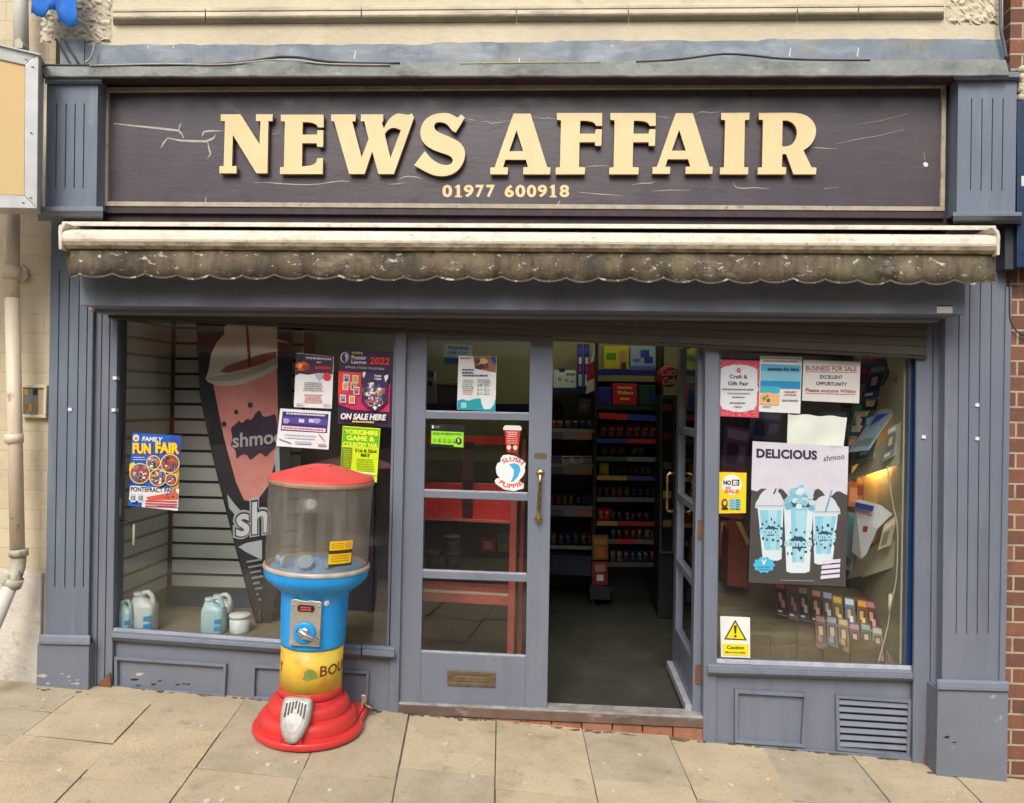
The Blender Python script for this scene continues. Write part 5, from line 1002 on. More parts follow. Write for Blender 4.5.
# 10 slush sticker
f = Flat(0.220)
f.card([(500.6, 458.6), (503, 455.2), (508.4, 454.6), (515, 456), (522, 459.6), (526, 463.6), (524.6, 467), (525.2, 471), (523, 476), (519, 480.6), (524, 484), (523.4, 488.4), (514, 491), (504, 489.4), (496, 484), (494.6, 480.8), (496.8, 478.2), (500, 478.4), (496.6, 474), (495.8, 468), (497.4, 463.4), (500.6, 461.6)], ink(240, 244, 246))
f.poly([(509, 464.4), (514, 463), (519, 465), (520.6, 470), (518, 476.5), (513, 482), (510.6, 482), (513.4, 476), (514, 470)], ink(70, 176, 226))
def arc(f, body, cx, cy, rx, ry, a0, a1, h, mat, up=True):
    me = text_mesh(body, 0.03); xs = [v.co.x for v in me.vertices]; ys = [v.co.y for v in me.vertices]; A, B, C_, D = min(xs), max(xs), min(ys), max(ys); Y = f._y()
    def fn(c):
        u = (c.x - A) / (B - A); w = (c.y - C_) / (D - C_); a = math.radians(a0 + (a1 - a0) * u); k = (w if up else -w) * h + (0 if up else h)
        return P(cx + (rx + k) * math.sin(a), cy - (ry + k) * math.cos(a), Y)
    f.b.mesh(me, fn, mat)
OR = ink(226, 96, 60)
arc(f, 'SLUSH', 511.5, 474.5, 13.2, 13.2, -36, 47, 4.6, OR); arc(f, 'PUPPIE', 511.5, 471, 12.8, 12.8, 228, 138, 4.6, OR, False)
f.done('sticker', 'white blue and orange SLUSH PUPPIE sticker by the door handle', 'sticker')
# 11 craft and gift fair
f = Flat(YG); f.card([(719.6, 359.4), (759.6, 360.6), (758.8, 417.8), (717.8, 416)], ink(216, 74, 96))
rq = random.Random(2); Yd = f._y()
for k in range(260):
    x, y = rq.uniform(719, 758.6), rq.uniform(361, 416)
    p = [P(x + 0.5 * math.cos(t * 1.57), y + 0.5 * math.sin(t * 1.57), Yd) for t in range(4)]
    if earea(p).y > 0: p.reverse()
    f.b.face(p, ink(244, 210, 216))
f.poly([(720.8, 369), (724, 366.6), (728, 366), (733, 364.6), (740, 364.8), (747, 365), (751, 366.8), (755, 367.6), (757.4, 371), (757.2, 385), (758.6, 389), (757, 393), (756.6, 405), (754, 409.6), (749, 410.4), (744, 412), (733, 411.6), (728, 410), (723, 409.2), (720, 404.6), (720.4, 391.6), (718.6, 388), (720.6, 384.6)], ink(226, 230, 236))
f.ell(738.8, 370.4, 2.2, 2.4, ink(196, 60, 70), 14); f.ell(738.8, 370.4, 0.9, 1, ink(240, 200, 200), 8); DG = ink(96, 92, 100)
f.text('Craft &', 729.4, 374.4, 747.8, 378.4, DG, 0.02, 0.03); f.text('Gift Fair', 727.8, 381.4, 748.8, 385.2, DG, 0.02, 0.03); f.lines(722.4, 388.4, 754.6, 1, 2, GY, 1.5, 0.02, 0.04); f.lines(727, 392.6, 750, 1, 2, GR, 1.2, 0.02, 0.05); f.lines(732, 396.4, 745, 1, 2, GY, 1.2, 0.02, 0.05); f.lines(730, 402, 746, 1, 2, ink(150, 130, 140), 1.4, 0.02, 0.05); f.lines(734, 406, 742, 1, 2, GR, 1.2, 0.02, 0.05)
f.done('poster', 'red spotted border Craft and Gift Fair poster at the top of the shelf window', 'poster')
# 12 seaside holiday notice
f = Flat(YG); f.card([(760, 355.8), (802.2, 357), (800.2, 413.6), (758.8, 411.6)], W_)
f.lines(762, 357.6, 800, 1, 2, GR, 0.9, 0.02, 0.02); f.lines(763, 360.4, 798, 1, 2, GY, 1.3, 0.02, 0.02)
f.poly([(760.8, 363.8), (801, 365.4), (800.6, 381.6), (760.4, 380.6)], ink(96, 182, 218)); f.poly([(760.8, 370.8), (801, 372.4), (800.6, 381.6), (760.4, 380.6)], ink(136, 204, 226)); f.poly([(760.4, 380.6), (800.6, 381.8), (800.3, 389), (779.6, 388.4), (779.4, 393), (760, 392)], ink(36, 150, 206)); f.poly([(760.2, 386), (779.8, 386.6), (779.6, 393), (760, 392.4)], ink(70, 190, 214))
f.poly([(760, 395), (764, 393), (770, 392.4), (779.5, 394.8), (779, 405.2), (759.5, 404.4)], ink(240, 190, 128)); blob(f, 764.4, 398.4, 2.0, ink(130, 150, 50), 9, 2); blob(f, 768.6, 400.4, 1.8, ink(80, 80, 120), 9, 3); blob(f, 767.4, 396, 1.2, ink(160, 90, 60), 8, 4)
f.text('caravan for hire', 767.6, 367.0, 798.6, 370.4, ink(28, 50, 90), 0.02, 0.035); f.lines(783, 391, 797.4, 2, 3, ink(206, 120, 140), 1.1, 0.02); f.lines(782, 399.6, 798.6, 1, 3, GY, 1.1, 0.02, 0.05); f.lines(761.6, 406, 772, 1, 2, GY, 1.0, 0.02)
f.done('notice', 'seaside notice with blue sea and sand, between the spotted poster and the for sale notice', 'notice')
# 13 business for sale
f = Flat(YG); f.card([(803.4, 359.6), (860.4, 361.8), (859.2, 403.4), (802, 400.6)], ink(228, 226, 224)); R2 = ink(178, 58, 62); D2 = ink(70, 66, 66)
f.text('BUSINESS FOR SALE', 806, 365.6, 856.6, 370.4, R2, 0.018, 0.02); f.rect(806, 371.4, 856.6, 371.9, R2, 0.018); f.text('EXCELLENT', 820, 375.0, 842.6, 378.6, D2, 0.02, 0.02); f.text('OPPORTUNITY', 816, 381.6, 847, 385.2, D2, 0.03, 0.02); f.text('Please enquire Within', 805.6, 388.2, 855.8, 392.6, R2, 0.03, 0.015); f.rect(805.6, 392.9, 855.8, 393.3, R2, 0.03)
f.done('notice', 'white notice reading BUSINESS FOR SALE in the shelf window', 'notice')
# 15 plain paper sheet
b = MB(); nx_, ny_ = 20, 8; gr = {}
for i in range(nx_ + 1):
    for j in range(ny_ + 1):
        u, v = i / nx_, j / ny_
        x = 788 + 59 * u - 3.5 * u * v - 1.0 * (1 - u) * v; y = 414 + 3.0 * u + (1 - v) * 0.7 * math.sin(u * 15) + v * 30
        gr[i, j] = P(x, y, 0.1975 + 0.002 * math.sin(u * 9 + v * 3) + 0.0015 * math.sin(v * 7 + u * 4))
for i in range(nx_):
    for j in range(ny_): b.face([gr[i, j], gr[i, j + 1], gr[i + 1, j + 1], gr[i + 1, j]], ink(226, 232, 222), True)
b.build('paper_sheet', weld=True, label='blank wavy sheet of white paper above the milkshake poster', cat='paper')
# 14 milkshake poster in clear sleeve
f = Flat(0.1975, 0.00006); f.card([(752.6, 441.2), (848.6, 446.6), (845.6, 586.6), (748.6, 582.4)], ink(80, 76, 78))
WP = ink(226, 222, 238); DK2 = ink(52, 44, 70)
f.poly([(752.6, 441.2), (848.6, 446.6), (847.2, 495), (843.6, 493.4), (840, 491.2), (836, 491.6), (832.6, 495), (829, 497.4), (825.6, 496.4), (822, 491), (818, 488.6), (814.8, 490), (813, 496), (812.8, 503), (790, 499), (786.8, 494), (783, 489.6), (779.6, 488.4), (778, 491), (778.2, 499), (776, 499.6), (774, 494.4), (770, 490.6), (765, 488.6), (761, 488.6), (757, 491.4), (751.2, 489.8)], WP)
f.text('DELICIOUS', 756.4, 448.4, 817.2, 458.0, DK2, 0.035, 0.05, sp=1.05)
f.text('shmoo', 823.6, 455.8, 844.6, 461.6, DK2, -0.12, 0.012)
def shake(f, cx, top, bot, wt, wb, dome, lean, s, big=False):
    cup = ink(228, 242, 250); liq = ink(150, 214, 240)
    f.poly([(cx - wt, top), (cx + wt, top), (cx + wb + lean, bot), (cx + wb * .6 + lean, bot + 1.6), (cx - wb * .6 + lean, bot + 1.6), (cx - wb + lean, bot)], cup)
    f.poly([(cx - wt * .86, top + 3), (cx + wt * .86, top + 3), (cx + wb * .8 + lean, bot - 9), (cx - wb * .8 + lean, bot - 9)], liq) if not big else f.poly([(cx - wt * .55, top - 1), (cx + wt * .6, top - 1), (cx + wb * .5 + lean, bot - 9), (cx - wb * .5 + lean, bot - 9)], liq)
    f.poly([(cx - wt * .2, top + 3), (cx + wt * .5, top + 3), (cx + wb * .4 + lean, bot - 9), (cx - wb * .2 + lean, bot - 9)], ink(180, 228, 246))
    if dome:
        f.poly([(cx - wt - 2.4, top + 1), (cx - wt - 1.8, top - 4)] + [(cx - (wt - 0.5) * math.cos(t * 0.314), top - 4 - dome * math.sin(t * 0.314)) for t in range(1, 10)] + [(cx + wt + 1.8, top - 4), (cx + wt + 2.4, top + 1), (cx, top + 2.4)], ink(222, 228, 240))
        f.poly([(cx - wt - 1.6, top - 1.6), (cx + wt + 1.6, top - 1.6), (cx + wt + 1.6, top - 0.6), (cx - wt - 1.6, top - 0.6)], ink(160, 176, 200))
    cy = (top + bot) / 2 + (3 if big else -2)
    q = random.Random(s); pts = []
    for i in range(26):
        a = 6.283 * i / 26; r = (10 if big else 8) * (0.82 + (0.42 if i % 3 == 0 else -0.05) * q.random()); pts.append((cx + lean * .4 + r * 1.02 * math.cos(a), cy + r * .78 * math.sin(a)))
    sp_ = ink(44, 84, 110); f.poly(pts, sp_)
    for i in range(14):
        a = 6.283 * i / 14 + q.random() * .3; r = (14.5 if big else 11) * (0.85 + 0.35 * q.random()); f.ell(cx + lean * .4 + r * math.cos(a), cy + r * .9 * math.sin(a), 0.7 + 0.9 * q.random(), 1.0 + 1.0 * q.random(), sp_, 8)
    w = 14 if big else 11.5
    f.text('shmoo', cx + lean * .4 - w, cy - 4.4, cx + lean * .4 + w, cy + 3.8, ink(176, 226, 244), 0.02, 0.05)
shake(f, 770.5, 507, 559, 13, 9.4, 14.5, 1.6, 3); f.poly([(773, 493.5), (775.8, 488), (776.8, 488.6), (774.6, 494)], DK2)
shake(f, 825.5, 513, 563, 12.6, 9, 13.5, -2.2, 5); f.poly([(824.5, 512), (831.2, 490), (832.6, 490.4), (826.2, 512.4)], ink(100, 176, 208))
shake(f, 798.6, 508, 571.4, 14.6, 11.6, 0, -0.6, 8, True)
q = random.Random(12)
for k in range(44):
    t = q.random(); y = 509 - 24 * t; w = 13.5 * (1 - t) + 5.0; c = q.choice([(206, 232, 244), (150, 206, 230), (120, 190, 222), (226, 242, 248)]); f.ell(799 + w * (q.random() * 2 - 1) * 0.9 + 2 * t, y, 2.6 + 1.6 * q.random(), 2.2 + 1.2 * q.random(), ink(*c), 10)
q2 = [(764 + (9.6 if i % 2 else 11.4) * math.cos(i * 0.3142), 565 + (7.0 if i % 2 else 8.6) * math.sin(i * 0.3142)) for i in range(20)]; f.poly(q2, ink(84, 190, 232)); f.text('V', 761, 559.4, 766.6, 565, W_, 0, 0.05); f.lines(757, 566.6, 771, 2, 2.6, ink(46, 130, 180), 1.2)
for k in range(4):
    y = 559.4 + 5 * k; f.poly([(822.4 - k * .5, y + 1.2), (840.4 - k * .2, y - 0.6), (840.2 - k * .2, y + 3.0), (821.8 - k * .5, y + 4.8)], WP)
f.rect(780, 579.8, 814, 580.7, ink(150, 148, 150), 0.02)
po = f.done('poster', 'large DELICIOUS milkshake poster with three blue cups in a clear sleeve', 'poster')
b = MB(); b.px([(750.8, 440.6), (850, 446.2), (847, 588.4), (747.2, 584)], 0.1895, 0.0015, ACRYL); b.build('clear_sleeve', po)
# 16 no ID no sale
f = Flat(YG); f.card([(718, 472), (746.6, 472.8), (745.8, 513), (717.2, 513.4)], ink(244, 216, 30)); f.ell(731.6, 484.6, 10.0, 10.2, ink(238, 238, 236), 28); f.text('NO', 723.4, 480.4, 731.2, 485, ink(40, 36, 40), 0, 0.06); f.poly([(732, 479.6), (739.4, 479.6), (739.2, 485.6), (732, 485.6)], ink(40, 36, 40)); f.text('ID', 733.2, 480.6, 738.2, 484.8, W_, 0, 0.06); f.text('NO', 725.6, 486.4, 731.0, 489.2, ink(226, 90, 130), 0, 0.04); f.text('SALE', 724.6, 489.4, 739, 493.0, ink(240, 130, 60), 0, 0.06)
f.ell(724.6, 503.4, 3.2, 4.6, ink(110, 60, 40), 14); f.ell(724.8, 503.0, 1.7, 2.4, ink(240, 190, 150), 12); f.rect(721.6, 507.6, 728, 509.6, ink(46, 40, 44)); f.rect(729.6, 498.8, 740.4, 509.4, ink(140, 200, 220)); f.lines(736, 499.6, 740, 5, 2.2, ink(50, 90, 110), 1.2, 0, 0.05); f.lines(730.2, 500.6, 735, 4, 2.4, ink(90, 150, 180), 1.0)
f.done('sign', 'small yellow NO ID NO SALE sign beside the doorway post', 'sign')
# 17 caution
f = Flat(YG); f.card([(720.2, 616), (750, 617.4), (750.2, 658), (721, 657)], ink(236, 238, 234)); KB = ink(70, 58, 20); YC = ink(246, 226, 40)
f.poly([(735.2, 619.6), (747.0, 640.6), (724.0, 639.4)], KB); f.poly([(735.2, 622.4), (744.6, 639.2), (726.4, 638.2)], YC); f.poly([(733.8, 625.4), (736.8, 625.4), (736.2, 633.8), (734.4, 633.8)], KB); f.ell(735.3, 636.2, 1.4, 1.3, KB, 10); f.poly([(722.6, 643.4), (748.6, 644.4), (748.6, 656.2), (722.8, 655)], YC); f.text('Caution', 726.8, 645.4, 744.2, 649, KB, 0.03, 0.03); f.text('Mind the step', 725.4, 651.2, 745.4, 653.8, KB, 0.02, 0.02)
f.done('sign', 'white and yellow triangle Caution sign low in the corner of the shelf window', 'sign')
# ceiling lights of the shop, hidden above the shutter line: what lights the olive wall
TUBE = bpy.data.materials.new('lit_ceiling_tube'); TUBE.use_nodes = True; _n = TUBE.node_tree; _n.nodes.clear(); _e = _n.nodes.new('ShaderNodeEmission'); _o = _n.nodes.new('ShaderNodeOutputMaterial'); _e.inputs[0].default_value = (1.0, 0.93, 0.74, 1); _e.inputs[1].default_value = 9.0; _n.links.new(_e.outputs[0], _o.inputs[0])
cl_ = thing('ceiling_light', 'fluorescent batten on the shop ceiling above the shelf units', 'ceiling light', (0.1, 2.2, ZC))
b = MB(); b.box((-1.0, 2.16, ZC - 0.05), (1.2, 2.24, ZC - 0.001), ink(230, 230, 225)); b.build('housing', cl_); b = MB(); b.tube([(-0.95, 2.2, ZC - 0.075), (1.15, 2.2, ZC - 0.075)], 0.016, TUBE, 10); b.build('tube', cl_)
# ================================================================== inside the left window
SLAT = surf('grey_slatwall', (0.60, 0.61, 0.58), (0.54, 0.55, 0.52), 2, 0.6)
NAVYGAP = surf('navy_slot', (0.006, 0.009, 0.024), (0.005, 0.007, 0.018), 6, 0.8)
sw = thing('slatwall', 'grey slatwall panels with dark slots lining the window with the fun fair poster', 'slatwall', P(168, 590, 0.88))
YBW = 0.88; xw = P(170, 500, YBW).x; xs0 = xw
zs = [P(190, y, YBW).z for y in (328, 343.3, 358.7, 374, 389, 404.2, 419.4, 435, 451, 466.3, 481.7, 497.2, 512.6, 528, 543.4, 558.8, 574.2)]
ztop = zs[0] + 0.35; zbot = P(190, 588, YBW).z
xr_ = P(392, 500, YBW).x
b = MB(); c = MB()
edges = [ztop] + zs + [zbot]
for z1, z0 in zip(edges[:-1], edges[1:]):
    b.box((xs0, YBW, z0 + 0.009), (P(300, 500, YBW).x, YBW + 0.012, z1 - 0.009), SLAT)
    c.box((xs0 - 0.012, 0.28, z0 + 0.009), (xs0, YBW, z1 - 0.009), SLAT)
b.box((xs0, YBW + 0.014, zbot), (P(300, 500, YBW).x, YBW + 0.03, ztop), NAVYGAP); c.box((xs0 - 0.03, 0.28, zbot), (xs0 - 0.014, YBW, ztop), NAVYGAP)
b.build('back_panel', sw); c.build('side_panel', sw)
b = MB(); b.box((xs0 + 0.001, YBW - 0.02, zbot), (xs0 + 0.02, YBW - 0.001, ztop), ink(96, 52, 40)); b.build('corner_strip', sw)
b = MB(); DKP = surf('dark_brown_partition', (0.055, 0.04, 0.038), (0.035, 0.025, 0.027), 3, 0.5); b.box((P(300, 500, YBW).x, YBW, P(300, 640, YBW).z), (xr_ + 0.15, YBW + 0.03, P(300, 372, YBW).z), DKP)
for x in (312, 344, 372): b.box((P(x, 400, YBW).x, YBW - 0.03, P(300, 640, YBW).z), (P(x, 400, YBW).x + 0.03, YBW - 0.001, P(300, 372, YBW).z), ink(74, 46, 42))
b.build('partition', label='dark brown panelled partition behind the notices and the vending machine', cat='partition')
ZW = P(205, 631, 0.36).z
b = MB(); b.box((xs0 - 0.03, 0.27, ZW - 0.05), (xr_ + 0.15, YBW + 0.03, ZW), surf('tan_display_floor', (0.26, 0.21, 0.14), (0.20, 0.165, 0.11), 3, 0.7)); b.box((xs0 - 0.01, YBW - 0.02, ZW), (P(300, 600, YBW).x, YBW - 0.001, zbot - 0.012), surf('blue_grey_kickboard', (0.045, 0.085, 0.115), (0.03, 0.06, 0.085), 3, 0.5)); b.box((xs0 - 0.01, YBW - 0.022, zbot - 0.012), (P(300, 600, YBW).x, YBW - 0.001, zbot + 0.012), ink(70, 62, 60))
b.build('display_plinth', label='tan display plinth with blue grey kickboard inside the slatwall window', cat='plinth')
cable('lock_cord', [(126, 345), (125, 400), (121, 470), (119.5, 517), (124, 520), (130, 523), (132, 528)], 0.235, 0.003, BLACK, 'black cord hanging at the edge of the slatwall window')
for x, y, h_, lb_ in ((120, 507, 19, 'white cleat on the black cord, the upper one'), (134, 535, 22, 'white cleat on the black cord, the lower one')):
    b = MB(); b.tube([P(x, y - h_ / 2, 0.233), P(x, y - h_ / 2 + 2, 0.228), P(x - .3, y + h_ / 2 - 2, 0.228), P(x - .3, y + h_ / 2, 0.233)], [0.003, 0.007, 0.007, 0.003], ink(214, 212, 196), 10); b.build('cleat', label=lb_, cat='cord cleat', group='cleats on the window cord')
# hanging feather banner with milkshake
bn = thing('banner', 'tall dark feather banner with a pink milkshake cup, leaning in the slatwall window', 'banner', P(262, 631, 0.55))
f = Flat(0.55, 0.0008); DB = surf('dark_banner_cloth', (0.020, 0.017, 0.024), (0.014, 0.012, 0.018), 4, 0.7)
f.card([(198, 312), (292, 312), (292, 420), (288, 500), (281, 560), (270, 629), (262, 631), (257, 628), (236, 545), (214, 458), (202, 398), (197, 350)], DB, 0.004)
PK = surf('pink_milkshake_print', (0.78, 0.31, 0.28), (0.70, 0.235, 0.21), 6, 0.6, [((0.76, 0.36, 0.30), 9, 0.56, 0.72, 0.5, (0.4, 1, 2))])
f.poly([(213, 383), (228, 386), (245, 381), (262, 374), (277, 366), (278, 420), (277, 455), (268, 486), (256, 502), (244, 500), (236, 482), (224, 438)], PK)
LIDP = surf('grey_lid_print', (0.70, 0.65, 0.56), (0.62, 0.57, 0.49), 6, 0.6)
f.poly([(224.5, 334), (224, 327), (228, 324), (240, 322), (262, 322), (277, 323), (277.6, 368), (262, 377), (245, 383.5), (230, 386), (216, 385.4), (208, 382), (205.4, 378.6), (207.4, 374), (209, 368), (211, 354), (217, 342)], LIDP)
f.poly([(220, 372), (226, 366), (244, 360), (262, 354), (276, 351.6), (276.4, 357), (262, 364), (246, 369), (228, 373)], ink(170, 90, 76)); f.poly([(206, 378), (222, 375), (246, 370.4), (264, 363), (277, 357), (277.4, 363), (262, 372), (244, 378), (226, 381.4), (212, 381)], ink(196, 182, 168)); f.poly([(245.6, 326), (248, 326), (251.6, 366.6), (248.4, 367.4)], ink(150, 34, 38))
SPL = surf('dark_plum_splat', (0.045, 0.022, 0.055), (0.035, 0.018, 0.045), 6, 0.6)
f.poly(chaikin([(230, 428), (236, 424), (239, 420), (242, 424), (247, 418), (251, 421), (256, 412), (261, 410), (262, 417), (270, 416), (277, 413), (277.6, 446), (270, 452), (266, 458), (261, 452), (255, 456), (250, 461), (247, 454), (240, 455), (236, 460), (236, 450), (230, 446), (233, 438)], 2), SPL)
for x, y, r in ((224, 424, 2.4), (250, 405, 2.4), (236, 412, 2)): f.ell(x, y, r, r * 1.2, SPL, 10)
f.text('shmoo', 232.4, 433.6, 284, 448, ink(206, 200, 206), -0.10, 0.02)
WS = ink(196, 200, 208)
f.poly([(227, 494), (233, 502), (238, 508), (243, 513), (247, 519), (243, 521), (236, 516), (229, 508)], WS); f.poly([(274, 452), (279, 446), (280, 470), (276, 478)], WS); f.poly([(238, 547), (246, 543), (262, 540), (262, 560), (254, 556), (246, 552), (240, 548)], WS)
f.text('sh', 232.8, 500.5, 271, 540.5, ink(196, 200, 208), -0.15, 0.07); f.text('sh', 234.6, 503, 270, 538.8, ink(46, 38, 50), -0.15, 0.045); f.text('sh', 236, 504.8, 268.6, 537.4, ink(232, 232, 238), -0.15, 0.02)
for k in range(8): f.rect(246.5 + 1.7 * k, 561 + 5.4 * k, 262 - 0.6 * k + (3 if k % 2 else 0), 563.0 + 5.4 * k, ink(150, 154, 160), -0.18)
f.done('cloth', None, None, parent=bn)
b = MB(); b.tube([P(198, 322, 0.556), P(201, 395, 0.556), P(214, 458, 0.556), P(236, 545, 0.556), P(259, 632, 0.556)], 0.008, BLACK, 8); b.build('pole', bn)
b = MB(); b.lathe([(0.022, 0), (0.026, 0.01), (0.026, 0.03), (0.016, 0.05), (0.012, 0.08)], BLACK, Matrix.Translation(Vector((P(259.5, 632, 0.556).x, 0.556, ZW))), 16); b.build('foot', bn)
b = MB(); b.tube([P(267.5, 338.6, 0.50), P(288, 342.4, 0.54)], 0.007, ink(200, 176, 120), 8); b.build('peg', label='short pale wooden peg at the top of the feather banner', cat='peg')
# bottles
JUG = surf('translucent_blue_jug', (0.42, 0.60, 0.64), (0.38, 0.55, 0.60), 6, 0.3); JUGW = surf('milky_white_jug', (0.60, 0.64, 0.64), (0.55, 0.58, 0.58), 6, 0.35); JLB = ink(40, 150, 205)
def jug(x0, x1, ytop, ybot, Y, mat, label, flip=1):
    c = P((x0 + x1) / 2, ybot, Y); c.z = ZW; w = (P(x1, ybot, Y) - P(x0, ybot, Y)).length / 2; h_ = abs(P(x0, ytop, Y).z - ZW); d = w * 0.72
    o = thing('jug', label, 'jug', c, 'plastic jugs in the window'); M_ = Matrix.Translation(c)
    def sect(k, z, dx=0.0, n=20): 
        out = []
        for i in range(n):
            a = 6.2832 * i / n; ca, sa = math.cos(a), math.sin(a); e = 0.45
            out.append(M_ @ Vector((dx * flip + w * k * math.copysign(abs(ca) ** e, ca), d * k * math.copysign(abs(sa) ** e, sa), z)))
        return out
    b = MB(); b.ring([sect(0.92, 0), sect(1, 0.012), sect(1, h_ * .62), sect(0.92, h_ * .70), sect(0.62, h_ * .80, -w * .22), sect(0.36, h_ * .88, -w * .42), sect(0.30, h_ * .90, -w * .45)], mat); b.build('body', o)
    b = MB(); b.lathe([(w * .34, 0), (w * .36, h_ * .02), (w * .36, h_ * .085), (w * .30, h_ * .10)], JUGW, M_ @ Matrix.Translation((-w * .45 * flip, 0, h_ * .89)), 16); b.build('cap', o)
    b = MB(); b.tube([M_ @ Vector((x * w * flip, 0, z * h_)) for x, z in ((-0.15, .88), (0.05, .99), (0.35, 1.0), (0.62, .92), (0.75, .78), (0.78, .66))], w * 0.19, mat, 10); b.build('handle', o)
    b = MB(); 
    for k in range(2): b.prism([M_ @ Vector((w * flip * q_, -d - 0.001, h_ * (z + .2 * k))) for q_, z in ((0.35, .10), (0.98, .13), (0.98, .27), (0.35, .22))], (0, 0.004, 0), JLB)
    b.build('print', o)
jug(117.5, 132, 600, 628, 0.262, JUG, 'bluish plastic jug at the end of the window, in front of the milky jug', 1)
jug(131, 156, 591.5, 628, 0.33, JUGW, 'milky white plastic jug with blue print, in the pair at the end of the window', 1)
jug(202.5, 225, 597, 630, 0.34, JUG, 'bluish plastic jug next to the white tub', 1)
jug(211, 232.5, 594, 629, 0.50, JUGW, 'milky jug half hidden behind the bluish jug by the white tub', 1)
c = P(239.6, 631, 0.36); c.z = ZW; tb = thing('tub', 'small white lidded tub between a jug and the foot of the banner', 'tub', c)
b = MB(); b.lathe([(0.050, 0), (0.053, 0.01), (0.055, 0.085)], ink(232, 238, 240), Matrix.Translation(c), 28); b.build('body', tb); b = MB(); b.lathe([(0.057, 0.083), (0.058, 0.098), (0.054, 0.104), (0.001, 0.105)], ink(240, 242, 242), Matrix.Translation(c), 28); b.build('lid', tb)

# ================================================================== behind the shut door
RR = surf('glossy_red_rack', (0.62, 0.05, 0.045), (0.54, 0.04, 0.04), 3, 0.25); RRL = surf('worn_red_rail', (0.46, 0.10, 0.08), (0.36, 0.07, 0.06), 9, 0.4)
Yr = 0.75
rk = thing('display_rack', 'red metal display rack standing behind the shut glazed door', 'rack', P(470, 690, Yr))
b = MB(); b.px([(408, 482), (514, 484), (513.6, 524), (407, 519)], Yr - 0.01, 0.02, RR); b.build('panel', rk, bev=0.003)
b = MB(); b.px([(405, 516), (514, 521), (514, 524), (405, 519)], Yr - 0.03, 0.3, RRL); b.px([(408, 435), (516, 437), (516, 445), (408, 443)], Yr - 0.02, 0.03, RR); b.px([(404, 591), (514, 597), (514, 606), (404, 600)], Yr - 0.02, 0.3, RRL); b.px([(404, 588.5), (513, 594.5), (513, 597), (404, 591)], Yr - 0.025, 0.03, ink(200, 160, 130))
b.build('shelf', rk, bev=0.002)
for q, Y in (([(512, 440), (518.5, 440), (513, 690), (506, 690)], Yr - 0.03), ([(410, 440), (416, 440), (408, 690), (402, 690)], Yr - 0.03), ([(522, 440), (526, 440), (521, 662), (517, 662)], Yr + 0.3)):
    b = MB(); b.px(q, Y, 0.04, RRL); b.build('post', rk, bev=0.003)
b = MB(); b.px([(463, 442), (473.5, 442), (472, 516), (462.4, 516)], Yr - 0.04, 0.02, ink(70, 30, 30)); b.build('centre_post', rk)
# cabinet with tubs behind it
YC_ = 1.5
cb_ = thing('counter', 'brown shop counter with dark front seen through the shut door', 'counter', Vector((P(470, 640, YC_).x, YC_ + 0.2, ZF)))
CNT = surf('brown_counter_laminate', (0.085, 0.070, 0.045), (0.065, 0.052, 0.033), 2, 0.5, [((0.13, 0.11, 0.07), 3, 0.52, 0.7, 0.6, (0.4, 1, 4))])
za_ = P(470, 571, YC_).z
b = MB(); b.box((P(398, 600, YC_).x, YC_, ZF + 0.002), (P(536, 600, YC_).x, YC_ + 0.5, za_ - 0.03), CNT); b.build('front', cb_); b = MB(); b.box((P(396, 600, YC_).x, YC_ - 0.03, za_ - 0.0295), (P(538, 600, YC_).x, YC_ + 0.52, za_), surf('olive_counter_top', (0.20, 0.17, 0.09), (0.16, 0.135, 0.07), 3, 0.5)); b.build('top', cb_, bev=0.004)
b = MB(); b.box((P(396, 500, 2.02).x, 2.05, za_), (P(536, 500, 2.02).x, 2.10, za_ + 0.72), surf('grey_olive_back_panel', (0.15, 0.135, 0.10), (0.12, 0.105, 0.08), 3, 0.7)); b.build('back_panel', cb_)
TUBM = surf('smoky_clear_tub', (0.22, 0.20, 0.17), (0.16, 0.14, 0.12), 8, 0.3); TUBL = surf('grey_tub_lid', (0.33, 0.31, 0.27), (0.26, 0.24, 0.2), 8, 0.4)
for x, y, w, lb_ in ((452, 571, 9, 'smoky sweet tub on the counter, under the stacked one'), (433, 571, 8, 'smoky sweet tub on the counter nearest the door hinge side'), (452, 552, 8.5, 'smoky sweet tub stacked on top of another')):
    c = P(x, y, YC_ + 0.13); c.z = za_ + (0.0 if y > 560 else 0.111); s_ = w * 0.0062
    o = thing('sweet_tub', lb_, 'tub', c, 'sweet tubs on the counter'); b = MB(); b.lathe([(s_ * .9, 0), (s_ * .95, 0.01), (s_, 0.09)], TUBM, Matrix.Translation(c), 20); b.build('body', o); b = MB(); b.lathe([(s_ * 1.08, 0.088), (s_ * 1.1, 0.105), (s_ * .9, 0.11), (0.001, 0.11)], TUBL, Matrix.Translation(c), 20); b.build('lid', o)
def carton(name, x0, y0, x1, y1, Y, d, col, label, cat='box', group=None, face=None, ftxt=None, sl=0.0, fcol=None):
    b = MB(); b.rect(x0, y0, x1, y1, Y, d, inkb(*col), sl); o = b.build(name, bev=0.004, label=label, cat=cat, group=group)
    f = Flat(Y - 0.0005)
    w, h_ = x1 - x0, y1 - y0
    for (u0, v0, u1, v1, c_) in (face or [(0.08, 0.1, 0.92, 0.55, tuple(min(255, v + 40) for v in col)), (0.15, 0.62, 0.8, 0.78, (220, 220, 210))]): f.rect(x0 + u0 * w, y0 + v0 * h_, x0 + u1 * w, y0 + v1 * h_, inkb(*c_), sl)
    if ftxt: f.text(ftxt[0], x0 + ftxt[1] * w, y0 + ftxt[2] * h_, x0 + ftxt[3] * w, y0 + ftxt[4] * h_, inkb(*ftxt[5]), sl, 0.02)
    f.done('print', None, None, parent=o); return o
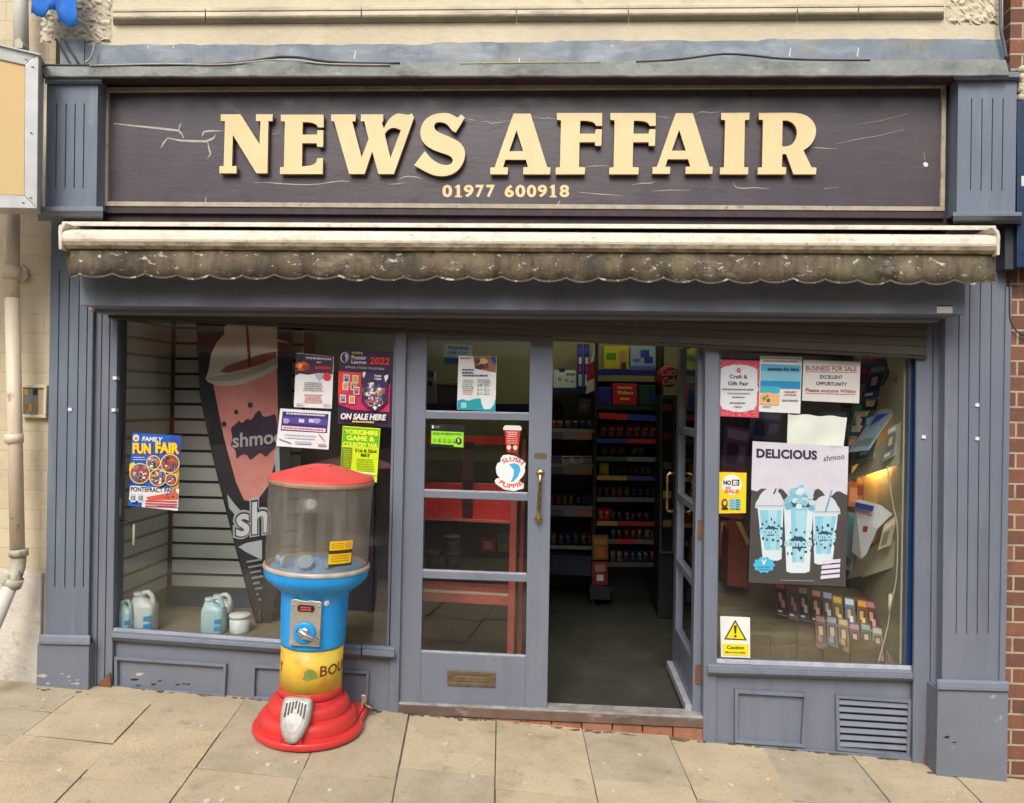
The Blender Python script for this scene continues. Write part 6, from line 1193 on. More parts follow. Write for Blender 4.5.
carton('card_pack', 480.5, 538.4, 495.4, 552, 2.03, 0.015, (150, 70, 74), 'reddish card pack fixed on the back panel above the counter', 'card pack', face=[(0.2, 0.2, 0.8, 0.8, (190, 120, 120))])
carton('card_pack', 497.6, 535, 509, 552, 2.03, 0.015, (120, 116, 70), 'olive card pack fixed beside the reddish one above the counter', 'card pack', face=[(0.15, 0.1, 0.85, 0.5, (60, 110, 110))])
# up on the wall and shelf behind the top pane
f = Flat(YBK - 0.002); f.card([(443.6, 343.6), (472.6, 345.4), (471.8, 365.4), (443.4, 363.6)], inkb(150, 176, 196)); f.text('WARNING', 447.6, 345.4, 468.8, 349.4, inkb(24, 34, 70), 0.05, 0.05); f.text('24HR CCTV', 448, 350.8, 468.4, 354, inkb(24, 34, 70), 0.05, 0.03); f.poly([(443.9, 357), (472, 358.8), (471.8, 365.2), (443.6, 363.4)], inkb(34, 84, 130)); f.done('sign', 'pale blue WARNING sign high on the olive wall behind the notice', 'sign')
b = MB(); Yt = 2.2
b.px([(437, 384), (457, 385), (457, 410), (437, 409)], Yt, 0.06, inkb(70, 72, 80)); b.px([(439, 386.5), (455, 387.5), (455, 407), (439, 406)], Yt - 0.001, 0.002, inkb(86, 92, 104)); b.px([(436, 379), (457.5, 380), (457.5, 382.6), (436, 381.6)], Yt - .02, 0.1, inkb(190, 190, 176)); b.build('till_screen', label='grey till screen with a pale top edge behind the top door pane', cat='till')
b = MB(); b.px([(426.5, 372), (434, 372.4), (434, 402), (426.5, 401)], Yt, 0.08, inkb(150, 156, 160)); b.px([(426.8, 371), (434, 371.6), (434, 377), (426.8, 376.4)], Yt - 0.002, 0.003, inkb(40, 60, 140)); b.px([(428, 381), (432.6, 381.4), (432.6, 386), (428, 385.6)], Yt - 0.002, 0.003, inkb(40, 40, 46)); b.build('card_reader', label='pale card reader with blue top beside the till screen', cat='card reader')
BLS = surf('navy_shelf_edge', (0.015, 0.022, 0.13), (0.012, 0.018, 0.10), 4, 0.4)
b = MB(); b.px([(410, 403), (530, 404), (530, 413), (410, 412)], 2.15, 0.6, BLS); b.build('shelf', label='navy shelf running behind the teal notice on the door', cat='shelf')
b = MB(); b.px([(522.2, 343), (524.4, 343), (524, 404), (521.8, 404)], 2.7, 0.03, inkb(60, 58, 46)); b.px([(486, 368.6), (523, 369.4), (523, 370.4), (486, 369.6)], YBK - 0.01, 0.009, inkb(80, 78, 56)); b.build('cupboard_seam', label='dark upright seam of the pale wall cupboard behind the door', cat='seam') if 0 else None

# ================================================================== seen through the open doorway
YA, YS = 2.7, 2.55
STL = surf('grey_shelf_steel', (0.17, 0.18, 0.17), (0.13, 0.14, 0.13), 4, 0.45)
BLK = surf('black_shelf_steel', (0.014, 0.014, 0.015), (0.01, 0.01, 0.011), 4, 0.5)
def strip(bm, x0, x1, y, h_, Y, cols, sl=0.012):
    w = (x1 - x0) / len(cols)
    for i, c_ in enumerate(cols): bm.px([(x0 + i * w, y + sl * i * w), (x0 + (i + 1) * w, y + sl * (i + 1) * w), (x0 + (i + 1) * w, y + h_ + sl * (i + 1) * w), (x0 + i * w, y + h_ + sl * i * w)], Y, 0.006, inkb(*c_))
ua = thing('shelf_unit', 'grey shelf unit with price strips beside the shut door leaf', 'shelves', Vector((P(570, 600, YA).x, YA, ZF)))
b = MB(); xa, xb = P(530, 500, YA).x, P(594, 500, YA).x
b.box((xa, YA + 0.42, ZF), (xb, YA + 0.44, P(560, 425, YA).z), BLK); b.build('back_panel', ua)
for y in (428, 463, 505, 545):
    b = MB(); b.box((xa, YA, P(570, y + 3, YA).z - 0.012), (xb, YA + 0.42, P(570, y + 2, YA).z), STL if y < 430 else BLK); b.rect(536, y, 594, y + 3.5, YA - 0.008, 0.008, inkb(116, 128, 112) if y != 505 else inkb(96, 116, 132), 0.02)
    if y < 540: strip(b, 549, 592, y + 4, 7, YA - 0.007, [(84, 82, 92), (112, 112, 116), (150, 96, 74)], 0.02)
    b.build('shelf', ua)
b = MB(); b.box((xa, YA, ZF), (xa + 0.03, YA + 0.44, P(560, 425, YA).z), BLK); b.box((xb - 0.02, YA, ZF), (xb, YA + 0.44, P(560, 425, YA).z), BLK); b.build('upright', ua)
ub = thing('shelf_unit', 'tall black shelf unit of crisps and sweets with red and blue shelf strips', 'shelves', Vector((P(627, 600, YS).x, YS, ZF)))
xa, xb = P(596, 500, YS).x, P(659, 500, YS).x
b = MB(); b.box((xa, YS + 0.42, ZF), (xb, YS + 0.44, P(620, 380, YS).z), BLK); b.build('back_panel', ub)
b = MB(); b.box((xa - 0.02, YS - 0.01, ZF), (xa, YS + 0.44, P(620, 340, YS).z), BLK); b.box((xb, YS - 0.01, ZF), (xb + 0.02, YS + 0.44, P(620, 340, YS).z), BLK); b.build('upright', ub)
for y, cols in ((369.5, [(20, 24, 96), (20, 24, 96)]), (405, [(28, 38, 30), (30, 40, 30)]), (438.5, [(40, 60, 140), (170, 50, 56)]), (456.5, [(40, 92, 84), (130, 140, 136)]), (475.5, [(176, 150, 80), (60, 76, 150)]), (497, [(96, 104, 112), (96, 104, 112)]), (521, [(176, 130, 50), (160, 40, 40), (150, 44, 44)]), (539, [(90, 96, 96), (160, 40, 48), (90, 96, 96)]), (562, [(60, 66, 66), (60, 66, 66)])):
    b = MB(); b.box((xa, YS, P(620, y + 4, YS).z), (xb, YS + 0.42, P(620, y + 4, YS).z + 0.014), BLK); strip(b, 597, 657, y, 4.5, YS - 0.006, cols); b.build('shelf', ub)
b = MB(); strip(b, 599, 656, 412.6, 6, YS - 0.004, [(170, 34, 40), (40, 60, 150)], 0.05); b.build('header_strip', ub)
def bag(x, y, w, h_, Y, cols, label, group, k=0):
    "crimped crisp packet standing on a shelf (x = middle, y = foot)"
    c = P(x, y, Y); o = thing('crisp_packet', label, 'packet', c, group)
    s_ = (P(x + 1, y, Y) - P(x, y, Y)).length; W2, H_ = w * s_ / 2, h_ * s_; q = random.Random(k + int(x * 3))
    M_ = Matrix.Translation(c) @ Matrix.Rotation(q.uniform(-.2, .2), 4, 'Z') @ Matrix.Rotation(q.uniform(-.08, .08), 4, 'Y') @ Matrix.Rotation(-0.12, 4, 'X')
    rings = []
    for j in range(9):
        v = j / 8; t = 0.004 + 0.16 * H_ * (math.sin(math.pi * v) ** 0.7); ww = W2 * (1 - 0.10 * math.sin(math.pi * v))
        rings.append([M_ @ Vector((ww * math.cos(a) * (1 if abs(math.cos(a)) > .1 else 1), t * math.sin(a) + 0.004 * math.sin(9 * a + j), v * H_)) for a in [6.2832 * i / 16 for i in range(16)]])
    b = MB(); b.ring(rings, inkb(*cols[0], 0.25)); b.build('bag', o)
    b = MB(); t = 0.16 * H_
    pts = [(math.cos(a), math.sin(a)) for a in [6.2832 * i / 12 for i in range(12)]]
    b.prism([M_ @ Vector((0.5 * W2 * u, -t * 1.02, H_ * (.56 + .20 * v))) for u, v in pts], M_.to_3x3() @ Vector((0, 0.01, 0)), inkb(*cols[1])); b.prism([M_ @ Vector((W2 * u, -t * .82, H_ * v)) for u, v in ((-.6, .2), (.6, .2), (.6, .3), (-.6, .3))], M_.to_3x3() @ Vector((0, 0.01, 0)), inkb(*cols[2])); b.build('print', o)
    return o
GB_ = 'brown crisp packets on the upper shelf'; LB1 = 'brown crisp packet in the row under the red and blue header strip'
for i, x in enumerate((603, 611.5, 620, 629, 637, 645.5, 653)): bag(x, 438.2, 9, 14, YS + 0.06, ((110, 48, 34), (220, 180, 150), (190, 60, 40)), LB1, GB_, i)
for i, x in enumerate((604.5, 613, 621.5, 634, 641)): bag(x, 456.2, 8.4, 11, YS + 0.07, ((76, 52, 26), (220, 176, 70), (60, 90, 50)), 'dark packet with a golden spot on the green and grey edged shelf', 'gold spotted packets', i)
bag(603.6, 475.2, 11, 13, YS + 0.04, ((176, 170, 44), (230, 226, 120), (90, 130, 60)), 'single yellow green packet at the end of the yellow and blue edged shelf', None)
for i, x in enumerate((601, 606.6)): bag(x, 521, 7.5, 13, YS + 0.05, ((150, 30, 34), (220, 200, 200), (230, 220, 214)), 'red packet at the end of the yellow and red edged shelf', 'red packets', i)
for i, x in enumerate((633, 640, 647)): bag(x, 521.4, 6, 10, YS + 0.07, ((60, 34, 36), (160, 120, 70), (150, 50, 40)), 'small dark packet further along the yellow and red edged shelf', 'small dark packets', i)
carton('packet_box', 603.4, 346, 628.6, 369.2, YS + 0.02, 0.12, (150, 150, 30), 'yellow green box on top of the tall black shelf unit', face=[(0.12, 0.3, 0.5, 0.6, (60, 110, 40)), (0.62, 0.2, 0.92, 0.95, (140, 110, 70)), (0.7, 0.7, 0.9, 1.0, (40, 40, 34))])
carton('packet_box', 630.4, 346.4, 655.6, 369, YS + 0.02, 0.12, (120, 140, 150), 'blue grey box with dark blue shapes on top of the tall black shelf unit', face=[(0.4, 0.15, 0.75, 0.5, (36, 60, 130)), (0.55, 0.45, 0.9, 0.75, (34, 50, 110)), (0.1, 0.55, 0.4, 0.7, (60, 90, 150)), (0.0, 0.85, 1, 1, (70, 90, 170))])
carton('crisp_carton', 612.6, 383.2, 637.4, 405, YS + 0.01, 0.25, (150, 24, 28), 'red carton with yellow emblem on the shelf under the navy edge', face=[(0.2, 0.16, 0.8, 0.24, (214, 150, 70)), (0.3, 0.66, 0.7, 0.76, (200, 150, 50))], ftxt=('Walkers', 0.18, 0.34, 0.82, 0.5, (226, 190, 150)), sl=0.02)
carton('crisp_carton', 598, 387, 611.6, 405, YS + 0.02, 0.25, (26, 34, 120), 'blue carton beside the red carton', face=[(0.1, 0.1, 0.9, 0.2, (34, 44, 140))])
carton('crisp_carton', 638.4, 385, 655.6, 405.4, YS + 0.02, 0.25, (18, 54, 34), 'dark green carton beside the red carton', face=[(0.6, 0.2, 1.0, 0.8, (20, 34, 90))])
carton('tall_box', 592.4, 536, 608.4, 560, YS - 0.06, 0.12, (110, 80, 40), 'tall brown and gold packet box low in front of the black shelf unit', face=[(0.1, 0.1, 0.9, 0.35, (150, 120, 60)), (0.2, 0.45, 0.8, 0.9, (170, 90, 40))])
carton('tall_box', 592.0, 562, 607.8, 585, YS - 0.06, 0.12, (110, 20, 28), 'dark red box with a white panel low in front of the black shelf unit', face=[(0.3, 0.55, 0.72, 0.82, (190, 190, 186)), (0.2, 0.1, 0.85, 0.42, (150, 110, 90))])
b = MB(); b.px([(590, 585), (610, 586), (610, 600), (590, 599)], YS - 0.06, 0.14, BLK); b.build('floor_stand', label='low black stand under the dark red box', cat='stand')
def row(n, x0, x1, y, Y, w, h_, pal, label, grp, k0):
    for i in range(n):
        c_ = pal[(i * 5 + k0) % len(pal)]; bag(x0 + (x1 - x0) * i / (n - 1), y, w, h_, Y, (c_, tuple(min(255, v + 70) for v in c_), tuple(255 - v for v in c_) if i % 3 == 0 else (220, 210, 190)), label, grp, i + k0)
SW = [(96, 24, 28), (36, 38, 74), (96, 70, 26), (40, 52, 32), (60, 32, 54), (100, 46, 26), (34, 54, 68), (84, 70, 58)]
row(8, 613, 654, 475.4, YS + 0.07, 5.6, 10, SW, 'small mixed coloured packet on the yellow and blue edged shelf', 'sweets beside the yellow green packet', 1)
row(9, 600, 654, 497.2, YS + 0.07, 5.8, 11, SW, 'small mixed coloured packet on the plain grey edged shelf', 'sweets on the plain grey edged shelf', 3)
row(3, 613, 627, 521.2, YS + 0.07, 6.0, 11, SW, 'small mixed coloured packet between the red and the dark packets', 'sweets between red and dark packets', 4)
row(7, 613, 653, 539.2, YS + 0.07, 6.0, 11, SW, 'small mixed coloured packet on the grey and red edged lower shelf', 'sweets on the grey and red edged lower shelf', 6)
row(7, 613, 653, 562.2, YS + 0.07, 6.2, 12, SW, 'small mixed coloured packet on the lowest dark edged shelf', 'sweets on the lowest shelf', 2)
row(6, 553, 590, 428.4, YA + 0.08, 6.4, 8, SW, 'small mixed coloured packet on the top shelf of the grey unit', 'sweets on the top of the grey unit', 5)
row(7, 552, 590, 505.4, YA + 0.08, 6.0, 11, SW, 'small mixed coloured packet on the blue edged shelf of the grey unit', 'sweets on the blue edged shelf of the grey unit', 0)
row(6, 553, 590, 545.4, YA + 0.08, 6.4, 13, SW, 'small mixed coloured packet above the navy crate', 'sweets above the navy crate', 7)
# wall shelf at the left of the doorway
b = MB(); b.px([(534, 387.8), (596, 388.6), (596, 393.4), (534, 392.6)], YBK - 0.38, 0.37, BLS); b.build('shelf', label='navy wall shelf above the grey shelf unit', cat='shelf')
carton('biscuit_box', 553.6, 370.4, 576, 388, YBK - 0.36, 0.2, (176, 190, 180), 'white box with green and blue marks on the navy wall shelf', face=[(0.55, 0.15, 0.95, 0.3, (70, 140, 80)), (0.2, 0.4, 0.35, 0.6, (110, 130, 140)), (0.5, 0.5, 0.65, 0.65, (120, 140, 150)), (0.25, -0.12, 0.5, 0.1, (30, 40, 80)), (0.75, 0.6, 0.9, 0.7, (90, 120, 130))])
for x, lb_ in ((577.4, 'tall slim blue and white box on the wall shelf, nearest the white box'), (584.0, 'tall slim blue and white box on the wall shelf, behind the flag')):
    carton('tall_box', x, 344, x + 5.4, 388.4, YBK - 0.30, 0.1, (36, 40, 130), lb_, face=[(0.2, 0.08, 0.8, 0.2, (60, 70, 160)), (0.25, 0.3, 0.8, 0.45, (180, 190, 210)), (0.3, 0.5, 0.7, 0.62, (170, 60, 80)), (0.2, 0.68, 0.85, 0.95, (150, 190, 220))])
b = MB(); 
rg = []
for j in range(9):
    v = j / 8; rg.append([P(594.5 - 6.5 * v + 1.2 * math.sin(j) - w / 2 * (0.5 + v * 1.3), 344 + 50 * v, YBK - 0.42 + 0.012 * math.sin(j * 1.3)) for w in (4,)] + [P(594.5 - 2.0 * v + 1.0 * math.sin(j + 1) + 2 * v, 344 + 46 * v, YBK - 0.43)] + [P(594.5 - 2.0 * v + 1.0 * math.sin(j + 1) + 2 * v, 344 + 46 * v, YBK - 0.425)] + [P(594.5 - 6.5 * v + 1.2 * math.sin(j) - 2 * (0.5 + v * 1.3), 344 + 50 * v, YBK - 0.405 + 0.012 * math.sin(j * 1.3))])
b.ring(rg[:4], ink(206, 200, 196), sm=False); b.ring(rg[3:7], ink(176, 40, 44), sm=False); b.ring(rg[6:], ink(206, 200, 196), sm=False); b.build('flag', label='red and white flag hanging in front of the tall blue boxes', cat='flag')
bag(557.5, 417, 12, 13, YBK - 0.12, ((40, 24, 70), (150, 120, 180), (170, 150, 190)), 'purple packet hanging under the wall shelf', 'hanging packets')
bag(584, 412.6, 14, 15, YBK - 0.12, ((170, 176, 160), (60, 90, 70), (60, 70, 60)), 'white packet with dark print hanging under the wall shelf', 'hanging packets')
for i, (x, w, c_) in enumerate(((554.6, 9, (110, 84, 150)), (564.8, 10, (200, 196, 206)), (575.2, 10.6, (214, 206, 200)), (585.6, 9.4, (150, 150, 170)))):
    carton('sweet_box', x - w / 2 + 2, 456, x + w / 2 + 2, 463.6, YA + 0.05, 0.12, c_, ['purple', 'pale lilac', 'cream', 'grey'][i] + ' sweet box on the second shelf of the grey unit', group='sweet boxes on the grey unit', face=[(0.1, 0.15, 0.9, 0.4, (70, 50, 110)), (0.2, 0.55, 0.8, 0.75, (120, 100, 110))])
b = MB(); b.px([(549, 558), (592, 560), (592, 576), (549, 574)], YA - 0.12, 0.3, surf('navy_crate', (0.012, 0.014, 0.055), (0.01, 0.012, 0.04), 5, 0.4)); b.px([(548, 555), (593, 557), (593, 559.5), (548, 557.5)], YA - 0.13, 0.32, ink(40, 40, 84)); b.build('crate', label='navy crate at the foot of the grey shelf unit', cat='crate')
# drinks cooler and round sign
ck = thing('drinks_cooler', 'narrow dark drinks cooler behind the open door leaf', 'cooler', Vector((P(672, 580, 2.2).x, 2.2, ZF)))
b = MB(); xa, xb = P(660, 500, 2.2).x, P(700, 500, 2.2).x; b.box((xa, 2.22, ZF), (xb, 2.75, P(672, 395, 2.2).z), BLK); b.build('cabinet', ck, bev=0.01)
b = MB(); b.px([(661.5, 398), (674, 398), (672.6, 552), (660.4, 551)], 2.19, 0.03, surf('dark_cooler_glass', (0.03, 0.035, 0.035), (0.02, 0.022, 0.025), 4, 0.1)); frame(b, [(660.6, 397), (675.4, 397), (674, 554), (659.6, 553)], 1.6, 2.175, 0.02, ink(90, 96, 92)); dr = b.build('glass_door', ck)
for k, c_ in enumerate(((150, 60, 60), (120, 40, 40), (90, 130, 100), (190, 170, 120), (150, 130, 70))): b = MB(); b.px([(663, 404 + 29 * k), (671.4, 404 + 29 * k), (671.2, 411 + 29 * k), (663, 411 + 29 * k)], 2.186, 0.003, ink(*c_)); b.build('price_label', dr)
b = MB(); c = P(668, 376.6, 2.0); r = (P(678.6, 376.6, 2.0) - c).length; b.lathe([(r, 0.03), (r * 1.02, 0.0), (r * .97, -0.012), (r * .5, -0.024), (0.001, -0.03)], ink(190, 28, 34, 0.3), Matrix.Translation(c) @ Matrix.Rotation(math.radians(-90), 4, 'X'), 32)
cs = b.build('round_sign', label='round red drinks sign with white script above the cooler', cat='sign'); f = Flat(1.966); f.text('Coca', 661.6, 368.6, 676.4, 376.4, ink(240, 226, 220), -0.08, 0.02, 0.35); f.text('Cola', 662.6, 377.4, 676.4, 385.2, ink(240, 226, 220), -0.08, 0.02, 0.35); f.done('script', None, None, parent=cs)
b = MB(); b.px([(684, 356), (699, 357), (698, 412), (684, 410)], 1.5, 0.02, ink(96, 150, 176)); b.px([(686, 380), (696, 380.6), (695, 390), (686, 389)], 1.497, 0.003, ink(190, 200, 200)); b.px([(684.4, 396), (698, 397), (698, 411), (684.4, 409)], 1.497, 0.003, ink(46, 120, 170)); b.build('poster', label='pale blue poster seen through the open door leaf', cat='poster')

# ================================================================== inside the right window
CRM = surf('cream_rack_board', (0.76, 0.71, 0.54), (0.70, 0.65, 0.49), 3, 0.55)
mr = thing('magazine_rack', 'cream magazine rack with sloping shelves and clear pockets beside the blue window edge', 'rack', P(890, 660, 0.4))
xs = P(904, 500, 0.24).x
b = MB(); b.box((xs + 0.002, 0.24, P(905, 664, 0.24).z), (xs + 0.03, 1.3, P(905, 340, 0.24).z), surf('dull_cream_side', (0.52, 0.48, 0.34), (0.46, 0.42, 0.29), 3, 0.6)); b.build('side_panel', mr)
b = MB(); b.px([(904.5, 352), (910.6, 352), (905.8, 667), (899.5, 666)], 0.242, 0.012, WHITF); b.build('front_edge', mr)
def slope(q, th=0.012, mat=CRM):
    b = MB(); b.prism([P(x, y, Y) for x, y, Y in q], (0, 0.004, -th), mat); return b
WARM = surf('warm_tan_board', (0.70, 0.52, 0.26), (0.66, 0.48, 0.23), 2, 0.5)
for q, m_ in (([(904, 418, 0.27), (904, 461, 0.27), (848, 479, 0.75), (860, 462, 0.66)], CRM), ([(904, 524, 0.30), (904, 560, 0.30), (847, 578, 0.78), (854, 560, 0.70)], CRM), ([(904, 455, 0.37), (904, 530, 0.37), (847, 552, 0.86), (847, 474, 0.86)], WARM), ([(905, 360, 0.30), (905, 387, 0.30), (893, 387, 0.5), (893, 360, 0.5)], CRM), ([(905, 638, 0.28), (904, 665, 0.28), (884, 665, 0.42), (890, 638, 0.42)], CRM)):
    slope(q, 0.012, m_).build('sloping_board', mr)
for x, y, Y in ((898, 379.6, 0.38), (893, 654, 0.34)): b = MB(); b.tube([P(x + 2.4 * math.cos(a), y + 2.8 * math.sin(a), Y - 0.02) for a in [0.6 + 0.5 * i for i in range(10)]], 0.0028, ink(120, 110, 90), 6); b.build('hook', mr)
PK_ = [[(872, 414, 0.42), (891, 404, 0.36), (880, 450, 0.36), (862, 460, 0.42)], [(880, 520, 0.40), (900, 505, 0.34), (888, 556, 0.34), (868, 545, 0.40)], [(858, 550, 0.46), (880, 545, 0.40), (872, 580, 0.40), (850, 572, 0.46)]]
for q in PK_: b = MB(); b.prism([P(*v) for v in q], (0.0, 0.003, 0.001), ACRYL); b.build('clear_pocket', mr)
def mag(q, col, label, prints=(), t=0.006, name='magazine', group=None, mat=None):
    "a magazine leaning in the rack; q = four corners with depths, prints in corner-relative uv"
    b = MB(); p = [P(*v) for v in q]; n = (p[1] - p[0]).cross(p[3] - p[0]).normalized(); n = -n if n.y > 0 else n
    b.prism(p, -n * t, mat or inkb(*col), inkb(214, 208, 196)); o = b.build(name, label=label, cat='magazine' if name == 'magazine' else name, group=group)
    if prints:
        b = MB()
        for k, (u0, v0, u1, v1, c_) in enumerate(prints):
            g = lambda u, v: p[0].lerp(p[1], u).lerp(p[3].lerp(p[2], u), v) + n * (0.0008 + 0.0003 * k)
            r_ = [g(u0, v0), g(u1, v0), g(u1, v1), g(u0, v1)]
            if earea(r_).dot(n) < 0: r_.reverse()
            b.face(r_, inkb(*c_))
        b.build('cover_print', o)
    return o
mag([(878, 410, 0.50), (896, 408, 0.40), (868, 450, 0.40), (848, 452, 0.50)], (130, 150, 166), 'magazine with a blue square on its cover, in the upper clear pocket', [(0.15, 0.12, 0.8, 0.38, (34, 70, 150)), (0.1, 0.5, 0.7, 0.62, (170, 130, 100)), (0.1, 0.7, 0.9, 0.9, (110, 120, 110))])
mag([(876, 358, 0.55), (897, 358, 0.45), (884, 386, 0.45), (864, 384, 0.55)], (80, 66, 64), 'brown grey magazine at the top of the rack', [(0.1, 0.1, 0.9, 0.3, (120, 100, 100))])
mag([(862, 358, 0.62), (878, 358, 0.58), (868, 384, 0.58), (856, 384, 0.62)], (120, 30, 46), 'dark red magazine at the top of the rack', [(0.1, 0.1, 0.9, 0.4, (50, 36, 60))])
mag([(862, 392, 0.66), (884, 390, 0.60), (876, 410, 0.60), (862, 410, 0.66)], (34, 40, 90), 'navy magazine above the teal one', [(0.2, 0.3, 0.8, 0.5, (110, 110, 130))])
mag([(854, 402, 0.70), (878, 400, 0.64), (860, 436, 0.64), (848, 436, 0.70)], (36, 96, 104), 'teal magazine behind the blue squared one', [(0.1, 0.1, 0.8, 0.3, (70, 150, 150)), (0.2, 0.45, 0.9, 0.7, (30, 60, 80))])
mag([(848, 425, 0.72), (862, 424, 0.68), (856, 450, 0.68), (848, 452, 0.72)], (110, 90, 110), 'mauve magazine at the inner end of the rack', [(0.1, 0.5, 0.9, 0.8, (150, 130, 150))])
mag([(820, 412, 0.85), (850, 408, 0.80), (850, 440, 0.80), (820, 440, 0.85)], (46, 60, 90), 'slate blue magazine behind the paper sheet', [(0.1, 0.1, 0.9, 0.3, (90, 120, 140)), (0.2, 0.5, 0.5, 0.9, (40, 100, 110))])
mag([(848, 482, 0.74), (866, 484, 0.70), (864, 508, 0.70), (848, 506, 0.74)], (150, 100, 70), 'orange brown magazine behind the folded newspaper', [(0.1, 0.2, 0.6, 0.8, (190, 130, 90)), (0.55, 0.1, 0.9, 0.5, (110, 60, 60))])
mag([(848, 512, 0.62), (862, 516, 0.58), (856, 560, 0.58), (846, 556, 0.62)], (96, 118, 124), 'grey green magazine tucked behind the newspaper', [(0.1, 0.1, 0.9, 0.3, (60, 130, 130))])
NW = thing('newspaper', 'folded newspaper with blue masthead drooping from the rack', 'newspaper', P(872, 560, 0.4))
b = MB(); NP = ink(206, 206, 208)
for k in range(4):
    d = 1.6 * k
    q = [P(855 + d, 500.6 - .4 * k, 0.46 - 0.004 * k), P(876 + d, 505, 0.38 - 0.004 * k), P(888.6 + d * .8, 512.6 + d * .3, 0.36 - .004 * k), P(873 + d * .9, 527 + d * .4, 0.36 - .004 * k), P(861.6 + d, 559.6 - d, 0.38 - .004 * k), P(852, 552, 0.46)]
    b.prism(q, (0, 0.0015, 0), NP)
b.build('pages', NW)
b = MB(); 
def nq(pts, c_, k): b.prism([P(x, y, 0.452 - 0.0042 * (x - 852) - 0.004 * k) for x, y in pts], (0, 0.001, 0), ink(*c_))
nq([(855.8, 502), (874.4, 506.2), (872.4, 511.6), (855, 507.4)], (52, 70, 150), 3); nq([(858, 512), (872, 515), (871.8, 516.4), (858, 513.4)], (180, 90, 96), 3); nq([(863.4, 526), (868, 526.4), (867, 532), (862.6, 531.6)], (176, 60, 56), 3)
b.build('masthead', NW)
cable('power_cord', [(887.5, 466), (889, 480), (893, 505), (897, 525), (897.6, 550), (896, 580), (892, 600), (889.6, 612), (888, 625), (883, 645), (878, 663)], 0.27, 0.0035, ink(214, 206, 176), 'cream power cord hanging down the magazine rack')
b = MB(); b.tube([P(890.6, 594, 0.266), P(889, 612, 0.266)], 0.0095, ink(226, 220, 196), 10); b.build('cord_switch', label='cream inline switch on the power cord', cat='switch')
# strip lamp under the upper rack board: its glow shows on the tan board and its cord hangs down
LAMP = bpy.data.materials.new('lit_tube'); LAMP.use_nodes = True; _n = LAMP.node_tree; _n.nodes.clear(); _e = _n.nodes.new('ShaderNodeEmission'); _o = _n.nodes.new('ShaderNodeOutputMaterial'); _e.inputs[0].default_value = (1.0, 0.62, 0.22, 1); _e.inputs[1].default_value = 45.0; _n.links.new(_e.outputs[0], _o.inputs[0])
sl_ = thing('strip_lamp', 'small lit strip lamp tucked under the upper sloping board of the magazine rack', 'lamp', P(896, 468, 0.42))
b = MB(); b.tube([P(890, 459.5, 0.425), P(864, 468, 0.65)], 0.006, LAMP, 8); b.build('tube', sl_); b = MB(); b.prism([P(892, 454, 0.412), P(892, 456.5, 0.412), P(862, 466, 0.67), P(862, 463.5, 0.67)], (0.0, 0.022, 0), ink(220, 214, 200)); b.build('housing', sl_)
# display floor and low goods
zr_ = P(800, 668, 0.30).z
WDK = surf('streaked_display_boards', (0.15, 0.115, 0.07), (0.10, 0.078, 0.05), 2.2, 0.55, [((0.24, 0.20, 0.13), 5, 0.52, 0.68, 0.7, (0.5, 1, 9)), ((0.05, 0.04, 0.028), 4, 0.52, 0.68, 0.7, (0.6, 1, 7))])
b = MB(); b.box((P(708, 640, 0.28).x, 0.27, zr_ - 0.05), (P(912, 640, 0.28).x, 0.95, zr_), WDK)
b.prism([P(700, 664, 0.285), P(880, 668, 0.285), P(884, 590, 0.80), P(700, 580, 0.80)], (0, 0.0, -0.02), WDK)
for i in range(6):
    x = 716 + i * 27; b.prism([P(x, 664, 0.28), P(x + 20, 665, 0.28), P(x + 20 + (800 - x) * .12, 592, 0.78), P(x + (800 - x) * .12, 590, 0.78)], (0, 0, 0.004), WDK)
b.build('display_shelf', label='sloping streaked brown display boards in the bottom of the shelf window', cat='shelf')
cols = [((110, 60, 56), (170, 90, 90)), ((120, 110, 120), (150, 60, 66)), ((90, 84, 90), (150, 140, 140)), ((120, 70, 60), (180, 130, 110)), ((90, 90, 110), (140, 150, 170)), ((140, 110, 60), (180, 150, 60)), ((120, 140, 160), (180, 190, 200)), ((150, 90, 40), (200, 140, 60)), ((120, 60, 60), (170, 110, 120)), ((130, 124, 118), (190, 184, 180))]
LCM = ['dark red', 'grey with red heading', 'plain grey', 'brown red', 'slate', 'mustard', 'pale blue', 'orange', 'maroon', 'silver']
rq = random.Random(31)
for i, (a_, c_) in enumerate(cols):
    x = 776 + i * 11.4; y = 582 + i * 2.4 + rq.uniform(-2, 2); t_ = rq.uniform(-1.5, 1.5)
    d_ = tuple(int(v * 0.55) for v in a_)
    mag([(x + t_, y, 0.64), (x + 9.8 + t_, y + 1.8, 0.625), (x + 11.6, y + 36, 0.485), (x + 1.5, y + 34, 0.50)], tuple(int(v * 0.72) for v in a_), LCM[i] + ' comic in the row on the sloping display boards',
        [(0.08, 0.05, 0.92, 0.22, c_), (0.14, 0.30, 0.86, 0.82, d_), (0.25, 0.36, 0.6, 0.62, (180, 140, 110)), (0.45, 0.55, 0.8, 0.78, tuple(min(255, v + 40) for v in c_)), (0.1, 0.87, 0.5, 0.93, (210, 205, 195))], 0.004, group='comics in a row')
b = MB(); b.px([(727, 585), (729, 530), (738, 523), (748, 545), (747, 588)], 0.62, 0.18, ink(122, 50, 34)); b.px([(736, 522), (741, 522), (750, 542), (747, 546)], 0.60, 0.02, ink(170, 140, 90)); b.build('packet_stand', label='red brown stand with a pale edge below the yellow sign', cat='stand')
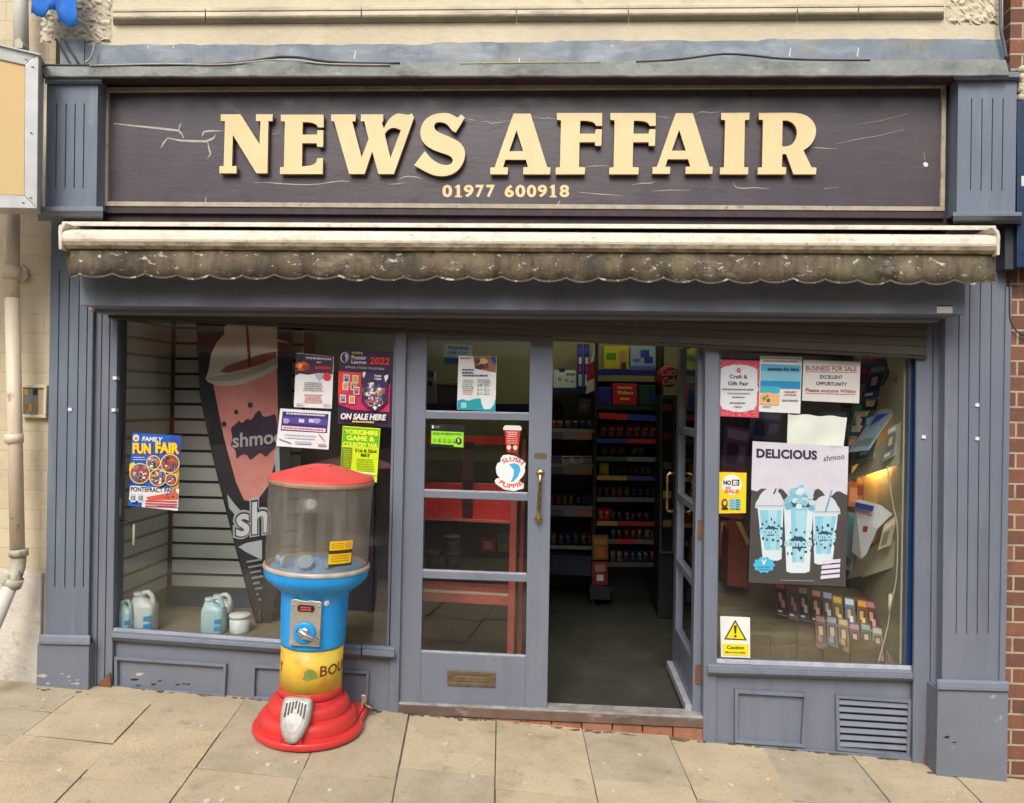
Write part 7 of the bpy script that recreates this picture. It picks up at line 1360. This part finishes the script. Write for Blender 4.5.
b = MB(); b.box((P(716, 500, 1.0).x, 1.0, P(760, 600, 1.0).z), (P(862, 500, 1.0).x, 1.03, P(760, 352, 1.0).z), surf('dim_plum_backing', (0.060, 0.032, 0.045), (0.035, 0.022, 0.036), 3, 0.5, [((0.12, 0.04, 0.045), 3, 0.52, 0.65, 0.7, (1, 1, 1)), ((0.03, 0.035, 0.06), 4, 0.55, 0.7, 0.7, (1, 1, 1))])); b.build('backing_board', label='dim plum backing board behind the notices of the shelf window', cat='board')

for q_, c_, l_ in (([(726, 425, 0.95), (752, 430, 0.93), (744, 470, 0.90), (722, 466, 0.92)], (92, 62, 110), 'purple magazine on the plum backing above the yellow sign'), ([(752, 408, 0.95), (784, 412, 0.93), (778, 440, 0.90), (748, 438, 0.92)], (70, 76, 120), 'slate magazine on the plum backing beside the paper sheet'), ([(721, 520, 0.93), (736, 522, 0.90), (734, 560, 0.88), (719, 556, 0.9)], (130, 70, 50), 'brown magazine half behind the doorway post'), ([(722, 466, 0.9), (746, 469, 0.88), (742, 520, 0.86), (720, 516, 0.88)], (110, 40, 46), 'red brown magazine hidden behind the yellow sign')):
    mag(q_, c_, l_, [(0.1, 0.08, 0.9, 0.3, tuple(min(255, v + 50) for v in c_)), (0.15, 0.4, 0.6, 0.9, tuple(max(0, v - 36) for v in c_)), (0.65, 0.45, 0.9, 0.8, tuple(min(255, v + 30) for v in c_))])

for q_, c_, l_ in (([(852, 466, 0.78), (868, 460, 0.72), (860, 486, 0.72), (849, 490, 0.78)], (190, 150, 120), 'tan magazine under the upper sloping board of the rack'), ([(846, 536, 0.70), (856, 540, 0.66), (851, 572, 0.66), (845, 568, 0.70)], (150, 160, 170), 'pale grey magazine at the foot of the lower sloping board'), ([(884, 524, 0.36), (898, 514, 0.33), (891, 545, 0.33), (878, 550, 0.36)], (150, 140, 120), 'brown grey magazine in the lower clear pocket')):
    mag(q_, c_, l_, [(0.1, 0.08, 0.9, 0.3, tuple(min(255, v + 40) for v in c_)), (0.15, 0.4, 0.6, 0.9, tuple(max(0, v - 50) for v in c_))])

rq = random.Random(77)
for i in range(7):
    x = 815 + i * 11.4; y = 613 + i * 2.6 + rq.uniform(-1.5, 1.5); c_ = [(96, 60, 50), (80, 84, 96), (110, 90, 50), (90, 50, 70), (70, 84, 70), (120, 110, 100), (100, 60, 44)][i]
    mag([(x, y, 0.50), (x + 10, y + 1.9, 0.487), (x + 12, y + 36, 0.37), (x + 1.5, y + 34, 0.385)], c_, ['rust brown', 'slate grey', 'ochre', 'plum', 'moss green', 'stone grey', 'copper'][i] + ' comic in the nearer row, lowest on the display boards',
        [(0.08, 0.05, 0.92, 0.2, tuple(min(255, v + 60) for v in c_)), (0.14, 0.28, 0.86, 0.84, tuple(int(v * 0.6) for v in c_)), (0.3, 0.34, 0.7, 0.6, (170, 140, 116)), (0.2, 0.62, 0.6, 0.8, tuple(min(255, v + 30) for v in c_))], 0.004, group='comics in the nearer row')
for q_, c_, l_ in (([(866, 416, 0.56), (884, 411, 0.47), (873, 457, 0.47), (856, 461, 0.56)], (70, 110, 120), 'grey teal magazine leaning behind the blue squared one'), ([(888, 428, 0.37), (899, 422, 0.33), (894, 456, 0.33), (882, 462, 0.37)], (120, 124, 120), 'pale grey leaflet at the outer end of the upper sloping board'), ([(870, 366, 0.52), (888, 364, 0.46), (878, 398, 0.46), (862, 400, 0.52)], (60, 66, 110), 'blue grey magazine in the top tier of the rack')):
    mag(q_, c_, l_, [(0.1, 0.06, 0.9, 0.2, tuple(min(255, v + 70) for v in c_)), (0.15, 0.28, 0.85, 0.75, tuple(max(0, v - 30) for v in c_)), (0.3, 0.35, 0.65, 0.6, (190, 160, 130)), (0.12, 0.82, 0.6, 0.9, (220, 216, 206))])
b = MB(); b.prism([P(905, 530, 0.27), P(905, 562, 0.27), P(862, 576, 0.62), P(876, 556, 0.50)], (0, 0.004, -0.01), CRM); b.build('sloping_board', mr)
